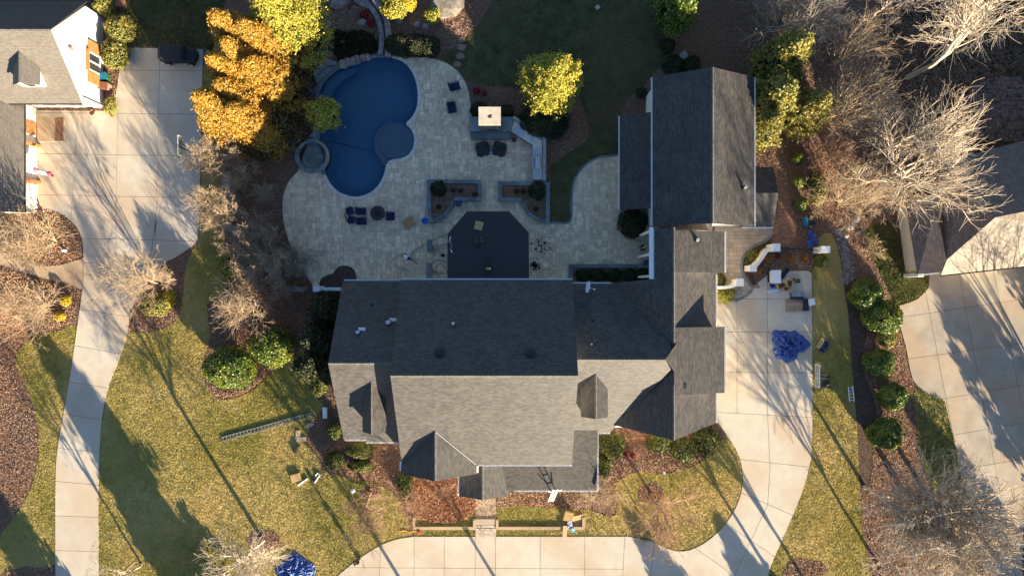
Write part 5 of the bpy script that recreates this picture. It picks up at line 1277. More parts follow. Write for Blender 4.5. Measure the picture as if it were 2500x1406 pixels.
# round shrubs
GH = 'round clipped hollies along the neighbouring driveway'
for i, (px, py, r, h, lab, lf, s, sy) in enumerate((
    (2118, 718, 40, 2.2, 'uppermost clipped holly of the row beside the neighbouring driveway', L_green, 60, 0.95), (2160, 775, 48, 2.4, 'largest clipped holly, second from the top of the row', L_green, 61, 0.85),
    (2150, 888, 38, 2.1, 'third clipped holly, below the small tan bush', L_green, 62, 0.9), (2182, 968, 36, 2.1, 'fourth clipped holly of the row', L_green, 63, 0.9),
    (2165, 1060, 42, 2.3, 'lowest clipped holly of the row', L_green, 64, 0.9))):
    shrub(px, py, r, h, lab, lf, s, n=6500, size=0.12, sy=sy, group=GH)
shrub(2168, 825, 24, 1.0, 'small tan bush between the second and third clipped hollies', L_olive, 65, n=2000, size=0.1)
for (px, py, r, h, lab, lf, s, sy) in (
    (568, 648, 34, 2.0, 'bright green holly right of the left driveway corner', L_green, 66, 1.0), (556, 898, 62, 4.6, 'large dense holly, left one of the pair in the front bed', L_green, 67, 0.85),
    (660, 848, 54, 3.6, 'large dense holly, right one of the pair in the front bed', L_green, 68, 0.9),
    (1545, 545, 36, 2.4, 'dark round evergreen at the end of the lean-to roof', L_dark, 69, 1.0),
    (1070, 461, 19, 1.2, 'dark clipped ball in the left planter', L_dark, 70, 1.0), (1312, 466, 21, 1.3, 'dark clipped ball in the right planter', L_dark, 71, 1.0),
    (972, 108, 33, 1.6, 'left dark hedge mound between the channel and the flagstones', L_dark, 72, 0.8), (1012, 110, 34, 1.6, 'middle dark hedge mound between the channel and the flagstones', L_dark, 73, 0.85), (1046, 112, 30, 1.5, 'right dark hedge mound next to the flagstones', L_dark, 74, 0.85),
    (1055, 38, 20, 1.3, 'small golden round shrub beside the sunlit boulders', L_yellow, 75, 1.0), (962, 12, 34, 2.0, 'golden green shrub at the top edge right of the channel', L_yellow, 76, 1.0), (995, 2, 22, 1.8, 'bright yellow shrub at the top edge', L_yshrub, 77, 1.0),
    (1632, 112, 17, 1.0, 'small dark shrub nearest the back lawn left of the utility cover', L_dark, 78, 1.0), (1645, 160, 26, 1.2, 'dark shrub below the utility cover', L_dark, 79, 1.0), (1690, 158, 22, 1.2, 'dark shrub right of the utility cover', L_dark, 80, 1.0),
    (1567, 226, 12, 0.7, 'tiny dark shrub in the mulch left of the carriage house', L_dark, 81, 1.0), (1170, 268, 22, 0.9, 'dark shrub behind the left wing of the fireplace', L_dark, 82, 0.8), (1236, 270, 18, 0.9, 'dark shrub behind the right wing of the fireplace', L_dark, 83, 0.8),
    (1495, 1088, 34, 1.8, 'dark green shrub under the right gable at the inner corner', L_box, 84, 0.9), (1475, 1135, 17, 1.2, 'upright shrub along the porch side wall', L_box, 85, 1.8), (1612, 1080, 30, 1.5, 'rounded green shrub centred under the big right gable', L_box, 86, 0.9),
    (1672, 1100, 32, 1.5, 'dark speckled shrub in the front bed right of the gable', L_box, 87, 0.95), (1725, 1070, 32, 1.5, 'olive shrub at the right front corner of the house', L_box, 88, 0.9), (1727, 1102, 17, 0.9, 'small bright shrub at the end of the front bed', L_box, 89, 0.9),
    (878, 1100, 34, 1.2, 'low green shrub against the left wing front', L_box, 90, 0.6), (815, 1124, 25, 1.1, 'white flecked shrub at the left end of the front bed', L_box, 91, 0.85), (880, 1138, 30, 0.9, 'low green hedge in front of the left wing', L_box, 92, 0.5),
    (815, 1050, 20, 1.4, 'dark green bush beside the left wing corner', L_box, 93, 1.1), (988, 1185, 20, 1.0, 'dark vine covered bush by the front gable', L_box, 94, 1.8),
    (375, 745, 36, 1.4, 'golden grass mound under the bare driveway tree', L_olive, 95, 0.8), (410, 730, 20, 0.9, 'small golden mound right of the bare driveway tree', L_yshrub, 96, 1.0),
    (158, 733, 13, 0.8, 'upper yellow shrub in the left bed', L_yshrub, 97, 1.1), (144, 772, 14, 0.8, 'lower yellow shrub in the left bed', L_yshrub, 98, 0.8),
    (252, 12, 26, 2.0, 'round olive bush at the top edge by the neighbour house', L_olive, 99, 1.0), (290, 70, 36, 2.2, 'big olive shrub at the gable corner', L_olive, 100, 1.0), (278, 128, 34, 2.0, 'olive hedge shrub beside the shuttered window', L_olive, 101, 1.2), (268, 258, 15, 1.2, 'narrow olive shrub at the house corner above the driveway', L_olive, 102, 1.6),
    (1772, 720, 24, 1.4, 'sunlit yellow green shrub below the curved gate wall', L_yellow, 103, 0.8), (1758, 685, 14, 0.8, 'dark shrub inside the curved gate wall', L_box, 104, 1.2),
    (1948, 385, 15, 0.9, 'uppermost of three small dark shrubs beside the mulch path', L_green, 105, 1.0), (1953, 443, 15, 0.9, 'middle of three small shrubs beside the mulch path', L_green, 106, 1.0), (1957, 498, 16, 1.0, 'lowest of three small shrubs beside the mulch path', L_green, 107, 1.0),
    (1998, 460, 20, 1.6, 'tall yellow green bush above the blue cart', L_olive, 108, 2.2), (2085, 410, 16, 1.4, 'pale yellow green bush among bare branches', L_olive, 109, 1.0), (2005, 637, 17, 1.0, 'green shrub below the lone white pier', L_box, 110, 0.9),
    (1840, 625, 14, 0.6, 'golden green ground shrub behind the curved garden wall', L_olive, 111, 1.0)):
    shrub(px, py, r, h, lab, lf, s, n=int(900 + r * r * 1.6), size=0.12, sy=sy)
for (px, py, r, lab, lf, s) in ((860, 18, 10, 'uppermost red leaved bush by the channel', L_redleaf, 120), (890, 36, 11, 'largest red leaved bush by the channel', L_redleaf, 121), (905, 57, 9, 'lowest red leaved bush by the channel', L_redleaf, 122),
                            (1900, 627, 6, 'pink red flowering plant in the gate bed', L_redleaf, 123), (1929, 630, 7, 'orange red plant in the middle of the gate bed', L_orleaf, 124), (1966, 629, 6, 'orange plant at the right end of the gate bed', L_orleaf, 125),
                            (1853, 660, 8, 'orange plant beside the open gate', L_orleaf, 126), (1875, 632, 9, 'rusty orange plant behind the curved wall bend', L_orleaf, 127), (1163, 222, 8, 'red plant beside the patio edge', L_redleaf, 128), (1182, 228, 6, 'second red plant beside the patio edge', L_redleaf, 129),
                            (1528, 1108, 6, 'pink red plant in the front bed left side', L_redleaf, 130), (1545, 1112, 6, 'pink red plant in the front bed right side', L_redleaf, 131)):
    shrub(px, py, r, 0.55, lab, lf, s, n=500, size=0.09, name='small_plant', cat='plant')
for k, (px, py, lab) in enumerate(((1106, 464, 'left small tuft in the left planter'), (1125, 465, 'right small tuft in the left planter'), (1158, 475, 'corner tuft in the left planter'), (1071, 505, 'lower tuft in the left planter'), (1262, 467, 'left small tuft in the right planter'), (1278, 468, 'middle small tuft in the right planter'), (1308, 510, 'lower tuft in the right planter'))):
    shrub(px, py, 6, 0.85, lab, L_dark, 140 + k, n=260, size=0.08, name='small_plant', cat='plant')
for k, (px, lab) in enumerate(((1425, 'leftmost dark shrub in the long back bed'), (1460, 'second dark shrub in the long back bed'), (1498, 'third dark shrub in the long back bed'), (1535, 'fourth dark shrub in the long back bed'), (1570, 'rightmost dark shrub in the long back bed'))):
    shrub(px, 672, 20, 0.9, lab, L_dark, 150 + k, n=1200, size=0.1, sy=0.8)
# dark evergreens along the west side of the house
for (px, py, r, h, lab, s) in ((808, 752, 1.5, 7.0, 'dark evergreen against the left wing, nearest the back corner', 160), (798, 818, 1.8, 7.8, 'dark evergreen against the left wing, in the middle', 161), (786, 882, 1.8, 8.3, 'dark evergreen against the left wing, nearest the front', 162)):
    p = W(px, py); conifer(p.x, p.y, h, r, lab, L_dark, s, n=9000, clumps=200, size=0.16, power=0.6, spread=0.25, top_round=0.3)
shrub(775, 930, 26, 2.0, 'low dark evergreen nearest the lawn ladder', L_box, 163, n=3000, size=0.13, sy=1.4)
# ivy mound by the waterfall and other ground cover
iv = P2(smooth([(815, 70), (845, 80), (880, 75), (915, 90), (922, 130), (890, 140), (850, 142), (828, 150), (815, 120)], 2))
tufts([iv], 260, 0.15, 0.5, 0.09, 'ivy', L_dark, cat='ground cover', label='dark ivy mound above the waterfall ledge', z=0.0)

WB = P2(smooth([(786, 706), (786, 678), (812, 668), (826, 652), (848, 649), (866, 660), (871, 684), (871, 706)], 2))
mb = MB(); mb.prism(WB, 0.0, 0.09); mb.build('mulch_bed_or_shade_sheet', M_darkm, kind='structure')
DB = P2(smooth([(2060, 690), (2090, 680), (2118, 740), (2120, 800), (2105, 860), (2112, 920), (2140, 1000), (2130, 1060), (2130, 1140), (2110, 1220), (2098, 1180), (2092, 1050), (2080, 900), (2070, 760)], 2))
mb = MB(); mb.prism(DB, 0.0, 0.035); mb.build('mulch_bed_or_shade_sheet', M_darkm, kind='structure')  # dark sheet over the mulch, its tone standing in for a shadow strip
WV = [P2([(2150, -60), (2600, -60), (2600, 400), (2380, 420), (2230, 330), (2170, 200)]), P2([(2240, 350), (2330, 380), (2300, 470), (2215, 540), (2180, 470)])]
tufts(WV, 30, 0.1, 0.35, 0.09, 'ivy', L_dark, cat='ground cover', label='dark ivy and low evergreen cover on the shaded woodland floor at the upper right', z=0.0)
# leaf litter (stuff)
excl = [LW[k] for k in LW] + [P2(LDRIVE), P2(RDRIVE), P2(NDRIVE), SIMPLE, P2(TPATH), BP, EP, POOLW]
excl.append(DB)
hs = [[(XL, -18), (XR, -18), (XR, 0.8), (XL, 0.8)], [(-17.5, -16), (-11, -16), (-11, 0.7), (-17.5, 0.7)], [(6, -15), (21, -15), (21, 6), (15, 6), (15, 0.4), (6, 0.4)], [(12, 6.5), (25, 6.5), (25, 21.5), (15, 21.5), (15, 18), (12, 18)]]
def litter(poly, dens, material, name, label, size=0.075, ex=excl):
    xs = [p[0] for p in poly]; ys = [p[1] for p in poly]; n = int((max(xs) - min(xs)) * (max(ys) - min(ys)) * dens)
    P = np.c_[RNG.uniform(min(xs), max(xs), n), RNG.uniform(min(ys), max(ys), n)]; k = inside(P, poly)
    for e in ex: k &= ~inside(P, e)
    P = P[k]; n = len(P); P3 = np.c_[P, RNG.uniform(0.03, 0.14, n)]
    V = leaf_quads(P3, np.tile([0, 0, 1.0], (n, 1)), size, RNG, 0.45, 1.5)
    tag(np_mesh(name, V, np.arange(len(V)), material, kind='stuff'), label, 'leaf litter')
full = [(-58, -33), (58, -33), (58, 33), (-58, 33)]
litter(full, 75, L_litter, 'leaf_litter', 'reddish brown fallen leaves over every planting bed and the woodland floor', 0.075, ex=excl + hs)
lf_ = P2(smooth([(985, 1170), (1110, 1160), (1160, 1215), (1160, 1245), (1130, 1270), (1060, 1275), (1000, 1250), (980, 1200)], 2))
litter(lf_, 240, leafmat('rust_leaves', (0.55, 0.27, 0.15), (0.36, 0.17, 0.09), trans=0.1), 'leaf_drift', 'thick rust coloured drift of leaves left of the front walk', 0.12, ex=[])
L_straw = leafmat('pine_straw', (0.58, 0.36, 0.22), (0.36, 0.21, 0.13), (0.62, 0.42, 0.27), trans=0.1, scale3=0.5)
for pts, lab in (([(1868, 622), (1985, 618), (1985, 657), (1885, 660), (1862, 650)], 'pale pinkish leaf mulch in the bed behind the gate wall'),
                 ([(1213, 1206), (1300, 1200), (1440, 1204), (1480, 1240), (1400, 1240), (1300, 1234), (1213, 1238)], 'tan pine straw along the front porch right of the walk'),
                 ([(1480, 1120), (1560, 1085), (1650, 1120), (1740, 1060), (1765, 1075), (1690, 1140), (1620, 1152), (1560, 1150), (1500, 1185)], 'tan pine straw in the bed under the right gable'),
                 ([(770, 1100), (800, 1120), (860, 1155), (960, 1180), (965, 1160), (900, 1110), (960, 1090), (850, 1085), (800, 1090)], 'rusty pine straw in the bed before the left wing'),
                 ([(520, 965), (575, 970), (625, 943), (668, 900), (722, 862), (700, 850), (650, 890), (600, 950), (560, 955)], 'tan mulch strip along the lower edge of the holly bed'),
                 ([(200, 480), (100, 520), (20, 500), (-20, 640), (60, 630), (150, 640), (200, 625), (200, 570)], 'tan leaf litter in the round bed above the side path'),
                 ([(-20, 655), (60, 670), (150, 700), (195, 715), (180, 790), (60, 815), (-20, 850)], 'tan leaf litter in the bed below the side path')):
    litter(P2(pts), 90, L_straw, 'pine_straw', lab, 0.08, ex=[LW['front'], LW['round'], LW['west'], P2(LDRIVE), P2(RDRIVE), P2(TPATH)])
for b in BW: litter(b, 90, L_litter, 'leaf_litter', 'brown mulch chips round the tree in the lawn', 0.08, ex=[])

# ------------------------------------------------------------------ bare trees
def bare_tree(px, py, h, spread, label, bark, seed, stems=1, stem_h=0.3, tr=0.18, nb=9, levels=4, lean=(0, 0), name='bare_tree', cat='tree', group=None, rmin=0.009, up=0.35, twig=1.0, bend=0.16, kids=(7, 6, 5), tipleaf=None):
    """px,py: foot of the trunk; spread: crown radius in m; lean: sideways shift of the crown (m)"""
    rd = random.Random(seed); base = W(px, py); segs = {0: [], 1: []}
    def grow(p, d, L, r, lvl):
        steps = 5 if lvl <= 1 else (4 if lvl == 2 else 3)
        pts = [p.copy()]; q = p.copy(); dd = d.copy()
        for s in range(steps):
            dd = (dd + Vector((rd.gauss(0, bend), rd.gauss(0, bend), rd.gauss(0, bend) + up * 0.25)) * 0.6).normalized()
            q2 = q + dd * (L / steps); q2.z = max(q2.z, 0.15)
            r0 = max(r * (1 - s / steps * 0.8), rmin); r1 = max(r * (1 - (s + 1) / steps * 0.8), rmin)
            segs[0 if lvl == 0 else 1].append((q.copy(), q2.copy(), r0, r1)); q = q2; pts.append(q.copy())
        if lvl < levels:
            nk = kids[min(lvl, len(kids) - 1)]
            for k in range(nk):
                t = rd.uniform(0.18 if lvl else 0.35, 1.0); i = min(int(t * steps), steps - 1); f = t * steps - i
                pp = pts[i].lerp(pts[i + 1], f); ax = (pts[i + 1] - pts[i]).normalized()
                side = ax.cross(Vector((rd.gauss(0, 1), rd.gauss(0, 1), rd.gauss(0, 1)))).normalized(); ang = rd.uniform(0.45, 0.95)
                nd = (ax * math.cos(ang) + side * math.sin(ang)).normalized()
                grow(pp, nd, L * rd.uniform(0.42, 0.62) * (1.15 - 0.45 * t) * (twig if lvl == 0 else 1.0), r * 0.45 * (1.1 - 0.4 * t), lvl + 1)
    top0 = Vector((lean[0], lean[1], 0))
    for s in range(stems):
        a = 2 * math.pi * s / stems + rd.uniform(-0.4, 0.4)
        if stems == 1:
            p = base.copy(); fork = base + Vector((lean[0] * 0.2 + rd.gauss(0, 0.1), lean[1] * 0.2 + rd.gauss(0, 0.1), h * stem_h)); n = 4; prev = p
            for i in range(n):
                q = p.lerp(fork, (i + 1) / n) + Vector((rd.gauss(0, 0.04), rd.gauss(0, 0.04), 0)); segs[0].append((prev, q, tr * (1 - 0.08 * i), tr * (1 - 0.08 * (i + 1)))); prev = q
            for k in range(nb):
                aa = 2 * math.pi * k / nb + rd.uniform(-0.3, 0.3); rr_ = spread * rd.uniform(0.35, 1.0); zt = h * (1 - 0.45 * (rr_ / spread) ** 2)
                start = prev.lerp(prev + Vector((lean[0], lean[1], h * 0.9)) * 0.35, rd.random() if k > 2 else 0)
                tgt = base + top0 + Vector((rr_ * math.cos(aa), rr_ * math.sin(aa), zt)); d = tgt - start
                grow(start, d.normalized(), d.length * 0.95, tr * rd.uniform(0.35, 0.6), 1)
            lead = base + top0 * 1.0 + Vector((0, 0, h)); grow(prev, (lead - prev).normalized(), (lead - prev).length, tr * 0.65, 0)
        else:
            rr_ = spread * rd.uniform(0.25, 1.0); zt = h * (1 - 0.4 * (rr_ / spread) ** 2)
            tgt = base + top0 + Vector((rr_ * math.cos(a * 1.618), rr_ * math.sin(a * 1.618), zt)); st = base + Vector((0.15 * math.cos(a), 0.15 * math.sin(a), 0)); d = tgt - st
            grow(st, (d.normalized() + Vector((0, 0, 0.15))).normalized(), d.length * 0.97, tr, 1 if s else 0)
    t = thing(name, label, cat, (base.x, base.y, 0), group=group)
    for key, nm, ns in ((0, 'trunk', 6), (1, 'branches', 3)):
        S = segs[key]
        if not S: continue
        A = np.array([s[0] for s in S]); B = np.array([s[1] for s in S]); ra = np.array([s[2] for s in S]); rb = np.array([s[3] for s in S])
        D = B - A; D /= np.linalg.norm(D, axis=1, keepdims=True) + 1e-9
        ref = np.where(np.abs(D[:, 2:3]) < 0.9, [[0, 0, 1.0]], [[1.0, 0, 0]]); U = np.cross(D, ref); U /= np.linalg.norm(U, axis=1, keepdims=True); X = np.cross(D, U)
        an = np.arange(ns) * 2 * math.pi / ns; c, s_ = np.cos(an)[None, :, None], np.sin(an)[None, :, None]
        ring = U[:, None] * c + X[:, None] * s_
        V = np.concatenate([A[:, None] + ring * ra[:, None, None], B[:, None] + ring * rb[:, None, None]], 1)
        idx = np.arange(ns); F = np.stack([idx, (idx + 1) % ns, ns + (idx + 1) % ns, ns + idx], 1)
        F = (F[None] + (np.arange(len(S)) * 2 * ns)[:, None, None]).reshape(-1, 4)
        np_mesh(nm, V.reshape(-1, 3), F, bark, t)
    return t
BT = bare_tree
# left side
BT(135, 594, 6.5, 3.6, 'tan bare multi-stem tree in the round bed above the side path', M_bark_t, 201, levels=3, rmin=0.012, stems=18, tr=0.07, kids=(8, 9, 6))
BT(25, 560, 7.0, 3.4, 'tan bare tree at the left edge above the side path', M_bark_t, 202, levels=3, rmin=0.012, stems=16, tr=0.07, kids=(5, 6, 5))
BT(125, 748, 6.5, 3.5, 'tan bare multi-stem tree below the side path next to the yellow shrubs', M_bark_t, 203, levels=3, rmin=0.012, stems=18, tr=0.07, kids=(5, 6, 5))
BT(40, 770, 6.5, 3.4, 'bare tree at the left edge below the side path', M_bark_r, 204, stems=8, tr=0.07, kids=(5, 6, 5))
BT(385, 690, 7.0, 3.5, 'fine twigged bare tree overhanging the narrow part of the left driveway', M_bark_t, 205, stems=10, tr=0.07, kids=(6, 7, 5), rmin=0.010)
BT(625, 738, 5.0, 4.2, 'wide tangled tan bare tree below the curved grey wall', M_bark_t, 206, levels=3, rmin=0.013, stems=28, tr=0.07, kids=(6, 7, 5), bend=0.4)
BT(680, 715, 4.0, 2.4, 'small bare tree at the corner of the curved grey wall', M_bark_r, 207, stems=8, tr=0.05, kids=(5, 6, 5))
for k, (px, py, h, sp, lab) in enumerate(((580, 395, 4.5, 2.4, 'bare shrub tree at the upper end of the straight grey wall'), (525, 410, 4.0, 1.6, 'bare shrub right of the basketball hoop'), (545, 500, 4.4, 2.4, 'bare shrub overhanging the driveway edge beside the straight grey wall'), (610, 440, 3.6, 1.6, 'bare shrub right of the straight grey wall'),
    (575, 535, 4.4, 2.3, 'bare shrub at the upper bend of the curved grey wall'), (640, 560, 3.6, 1.8, 'bare shrub right of the upper wall bend'), (610, 605, 3.6, 1.8, 'bare shrub beside the middle of the curved wall'), (680, 590, 3.2, 1.4, 'bare shrub at the patio left edge'), (700, 650, 4.0, 2.2, 'bare shrub between the lower wall and the patio'), (745, 640, 3.4, 2.0, 'shaded grey bare shrub over the patio lower left corner'), (655, 480, 2.6, 1.2, 'little bare shrub in the dark bed left of the patio'), (635, 655, 3.8, 2.0, 'bare shrub above the wide tangled tree'))):
    BT(px, py, h * 1.15, sp * 1.05, lab, M_bark_t if k != 9 else M_bark_g, 210 + k, stems=10, tr=0.04, kids=(6, 8, 4), name='bare_shrub', cat='shrub', levels=3 if k in (3, 7, 10) else 4)
# bottom
BT(643, 1318, 9.5, 4.6, 'pale bare tree in the mulch ring near the bottom blue tarp', M_bark_w, 230, levels=3, rmin=0.012, stems=1, tr=0.24, stem_h=0.45, nb=11, kids=(12, 10, 8))
BT(345, 1375, 6.5, 3.6, 'white twigged bare tree at the bottom edge right of the left driveway', M_bark_w, 231, levels=3, rmin=0.012, stems=1, tr=0.13, stem_h=0.3, nb=8, kids=(5, 5, 4))
BT(905, 1200, 5.2, 4.2, 'reddish bare tree between the front bed and the front lawn', M_bark_r, 232, stems=1, tr=0.16, stem_h=0.3, nb=9, kids=(6, 6, 4), bend=0.4, lean=(0.0, -2.2))
BT(1590, 1205, 5.5, 5.0, 'reddish bare tree in the round front lawn', M_bark_r, 233, stems=1, tr=0.18, stem_h=0.25, nb=12, kids=(6, 6, 5), bend=0.4, lean=(1.2, -2.0))
BT(1455, 1195, 3.0, 2.6, 'pale bushy bare shrub at the porch front right corner', M_bark_t, 234, stems=12, tr=0.04, kids=(5, 7, 5), name='bare_shrub', cat='shrub')
BT(1925, 1470, 8.0, 4.5, 'pale bare tree in the mulch ring at the bottom right of the driveway', M_bark_w, 235, levels=3, rmin=0.013, stems=1, tr=0.2, stem_h=0.4, nb=9, kids=(6, 6, 4))
BT(2110, 1188, 8.5, 4.6, 'big pale bare tree at the lower right', M_bark_w, 236, levels=3, rmin=0.018, stems=1, tr=0.24, stem_h=0.3, nb=14, kids=(12, 9, 7), lean=(1.6, -0.6), bend=0.22)
BT(2215, 1215, 11.5, 8.0, 'widest pale bare tree filling the lower right corner', M_bark_w, 237, levels=3, rmin=0.022, stems=1, tr=0.36, stem_h=0.22, nb=30, kids=(12, 10, 7), lean=(0.6, -0.8), bend=0.22)
BT(2150, 1390, 8.5, 5.0, 'bare tree at the bottom edge left of the far driveway', M_bark_w, 238, levels=3, rmin=0.012, stems=1, tr=0.2, stem_h=0.3, nb=9, kids=(6, 6, 5))
BT(1010, 1225, 3.4, 2.2, 'sprawling red brown bare shrub in front of the main gable', M_bark_r, 239, stems=9, tr=0.04, kids=(5, 5, 4), bend=0.45, name='bare_shrub', cat='shrub')
BT(1085, 1190, 1.6, 1.9, 'low tan bare shrub just below the main gable', M_bark_r, 240, stems=9, tr=0.035, kids=(5, 5, 4), bend=0.45, name='bare_shrub', cat='shrub', levels=3)
# right woodland
BT(1900, 70, 9.0, 5.4, 'wide pale bare tree at the top right of the carriage house', M_bark_w, 250, levels=3, rmin=0.012, stems=24, tr=0.10, kids=(6, 7, 5))
BT(1840, 10, 8.0, 4.2, 'bare tree at the top edge above the carriage house', M_bark_g, 251, stems=9, tr=0.08, kids=(5, 6, 4))
BT(2010, 290, 8.5, 4.2, 'bare tree fanning right of the green conifers', M_bark_t, 252, levels=3, rmin=0.015, stems=24, tr=0.08, kids=(6, 7, 5), lean=(1.8, 0.3))
BT(2110, 60, 9.0, 4.0, 'greyish bare tree in the shade at the top right', M_bark_g, 253, levels=3, rmin=0.014, stems=1, tr=0.2, kids=(6, 6, 5), nb=9)
BT(2030, 150, 8.0, 3.4, 'bare tree between the top tree and the green conifer', M_bark_t, 254, stems=8, tr=0.08, kids=(5, 6, 4))
BT(2215, 190, 24.0, 5.0, 'towering pale oak leaning across the top right corner', M_bark_w, 255, levels=3, rmin=0.015, stems=1, tr=0.34, stem_h=0.2, nb=3, kids=(34, 7, 5), lean=(1.0, 0.5), bend=0.2, twig=0.5)
BT(2075, 455, 13.5, 7.4, 'large silvery bare tree spreading over the far house roof', M_bark_w, 256, levels=3, rmin=0.012, stems=1, tr=0.3, stem_h=0.3, nb=18, kids=(10, 8, 6), lean=(3.4, 0.3), bend=0.22)
BT(2120, 380, 12.0, 5.0, 'silvery bare tree above the far house corner', M_bark_w, 257, levels=3, rmin=0.012, stems=1, tr=0.25, stem_h=0.35, nb=11, kids=(8, 7, 5), lean=(2.0, 0.8), bend=0.22)
BT(2045, 500, 7.0, 4.0, 'dense tan thicket tree right of the yellow green bush', M_bark_t, 258, stems=13, tr=0.06, kids=(6, 7, 5), bend=0.35)
BT(2010, 400, 4.0, 3.0, 'rusty undergrowth shrub right of the mulch path', M_bark_r, 259, stems=12, tr=0.04, kids=(5, 6, 4), name='bare_shrub', cat='shrub')
BT(2115, 610, 1.2, 1.9, 'pale dry brush pile beside the dry creek', M_bark_t, 260, stems=12, tr=0.03, kids=(5, 5, 4), name='dry_brush', cat='shrub', levels=3, up=0)
BT(840, 45, 1.6, 2.4, 'dull purple bare shrub left of the red bushes', M_bark_g, 261, stems=8, tr=0.03, kids=(5, 5, 3), name='bare_shrub', cat='shrub', levels=3)
# stone terrace in the woods, upper right
tp = P2(smooth([(2350, 240), (2400, 200), (2450, 185), (2520, 210), (2560, 330), (2450, 345), (2360, 320)], 2)); m = MB(); m.prism(tp, -0.05, 0.04); tr_ = m.build('terrace', M_joint, kind='structure')
xs = [p[0] for p in tp]; ys = [p[1] for p in tp]; rr = random.Random(8); yy = min(ys); 
while yy < max(ys):
    xx = min(xs)
    while xx < max(xs):
        ww = rr.choice((0.4, 0.5, 0.7)); q = clean(clip_rect(tp, xx + 0.02, xx + ww - 0.02, yy + 0.02, yy + 0.43))
        if len(q) > 2 and abs(area(q)) > 0.03: mm = MB(); mm.prism(q, 0.03, 0.07 + rr.uniform(0, 0.01)); mm.build('paver', M_flag, tr_)
        xx += ww
    yy += 0.45

# trees standing beyond the lower and right edges of the picture: they throw the long shadows seen in it
def far_conifer(px, py, h, r, s, lab):
    p = W(px, py); conifer(p.x, p.y, h, r, lab, L_dark, s, n=7000, clumps=140, size=0.3, power=0.8)
far_conifer(560, 1560, 9.5, 4.2, 301, 'dark conifer below the picture casting the broad lawn shadow')
far_conifer(190, 1560, 5.5, 3.0, 302, 'dark conifer below the left lawn')
far_conifer(1775, 1640, 4.6, 2.6, 303, 'dark conifer below the driveway bend')
far_conifer(2005, 1675, 4.8, 3.4, 304, 'broad dark conifer below the right driveway')
BT(2430, 1470, 21, 5.5, 'tall bare tree below the picture south of the far driveway', M_bark_g, 305, stems=1, tr=0.35, nb=12, kids=(7, 6, 4))
far_conifer(2650, 1250, 9.0, 4.5, 306, 'dark conifer east of the far driveway')
far_conifer(2650, 430, 11.0, 4.2, 315, 'dark conifer beyond the right edge, upper')
far_conifer(2720, 600, 12.0, 4.5, 316, 'dark conifer beyond the right edge, middle')
far_conifer(2640, 180, 10.0, 4.0, 317, 'dark conifer beyond the right edge, uppermost')
far_conifer(2700, 900, 10.0, 5.0, 307, 'dark conifer beyond the far house')
far_conifer(2580, 1560, 7.0, 4.0, 308, 'dark conifer south of the far driveway, right')
BT(60, 1560, 10, 4.5, 'bare tree below the picture left of the driveway', M_bark_g, 310, stems=1, tr=0.25, nb=9, kids=(6, 5, 4))
BT(1120, 1640, 12, 5.0, 'bare tree below the picture south of the front driveway', M_bark_g, 311, stems=1, tr=0.25, nb=9, kids=(6, 5, 4))
BT(1330, 1600, 11, 4.5, 'second bare tree below the picture south of the front driveway', M_bark_g, 312, stems=1, tr=0.22, nb=9, kids=(6, 5, 4))
BT(2520, 900, 12, 5.0, 'bare tree at the right edge of the far driveway', M_bark_g, 313, stems=9, tr=0.10, kids=(5, 5, 4))
BT(2080, 1600, 12, 4.5, 'bare tree below the lower right trees', M_bark_g, 314, stems=1, tr=0.22, nb=9, kids=(6, 5, 4))

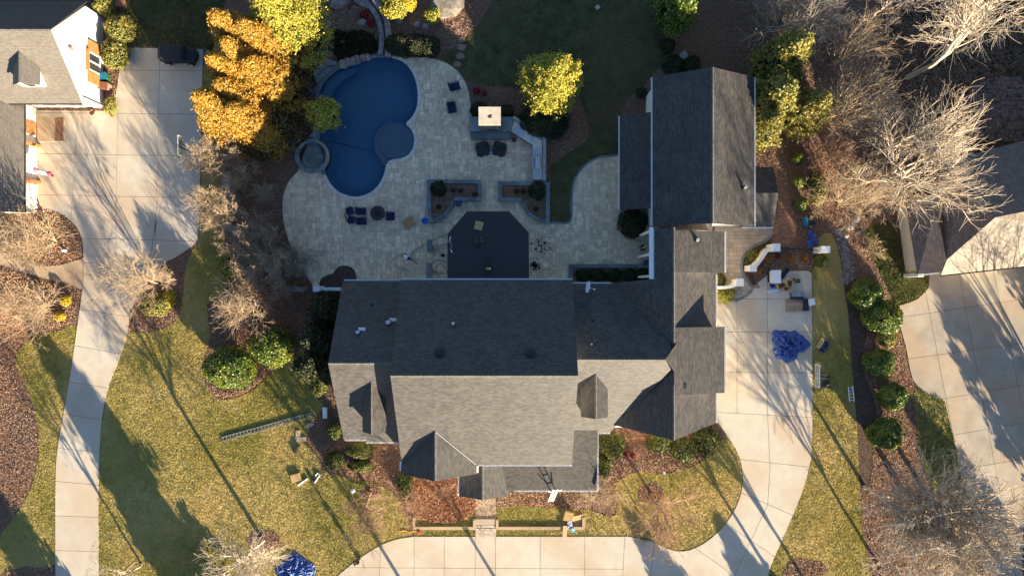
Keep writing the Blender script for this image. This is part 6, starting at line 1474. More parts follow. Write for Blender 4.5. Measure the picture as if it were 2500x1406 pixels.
# ------------------------------------------------------------------ people
def person(px, py, z, rot, label, pose, mtop, mleg, hat=None, held=None):
    base = W(px, py, z); t = thing('person', label, 'person', (base.x, base.y, z), math.radians(rot))
    if pose == 'stand':
        J = dict(pel=(0, 0, .95), ch=(0.02, 0, 1.32), nk=(0.03, 0, 1.5), hd=(0.05, 0, 1.66), sh=(0.0, .19, 1.42), el=(0.06, .25, 1.15), ha=(.24, .2, 1.02), hp=(0, .1, .9), kn=(.04, .11, .5), an=(-.02, .12, .09), to=(.16, .13, .04))
    elif pose == 'bend':
        J = dict(pel=(-.12, 0, .92), ch=(.22, 0, 1.16), nk=(.36, 0, 1.24), hd=(.49, 0, 1.26), sh=(.28, .19, 1.2), el=(.42, .25, .95), ha=(.6, .16, .8), hp=(-.1, .1, .88), kn=(.06, .13, .5), an=(-.04, .15, .09), to=(.14, .16, .04))
    else:
        J = dict(pel=(-.12, 0, .36), ch=(.12, 0, .68), nk=(.2, 0, .82), hd=(.29, 0, .93), sh=(.13, .19, .76), el=(.32, .25, .55), ha=(.48, .14, .4), hp=(-.08, .1, .34), kn=(.3, .2, .46), an=(.0, .16, .09), to=(.18, .18, .04))
    V, E, R = [], [], []
    def av(p, r, par=None):
        V.append(p); R.append(r); i = len(V) - 1
        if par is not None: E.append((par, i))
        return i
    def skinned(name, material, root=0, sub=1):
        me = bpy.data.meshes.new(name); me.from_pydata(V, E, []); o = link_mesh(name, me, material, t)
        md = o.modifiers.new('skin', 'SKIN'); 
        sv = me.skin_vertices[0].data if me.skin_vertices else None
        if sv is None:
            bpy.context.view_layer.objects.active = o; o.select_set(True); bpy.ops.mesh.customdata_skin_add(); sv = me.skin_vertices[0].data; o.select_set(False)
        for i, r in enumerate(R): sv[i].radius = (r, r)
        sv[root].use_root = True; md.use_smooth_shade = True
        s_ = o.modifiers.new('sub', 'SUBSURF'); s_.levels = sub; s_.render_levels = sub
        return o
    g_ = lambda k, s=1: (J[k][0], J[k][1] * s, J[k][2])
    p0 = av(J['pel'], .125); c_ = av(J['ch'], .145, p0); n_ = av(J['nk'], .06, c_); h_ = av(J['hd'], .1, n_); av((J['hd'][0] + .03, 0, J['hd'][2] + .09), .08, h_)
    for s in (1, -1):
        a = av(g_('sh', s), .07, c_); b_ = av(g_('el', s), .05, a); hnd = av(g_('ha', s), .035, b_)
        dx = Vector(g_('ha', s)) - Vector(g_('el', s)); dx.normalize(); side = Vector((0, 0, 1)).cross(dx).normalized()
        for k in range(4): q = Vector(g_('ha', s)) + dx * (.09 + .012 * (k in (1, 2))) + side * (k - 1.5) * .022 + Vector((0, 0, -.02)); av(tuple(q), .009, hnd)
        q = Vector(g_('ha', s)) + dx * .03 - side * s * .05; av(tuple(q), .011, hnd)
        a = av(g_('hp', s), .095, p0); b_ = av(g_('kn', s), .06, a); f = av(g_('an', s), .045, b_); av(g_('to', s), .04, f)
    t.scale = (1.18, 1.18, 1.1)
    skinned('body', M_skin)
    V.clear(); E.clear(); R.clear()
    p0 = av(tuple(Vector(J['pel']) + Vector((0, 0, .04))), .15); c_ = av(J['ch'], .175, p0); av(tuple(Vector(J['nk']) + Vector((-.01, 0, -.05))), .085, c_)
    for s in (1, -1): a = av(g_('sh', s), .095, c_); b_ = av(g_('el', s), .07, a); av(tuple(Vector(g_('el', s)).lerp(Vector(g_('ha', s)), .8)), .05, b_)
    skinned('jacket', mtop)
    V.clear(); E.clear(); R.clear()
    p0 = av(J['pel'], .145)
    for s in (1, -1): a = av(g_('hp', s), .115, p0); b_ = av(g_('kn', s), .082, a); av(g_('an', s), .07, b_)
    skinned('trousers', mleg)
    hx, hy, hz = J['hd']; mb = MB()
    mb.lathe((hx - .015, hy, hz - .0), [(.11, .0), (.118, .05), (.1, .12), (.05, .16), (.01, .17)], 12); mb.build('cap' if hat else 'hair', hat or M_black, t, world=False)
    if hat: mb = MB(); mb.box(hx + .06, hx + .2, -.07, .07, hz + .03, hz + .045); mb.build('visor', hat, t, world=False)
    for s in (1, -1): mb = MB(); q = g_('an', s); mb.box(q[0] - .07, q[0] + .21, q[1] - .05, q[1] + .05, 0, .1); mb.build('shoe', M_black, t, world=False)
    return t, J
pt, J = person(992, 626, 0.06, -35, 'person in a white shirt and black cap bending with a leaf blower on the patio', 'bend', M_shirtw, M_brownp, M_black)
person(1163, 590, 4.0, 20, 'crouching person in camouflage clothes on the veranda roof', 'crouch', M_camo, M_camo, M_black)
person(1566, 606, 0.06, 200, 'person in a dark jacket and grey cap walking under the porch edge', 'stand', M_shirtd, M_jeans, M_capst)
person(1573, 642, 0.06, 150, 'person in a blue jacket beside the long back planter', 'stand', M_shirtb, M_jeans)
person(876, 1362, 0.07, 90, 'person in black clothes standing on the front driveway near the bottom edge', 'stand', M_black, M_jeans)
p = W(1003, 630); lb = thing('leaf_blower', 'long black leaf blower pointed at the patio in front of the white shirted person', 'leaf blower', (p.x, p.y, 0.8))
mb = MB(); mb.tube((p.x, p.y, 0.8), (p.x + 0.75, p.y - 0.65, 0.25), 0.06, 0.04, 8); mb.build('nozzle', M_black, lb); mb = MB(); mb.obox(Matrix.Translation((p.x - .05, p.y + .02, 0.85)), 0.3, 0.22, 0.26); mb.build('motor', M_black, lb)

# ------------------------------------------------------------------ covered car
c = W(446, 141); car = thing('covered_car', 'off road car under a dark cloth cover parked at the top of the left driveway', 'car', (c.x, c.y, 0), math.radians(-2))
def loft(sections, n=16):
    """sections: (x, halfwidth, z_bottom, z_top, roundness)"""
    vs = []
    for x, hw, zb, zt in sections:
        for k in range(n):
            a = 2 * math.pi * k / n; ca, sa = math.cos(a), math.sin(a); e = 0.45
            vs.append((x, hw * math.copysign(abs(ca) ** e, ca), (zb + zt) / 2 + (zt - zb) / 2 * math.copysign(abs(sa) ** e, sa)))
    fs = [(i * n + k, i * n + (k + 1) % n, (i + 1) * n + (k + 1) % n, (i + 1) * n + k) for i in range(len(sections) - 1) for k in range(n)]
    fs += [list(range(n)), [(len(sections) - 1) * n + k for k in range(n)][::-1]]
    return vs, fs
mb = MB(); mb.add(*loft([(-1.98, .55, .6, 1.4), (-1.92, .8, .35, 1.7), (-1.7, .86, .3, 1.82), (-.6, .88, .28, 1.86), (.55, .86, .3, 1.83), (.8, .8, .35, 1.72), (.95, .72, .4, 1.3)])); mb.build('cabin_cover', M_cover, car, world=False, smooth_=False)
mb = MB(); mb.add(*loft([(.9, .84, .3, 1.22), (1.4, .82, .32, 1.16), (1.75, .72, .38, 1.08), (1.95, .5, .45, .98), (2.05, .2, .5, .8)])); mb.build('bonnet_cover', M_black, car, world=False)
M_rim = mat('alloy_rim', (0.7, 0.7, 0.72), rough=0.3, metal=0.5)
for x in (-1.35, 1.15):
    for s in (1, -1):
        mb = MB(); mb.tube((x, s * .72, .37), (x, s * .96, .37), .37, n=18); w_ = mb.build('wheel', M_black, car, world=False)
        mb = MB(); mb.tube((x, s * .95, .37), (x, s * .975, .37), .22, n=14); mb.build('rim', M_rim, w_, world=False)

# ------------------------------------------------------------------ basketball hoops
def hoop(bx, y0, y1, rimdir, polex, poley, label):
    yc = (y0 + y1) / 2; t = thing('basketball_hoop', label, 'basketball hoop', (polex, poley, 0))
    mb = MB(); mb.box(bx - .015, bx + .015, y0 + .05, y1 - .05, 2.93, 3.92); bb = mb.build('backboard', M_acry, t)
    mb = MB(); f = .06
    mb.box(bx - .04, bx + .04, y0, y1, 2.88, 2.94).box(bx - .04, bx + .04, y0, y1, 3.91, 3.98).box(bx - .04, bx + .04, y0, y0 + f, 2.945, 3.905).box(bx - .04, bx + .04, y1 - f, y1, 2.945, 3.905); mb.build('frame', M_trim, bb)
    mb = MB()
    for (a, b_, z0_, z1_) in ((-.32, .32, 3.0, 3.05), (-.32, .32, 3.42, 3.47), (-.32, -.27, 3.055, 3.415), (.27, .32, 3.055, 3.415)): mb.box(bx - .024 , bx + .024, yc + a, yc + b_, z0_, z1_)
    mb.build('target_square', M_trim, bb)
    rx = bx + rimdir * .40; mb = MB(); P_ = [(rx + .23 * math.cos(2 * math.pi * k / 16), yc + .23 * math.sin(2 * math.pi * k / 16), 3.05) for k in range(17)]; mb.path(P_, .02, 5); mb.tube((bx, yc, 3.05), (bx + rimdir * .17, yc, 3.05), .04, n=6)
    rm = mb.build('rim', M_red, t)
    mb = MB()
    for k in range(8):
        a = 2 * math.pi * k / 8; mb.tube((rx + .23 * math.cos(a), yc + .23 * math.sin(a), 3.05), (rx + .13 * math.cos(a + .4), yc + .13 * math.sin(a + .4), 2.65), .01, n=3)
        mb.tube((rx + .23 * math.cos(a), yc + .23 * math.sin(a), 3.05), (rx + .13 * math.cos(a - .4), yc + .13 * math.sin(a - .4), 2.65), .01, n=3)
    mb.build('net', mat('pink_net', (0.6, 0.35, 0.35)), rm)
    mb = MB(); mb.box(polex - .08, polex + .08, poley - .08, poley + .08, 0, 2.4); mb.build('pole', M_black, t)
    for dz in (0, .5):
        for s in (-.12, .12): mb = MB(); mb.tube((polex, poley + s, 2.1 + dz * .5), (bx - rimdir * .04, yc + s * 2, 3.1 + dz), .035, n=6); mb.build('arm', M_black if rimdir < 0 and polex < 0 else M_steel, t)
    mb = MB(); mb.obox(Matrix.Translation((polex - rimdir * .25, poley, 1.9)), .5, .25, .2); mb.build('counterweight', M_black, t)
hoop(-35.2, 14.0, 16.1, -1, -33.7, 14.7, 'basketball hoop with clear backboard at the right edge of the left driveway')
hoop(32.4, -10.55, -8.1, -1, 33.9, -9.6, 'basketball hoop with white framed backboard beside the right driveway')
t = crp = None
def crumple(px, py, rx, ry, h, seed, name, label, material, cat='tarp', nr=26, ns=64):
    from mathutils import noise
    c = W(px, py); mb = MB(); rd = random.Random(seed); vs = []
    outl = [1 + .14 * math.sin(3 * a + seed) + .09 * math.sin(5 * a + 2 * seed) + .05 * math.sin(11 * a + seed) for a in (2 * math.pi * k / ns for k in range(ns))]
    for i in range(nr + 1):
        f = i / nr
        for k in range(ns):
            a = 2 * math.pi * k / ns; x, y = rx * f * outl[k] * math.cos(a), ry * f * outl[k] * math.sin(a)
            q = Vector((x * 1.6, y * 1.6, seed * 3.1)); d = (1 - abs(noise.noise(q * .9)) * 2) * .55 + (.5 - abs(noise.noise(Vector((q.x * 1.2, q.y * 2.6, q.z + 3))))) * 1.1 + (.5 - abs(noise.noise(q * 3.4))) * .6
            z = .02 + h * (1 - f ** 2.5) * (.12 + d * .7) + (.03 * abs(noise.noise(q * 5)) if f < 1 else 0)
            vs.append((x + .06 * noise.noise(q * 4), y + .06 * noise.noise(q * 4 + Vector((9, 0, 0))), z))
    fs = [(i * ns + k, (i + 1) * ns + k, (i + 1) * ns + (k + 1) % ns, i * ns + (k + 1) % ns) for i in range(nr) for k in range(ns)]
    mb.add(vs, fs); o = mb.build(name, material, loc=(c.x, c.y, .06)); return tag(o, label, cat)
crumple(1925, 842, 2.0, 1.75, .55, 1, 'tarp', 'big crumpled shiny blue tarp lying on the right driveway', M_tarp)
crumple(1981, 584, .62, 1.0, .35, 2, 'tarp', 'small crumpled blue tarp behind the thin metal fence', M_tarp)
crumple(722, 1388, 2.2, 1.5, .45, 3, 'tarp', 'crumpled bright blue tarp at the bottom edge under the pale tree', M_tarp)
crumple(2016, 938, .55, .45, .4, 4, 'bag', 'black plastic bag at the foot of the right basketball hoop', M_black, 'bag', 10, 24)

# ------------------------------------------------------------------ furniture
def chair(px, py, rot, label, w=.78, d=.8, group=None, name='patio_chair', hi=.42):
    p = W(px, py); t = thing(name, label, 'chair', (p.x, p.y, .065), math.radians(rot), group)   # faces +x
    mb = MB(); mb.box(-d * .42, d * .5, -w * .42, w * .42, hi - .1, hi + .05); mb.build('seat', M_navy, t, world=False)
    mb = MB(); mb.obox(Matrix.Translation((-d * .46, 0, hi + .32)) @ Matrix.Rotation(-.25, 4, 'Y'), .14, w * .82, .62); mb.build('backrest', M_navy, t, world=False)
    for s in (1, -1):
        mb = MB(); mb.tube((-d * .45, s * w * .48, hi + .2), (d * .42, s * w * .48, hi + .18), .025, n=6); mb.tube((-d * .5, s * w * .48, hi + .2), (-d * .62, s * w * .48, hi + .62), .02, n=6); mb.build('armrest', M_iron, t, world=False)
        for x in (-d * .4, d * .4): mb = MB(); mb.tube((x, s * w * .46, 0), (x, s * w * .48, hi + .2), .022, n=6); mb.build('leg', M_iron, t, world=False)
    return t
chair(1111, 215, -165 + 180, 'navy lounge chair nearer the flagstones on the pool deck', 1.0, 1.15); chair(1104, 268, -80, 'second navy lounge chair, nearer the fireplace', 1.05, 1.0)
chair(955, 529, 180, 'single navy chair right of the round fire table', 1.0, 1.0)
chair(885, 517, 0, 'upper navy chair left of the round fire table', .85, 1.0); chair(886, 541, 3, 'lower navy chair left of the round fire table', .85, 1.0)
p = W(858, 527); sf = thing('curved_sofa', 'curved navy two seat sofa behind the left chairs by the fire table', 'sofa', (p.x, p.y, .065))
for a in (-.42, .42):
    mb = MB(); M_ = Matrix.Translation((-.05 + .12 * (a < 0), a * 1.15, .42)) @ Matrix.Rotation(a * .6, 4, 'Z'); mb.obox(M_, .75, .8, .16); mb.build('cushion', M_navy, sf, world=False)
pts = [(-.55 + .5 * (abs(k) / 6) ** 2 * 1.1, k * .17, .75) for k in range(-6, 7)]; mb = MB(); mb.path(pts, .035, 6); mb.path([(x + .02, y, .3) for x, y, z in pts], .03, 6)
for x, y, z in pts: mb.tube((x, y, .3), (x, y, .75), .015, n=4)
mb.build('backrest', M_iron, sf, world=False)
for (x, y) in ((-.5, -.3), (-.5, .3), (.3, -.85), (.3, .85)): mb = MB(); mb.tube((x, y, 0), (x, y, .35), .025, n=6); mb.build('leg', M_iron, sf, world=False)
p = W(924, 522); ft = thing('fire_table', 'round dark metal fire table among the navy chairs', 'fire table', (p.x, p.y, .065))
mb = MB(); mb.lathe((0, 0, .42), [(.8, 0), (.83, .03), (.83, .06), (.74, .07), (.6, .06), (.3, .06), (.02, .07)], 28); mb.build('table_top', mat('dark_bronze', (0.06, 0.045, 0.05), (0.04, 0.03, 0.035), scale=9), ft, world=False)
mb = MB(); mb.lathe((0, 0, 0), [(.5, 0), (.35, .1), (.3, .41)], 20); mb.build('base', M_iron, ft, world=False); mb = MB(); mb.lathe((0, 0, .49), [(.36, 0), (.36, .03), (.1, .04)], 20); mb.build('burner_lid', M_iron, ft, world=False)
def covered_chair(px, py, rot, label):
    from mathutils import noise
    p = W(px, py); t = thing('covered_armchair', label, 'armchair', (p.x, p.y, .065), math.radians(rot))
    n = 24; vs = []
    for (f, z) in ((1.08, 0), (1.02, .3), (1.0, .6), (.9, .72), (.45, .68), (.02, .66)):
        for k in range(n):
            a = 2 * math.pi * k / n; r = .76 * (1 + .12 * math.cos(4 * a) * -1) * f * (1 + .05 * math.sin(9 * a)); x, y = r * math.cos(a) * 1.05, r * math.sin(a)
            vs.append((x, y, z + (.28 if (y > .2 and z > .5) else 0)))
    mb = MB(); mb.add(vs, [(i * n + k, i * n + (k + 1) % n, (i + 1) * n + (k + 1) % n, (i + 1) * n + k) for i in range(5) for k in range(n)]); mb.build('cloth_cover', M_black, t, world=False)
    for (x, y) in ((-.4, -.4), (.4, -.4), (-.4, .4), (.4, .4)): mb = MB(); mb.tube((x, y, -.0), (x, y, .3), .03, n=6); mb.build('leg', M_iron, t, world=False)
covered_chair(1179, 366, 15, 'left black covered armchair in front of the fireplace'); covered_chair(1219, 366, -15, 'right black covered armchair in front of the fireplace')
p = W(1199, 372); t = thing('side_table', 'small round light blue table between the two covered armchairs', 'table', (p.x, p.y, .065))
mb = MB(); mb.lathe((0, 0, .45), [(.26, 0), (.27, .03), (.2, .035), (.02, .03)], 20); mb.build('table_top', mat('light_blue_paint', (0.2, 0.33, 0.62), rough=.5), t, world=False); mb = MB(); mb.tube((0, 0, 0), (0, 0, .45), .04, n=8); mb.build('leg', M_iron, t, world=False)
p = W(1120, 498); mb = MB(); mb.lathe((0, 0, 0), [(.22, 0), (.3, .25), (.38, .5), (.3, .72), (.2, .8), (.26, .86), (.18, .87), (.12, .8)], 18); tag(mb.build('urn', mat('blue_glaze', (0.02, 0.03, 0.12), (0.03, 0.04, 0.2), rough=.25, spec=.7), loc=(p.x, p.y, .065)), 'dark blue glazed urn under the left planter corner', 'urn')
# net / paddle
a, b_ = W(1043, 482, .5), W(1038, 535, .1); t = thing('pool_net', 'blue pool net with a long thin pole leaning on the left planter', 'pool net', (b_.x, b_.y, 0))
mb = MB(); mb.tube(a, b_, .025, n=6); mb.build('pole', M_bluep, t); mb = MB(); mb.prism(circle(Vector((b_.x - .05, b_.y - .2, 0)), .36, 16), .08, .14); mb.build('net_head', M_bluep, t)
# buckets, pots, bins
def bucket(px, py, r, h, label, material, z=.07, name='bucket', cat='bucket', inner=None):
    p = W(px, py); t = thing(name, label, cat, (p.x, p.y, z)); mb = MB(); mb.lathe((0, 0, 0), [(r * .8, 0), (r, h), (r * .92, h), (r * .8, h * .35), (.01, h * .35)], 18); mb.build('shell', material, t, world=False)
    mb = MB(); P_ = [(r * 1.02 * math.cos(a), r * 1.02 * math.sin(a) * .9, h + .02 * math.sin(a)) for a in np.linspace(0, math.pi, 9)]; mb.path(P_, .01, 4); mb.build('handle', M_iron, t, world=False)
    if inner: mb = MB(); mb.prism(circle((0, 0), r * .85, 16), h * .5, h * .75); mb.build('contents', inner, t, world=False)
bucket(1082, 624, .19, .35, 'black bucket beside the veranda roof edge on the patio', M_black); bucket(1882, 697, .26, .45, 'dark blue bucket next to the cardboard boxes', M_bluep); bucket(1945, 686, .24, .4, 'dark green bucket at the right of the cardboard boxes', M_green, inner=M_green)
bucket(231, 278, .32, .45, 'round terracotta pot on the left driveway at the house corner', mat('terracotta', (0.5, 0.3, 0.2)), name='flower_pot', cat='flower pot', inner=M_mulch)
def bin_(px, py, sx, sy, h, rot, label, mbody, mlid, z=.06, name='wheelie_bin'):
    p = W(px, py); t = thing(name, label, 'bin', (p.x, p.y, z), math.radians(rot)); mb = MB()
    vs = [(x * sx * q / 2, y * sy * q / 2, zz) for zz, q in ((0, .82), (h, 1)) for x, y in ((-1, -1), (1, -1), (1, 1), (-1, 1))]; mb.add(vs, [(3, 2, 1, 0), (4, 5, 6, 7), (0, 1, 5, 4), (1, 2, 6, 5), (2, 3, 7, 6), (3, 0, 4, 7)]); mb.build('body', mbody, t, world=False)
    mb = MB(); mb.obox(Matrix.Translation((.02, 0, h + .035)) @ Matrix.Rotation(.06, 4, 'Y'), sx * 1.08, sy * 1.08, .06); mb.build('lid', mlid, t, world=False)
    mb = MB(); mb.tube((-sx * .5, -sy * .4, .1), (-sx * .5, sy * .4, .1), .1, n=10); mb.build('wheel', M_black, t, world=False)
bin_(262, 193, .9, .7, 1.0, 8, 'green bin with blue lid corner beside the neighbour wall', M_green, M_teal, z=0); bin_(264, 216, 1.0, .75, 1.05, -6, 'brown bin below the green bin beside the neighbour wall', M_flag, mat('brown_plastic', (0.2, 0.08, 0.05), rough=.5), z=0)
bin_(301, 14, 1.0, .8, .9, 5, 'dark brown bin at the top edge behind the olive bushes', M_flag, mat('brown_plastic', (0.2, 0.08, 0.05)), z=0)
bin_(1886, 676, 1.0, 1.35, .9, 2, 'large white lidded crate on the driveway by the gate bed', M_trim, M_trim); bin_(1976, 737, .6, .7, .5, 12, 'small white bin at the right driveway edge', M_trim, M_trim)
# boxes and boards
def board(px, py, sx, sy, h, rot, label, material, z=.06, name='board', cat='board', z2=None, tilt=0):
    p = W(px, py, z); mb = MB(); mb.obox(Matrix.Rotation(tilt, 4, 'X'), sx, sy, h); o = mb.build(name, material, loc=(p.x, p.y, z + h / 2 + abs(math.sin(tilt)) * sy / 2)); o.rotation_euler = (0, 0, math.radians(rot)); return tag(o, label, cat)
def carton(px, py, sx, sy, h, rot, label, material=M_card, z=.07, open_=True):
    p = W(px, py); t = thing('cardboard_box', label, 'box', (p.x, p.y, z), math.radians(rot)); mb = MB(); e = .012
    mb.box(-sx / 2, sx / 2, -sy / 2, sy / 2, 0, e).box(-sx / 2, -sx / 2 + e, -sy / 2, sy / 2, e, h).box(sx / 2 - e, sx / 2, -sy / 2, sy / 2, e, h).box(-sx / 2 + e, sx / 2 - e, -sy / 2, -sy / 2 + e, e, h).box(-sx / 2 + e, sx / 2 - e, sy / 2 - e, sy / 2, e, h); mb.build('carton', material, t, world=False)
    if open_:
        for (M_, a, b_) in ((Matrix.Translation((-sx / 2 - sx * .18, 0, h - .05)) @ Matrix.Rotation(-.35, 4, 'Y'), sx * .4, sy), (Matrix.Translation((sx / 2 + sx * .18, 0, h - .05)) @ Matrix.Rotation(.35, 4, 'Y'), sx * .4, sy), (Matrix.Translation((0, sy / 2 + sy * .15, h)) @ Matrix.Rotation(.2, 4, 'X'), sx, sy * .35)):
            mb = MB(); mb.obox(M_, a, b_, .012); mb.build('flap', material, t, world=False)
    else: mb = MB(); mb.box(-sx / 2, sx / 2, -sy / 2, sy / 2, h + .002, h + .016); mb.build('lid', material, t, world=False)
carton(1905, 697, .75, .55, .4, 10, 'opened cardboard box nearest the blue bucket'); carton(1912, 686, .45, .4, .4, -25, 'pale small cardboard box at the top of the box pile', M_card2, open_=False); carton(1925, 692, .5, .6, .42, 5, 'opened cardboard box at the right of the box pile')
carton(1916, 704, .45, .4, .35, 20, 'small cardboard box at the bottom of the box pile'); carton(1920, 682, .4, .25, .3, 15, 'small white box on top of the pile beside the green bucket', M_trim, open_=False); carton(1936, 683, .4, .35, .35, 0, 'pale pink box between the white box and green bucket', M_card2)
board(1911, 672, 1.9, .5, .12, 52, 'long dark board lying diagonally by the white crate', M_shirtd, name='board'); board(1886, 710, 1.2, .35, .2, 12, 'pale blue foam panel below the dark blue bucket', mat('pale_blue_foam', (0.45, 0.6, 0.75)))
p = W(1943, 722); t = thing('cooler', 'grey blue rectangular tool chest above the wooden pallet', 'tool chest', (p.x, p.y, .07)); mb = MB(); mb.box(-.68, .68, -.35, .35, 0, .45); mb.build('body', M_shirtd, t, world=False); mb = MB(); mb.box(-.7, .7, -.1, .38, .455, .53); mb.build('lid', mat('grey_blue_plastic', (0.16, 0.21, 0.27), rough=.4), t, world=False)
board(1965, 744, .55, 1.35, .4, 4, 'dark grey box right of the wooden pallet', M_shirtd, name='tool_box', cat='box')
p = W(1937, 746); t = thing('pallet', 'weathered wooden pallet on the right driveway', 'pallet', (p.x, p.y, .07))
for k in range(9): mb = MB(); mb.box(-.95, .95, -.66 + k * .148, -.66 + k * .148 + .12, .12, .14); mb.build('plank', M_pallet, t, world=False)
for x in (-.88, 0, .88): mb = MB(); mb.box(x - .05, x + .05, -.66, .66, .0, .119); mb.build('runner', M_pallet, t, world=False)
mb = MB(); p = W(1936, 746)
board(999, 544, 1.15, .95, .3, 32, 'brown plywood box lying on the patio right of the fire seating', M_card, name='wooden_box', cat='box'); board(1169, 551, .85, .9, .12, -12, 'tan plywood square lying on the veranda roof', M_wood, z=3.93, name='plywood_square')
board(2003, 838, .55, 1.2, .1, -28, 'tan board beside a dark board in the right lawn', M_wood, name='board'); board(2012, 846, .6, 1.3, .12, -32, 'dark navy board in the right lawn', M_navy, name='board')
board(723, 1165, 1.05, .85, .22, 15, 'tan wooden box in the front lawn beside the white plank', M_wood, name='wooden_box', cat='box'); board(740, 1176, 1.35, .18, .14, 35, 'white plank crossing the corner of the tan box in the lawn', M_trim, name='plank', cat='plank')
board(728, 1060, .5, .9, .08, 2, 'small pinkish board in the front lawn', M_card2); board(736, 1071, 1.0, .45, .1, 0, 'small grey board touching the pinkish board', M_pallet); board(795, 1006, .45, 1.2, .45, 3, 'white box at the upper end of the long ladder', M_trim, name='storage_box', cat='box')
board(724, 1095, .25, .9, .25, -30, 'dark tool bag below the grey board', M_black, name='tool_bag', cat='bag'); mb = MB(); p = W(757, 1037); mb.prism([(p.x - .45, p.y - .2), (p.x - .3, p.y + .1), (p.x + .2, p.y + .28), (p.x + .45, p.y + .1), (p.x + .3, p.y - .15), (p.x - .1, p.y - .28)], 0, .16); tag(mb.build('stepping_slab', M_rock), 'pale grey stone slab under the end of the long ladder', 'stone slab')
t = thing('metal_bracket', 'white metal bracket lying in the lawn right of the plank', 'bracket', tuple(W(770, 1165)))
for (a, b_) in (((776, 1153), (783, 1158)), ((782, 1158), (769, 1177)), ((776, 1153), (771, 1160))): p, q = W(*a), W(*b_); mb = MB(); mb.tube((p.x, p.y, .15), (q.x, q.y, .15), .06, n=6); mb.build('bar', M_trim, t)
mb = MB(); p = W(765, 1172); mb.lathe((p.x, p.y, 0), [(.2, 0), (.22, .35), (.15, .4)], 10); mb.build('bucket', M_shirtd, t)
carton(1387, 1257, .95, 1.0, .5, -15, 'yellowish cardboard box with flaps above the end of the retaining wall', M_wood, open_=False); board(1410, 1263, 1.35, .5, .1, 13, 'pale board right of the yellowish box', M_card2); board(1379, 1296, .45, 1.25, .1, -3, 'pale tan board leaning across the retaining wall', M_card2, z=.24)
board(1391, 1277, .5, .65, .3, 10, 'striped blue and white bag behind the retaining wall', mat('striped_bag', (0.55, 0.55, 0.75), (0.05, 0.06, 0.2), scale=5, rough=.6, contrast=(.48, .52)), name='bag', cat='bag', z=.3); board(1398, 1292, .42, .42, .25, 15, 'turquoise box standing on the retaining wall', mat('turquoise', (0.05, 0.4, 0.5), (0.5, 0.6, 0.65), scale=4, contrast=(.5, .6)), name='small_box', cat='box', z=.24)
# blue cart
p = W(1976, 541); t = thing('garden_cart', 'blue garden cart at the edge of the mulch path', 'cart', (p.x, p.y, .05), math.radians(8)); mb = MB(); mb.box(-.85, -.4, -.5, .5, .2, .55); mb.build('front_panel', M_teal, t, world=False); mb = MB(); mb.box(-.395, .6, -.48, .48, .25, .3).box(-.395, .6, -.5, -.46, .3, .6).box(-.395, .6, .46, .5, .3, .6); mb.build('tub', M_black, t, world=False)
for (x, y) in ((-.5, -.55), (-.5, .55), (.5, -.55), (.5, .55)): mb = MB(); mb.tube((x, y - .04, .18), (x, y + .04, .18), .18, n=12); mb.build('wheel', M_black, t, world=False)
# ladders
def ladder(p, q, w, n, label, arms=None, material=M_ladder, across=None):
    p, q = Vector(p), Vector(q); t = thing('ladder', label, 'ladder', tuple(p)); d = (q - p).normalized(); s = Vector(across).normalized() if across else Vector((-d.y, d.x, 0)).normalized(); up = d.cross(s)
    R_ = Matrix(((d.x, s.x, up.x, 0), (d.y, s.y, up.y, 0), (d.z, s.z, up.z, 0), (0, 0, 0, 1)))
    for k in (-1, 1): mb = MB(); mb.obox(Matrix.Translation((p + q) / 2 + s * w / 2 * k) @ R_, (q - p).length, .07, .09); mb.build('rail', material, t)
    for i in range(n): c = p.lerp(q, (i + .5) / n); mb = MB(); mb.obox(Matrix.Translation(c) @ R_, .06, w - .075, .045); mb.build('rung', material, t)
    if arms:
        for k in (-1, 1): a = q + s * w / 2 * k - d * arms[2]; b_ = a + s * k * arms[0] + d * arms[1]; mb = MB(); mb.tube(a, b_, .05, n=6); mb.build('stabilizer_arm', M_trim, t)
a, b_ = W(542, 1072), W(763, 1011); ladder((a.x, a.y, .12), (b_.x, b_.y, .14), .46, 26, 'very long aluminium ladder lying across the front lawn')
a, b_ = W(2075, 942), W(2079, 980); ladder((a.x, a.y, .1), (b_.x, b_.y, .1), .5, 5, 'short white ladder section lying in the grass near the clipped hollies', material=M_trim)
a, b_ = W(1057, 609), W(1103, 597, 4.6); ladder((a.x, a.y, .1), (b_.x, b_.y, 4.6), .55, 15, 'ladder leaning from the patio onto the veranda roof', arms=(.55, .5, .6))
a, b_ = W(1344, 1223), W(1356, 1192, 4.7); ladder((a.x, a.y, .1), (b_.x, b_.y - .12, 4.7), .55, 15, 'ladder leaning against the front porch gutter', arms=(.45, .45, .9), material=M_trim, across=(1, 0.12, 0))
# hoses and cords
def cord(pts, r, label, material, name='hose', cat='hose', z=.09):
    q = smooth(pts, 5, False); mb = MB(); mb.path([(W(x, y).x, W(x, y).y, z) for x, y in q], r, 5); tag(mb.build(name, material), label, cat)
cord([(1092, 572), (1060, 585), (1030, 600), (1010, 615), (1003, 620)], .018, 'thin dark cord stretched from the veranda to the leaf blower', M_black, 'cord', 'cord')
cord([(1092, 640), (1070, 634), (1058, 638), (1054, 650), (1060, 662), (1075, 668), (1092, 664), (1080, 645), (1066, 650), (1068, 672), (1090, 680)], .02, 'coiled dark hose beside the veranda roof', M_black)
cord([(985, 622), (965, 628), (955, 640), (970, 652), (1000, 660)], .015, 'thin dark cord trailing left of the white shirted person', M_black, 'cord', 'cord')
cord([(1050, 546), (1085, 543), (1100, 545), (1108, 553)], .02, 'dark hose curling below the left planter', M_black)
cord([(978, 1296), (990, 1294), (1002, 1299), (1014, 1295), (1024, 1300)], .04, 'yellow hose coiled in the grass below the retaining wall', M_yellow, z=.08)
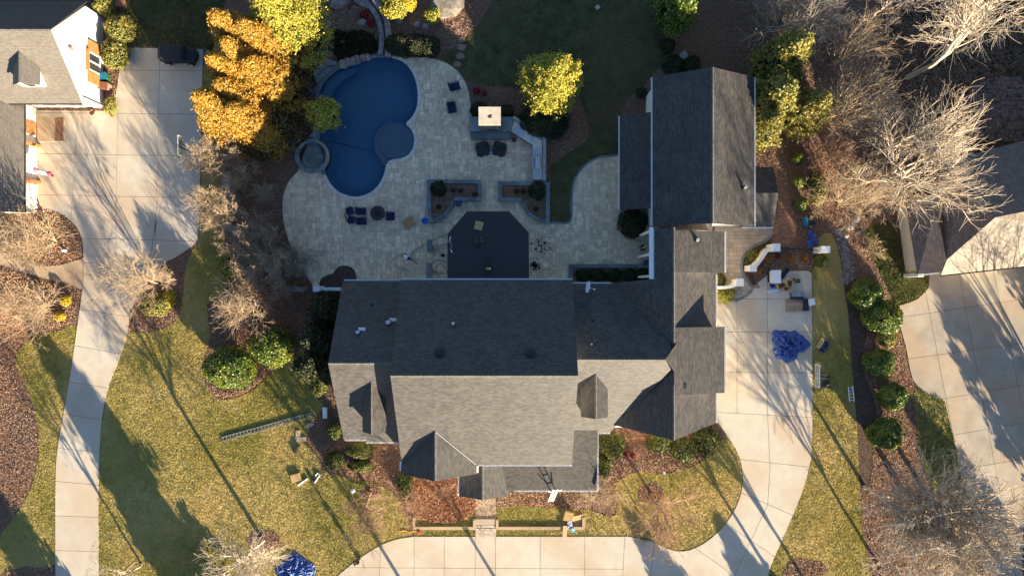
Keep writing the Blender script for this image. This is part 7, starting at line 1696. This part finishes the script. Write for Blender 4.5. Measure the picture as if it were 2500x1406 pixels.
p = W(1024, 1296); mb = MB(); mb.lathe((p.x, p.y, .03), [(.15, 0), (.17, .25), (.05, .28)], 10); tag(mb.build('fuel_can', M_red), 'small red can at the end of the yellow hose', 'can')
# yellow nail gun and roof harness bracket
p = W(1190, 656, 4.9); t = thing('nail_gun', 'yellow nail gun lying on the veranda roof near the house wall', 'nail gun', (p.x, p.y, 4.72)); mb = MB(); mb.obox(Matrix.Translation((0, 0, .1)), .32, .2, .2); mb.build('body', M_yellow, t, world=False); mb = MB(); mb.tube((-.16, 0, .1), (-.75, .05, .05), .02, n=6); mb.build('hose', M_black, t, world=False); mb = MB(); mb.lathe((.24, 0, .02), [(.1, 0), (.1, .18), (.03, .2)], 10); mb.build('nose', M_trim, t, world=False)
t = thing('roof_bracket', 'black roof jack frame on the veranda roof behind the nail gun', 'bracket', (W(1190, 640, 4.7).x, W(1190, 640, 4.7).y, 4.5))
for dx in (-.25, .25): a, b_ = W(1190, 628, 4.6), W(1190, 680, 4.9); mb = MB(); mb.tube((a.x + dx, a.y, 4.52), (b_.x + dx, b_.y + .2, 4.82), .03, n=6); mb.build('rail', M_black, t)
# lights, ornaments, flag
def path_light(px, py, label, h=.8, r=.18):
    p = W(px, py); t = thing('path_light', label, 'lamp', (p.x, p.y, 0)); mb = MB(); mb.tube((0, 0, 0), (0, 0, h), .03, n=6); mb.build('post', M_iron, t, world=False); mb = MB(); mb.lathe((0, 0, h), [(r, 0), (r * .9, .05), (.02, .12)], 14); mb.build('lamp_shade', M_trim, t, world=False)
path_light(1618, 1150, 'white capped path light in the round lawn bed edge'); path_light(866, 1192, 'white round lamp at the foot of the reddish bare tree', .9, .26)
cord([(868, 1193), (880, 1197), (893, 1200), (899, 1193), (890, 1188)], .06, 'tangle of dark iron ornament beside the white round lamp', M_iron, 'iron_ornament', 'ornament', z=.3)
p = W(160, 612); mb = MB(); mb.lathe((p.x, p.y, 0), [(.15, 0), (.2, .1), (.12, .3), (.16, .45), (.08, .6), (.02, .64)], 12); tag(mb.build('garden_statue', M_trim), 'small white garden statue in the round bed of the multi-stem tree', 'statue')
p = W(86, 414, 2); t = thing('flag', 'pink and white windsock flag hanging from the neighbour garage post', 'flag', (p.x, p.y, 0)); mb = MB(); mb.tube((p.x - .3, p.y, 2.3), (p.x + .4, p.y - .1, 2.6), .02, n=6); mb.build('pole', M_trim, t)
vs = []; 
for i in range(9):
    for k in range(10): a = 2 * math.pi * k / 10; r = .3 * (1 - .25 * math.sin(i * .9) ** 2); vs.append((p.x + .2 + i * .21, p.y - .1 - i * .06 + r * math.cos(a), 2.35 + r * math.sin(a) - .08 * i * .5))
mb = MB(); mb.add(vs, [(i * 10 + k, i * 10 + (k + 1) % 10, (i + 1) * 10 + (k + 1) % 10, (i + 1) * 10 + k) for i in range(8) for k in range(10)], 0)
fo = mb.build('cloth', [M_pinkflag, M_trim], t); fo.data.polygons.foreach_set('material_index', [1 if 20 <= i < 60 else 0 for i in range(80)])
cord([(1303, 1276), (1308, 1273), (1314, 1277), (1326, 1280), (1334, 1283)], .03, 'grey garden rake lying in the grass behind the retaining wall', M_gutter_dk, 'rake', 'rake', z=.1)
# scattered debris on the patio right of the veranda
mb = MB(); rd = random.Random(12)
for k in range(70):
    x, y = rd.gauss(1318, 14), rd.gauss(600, 14); p = W(x, y); mb.obox(Matrix.Translation((p.x, p.y, .09)) @ Matrix.Rotation(rd.uniform(0, 3), 4, 'Z'), rd.uniform(.05, .25), rd.uniform(.03, .1), .03)
for k in range(40):
    x, y = rd.gauss(1307, 5), rd.gauss(648, 5); p = W(x, y); mb.obox(Matrix.Translation((p.x, p.y, .1)) @ Matrix.Rotation(rd.uniform(0, 3), 4, 'Z'), rd.uniform(.1, .35), rd.uniform(.05, .15), .05)
tag(mb.build('shingle_scraps', M_shirtd, kind='stuff'), 'dark torn shingle scraps scattered on the patio right of the veranda', 'debris')
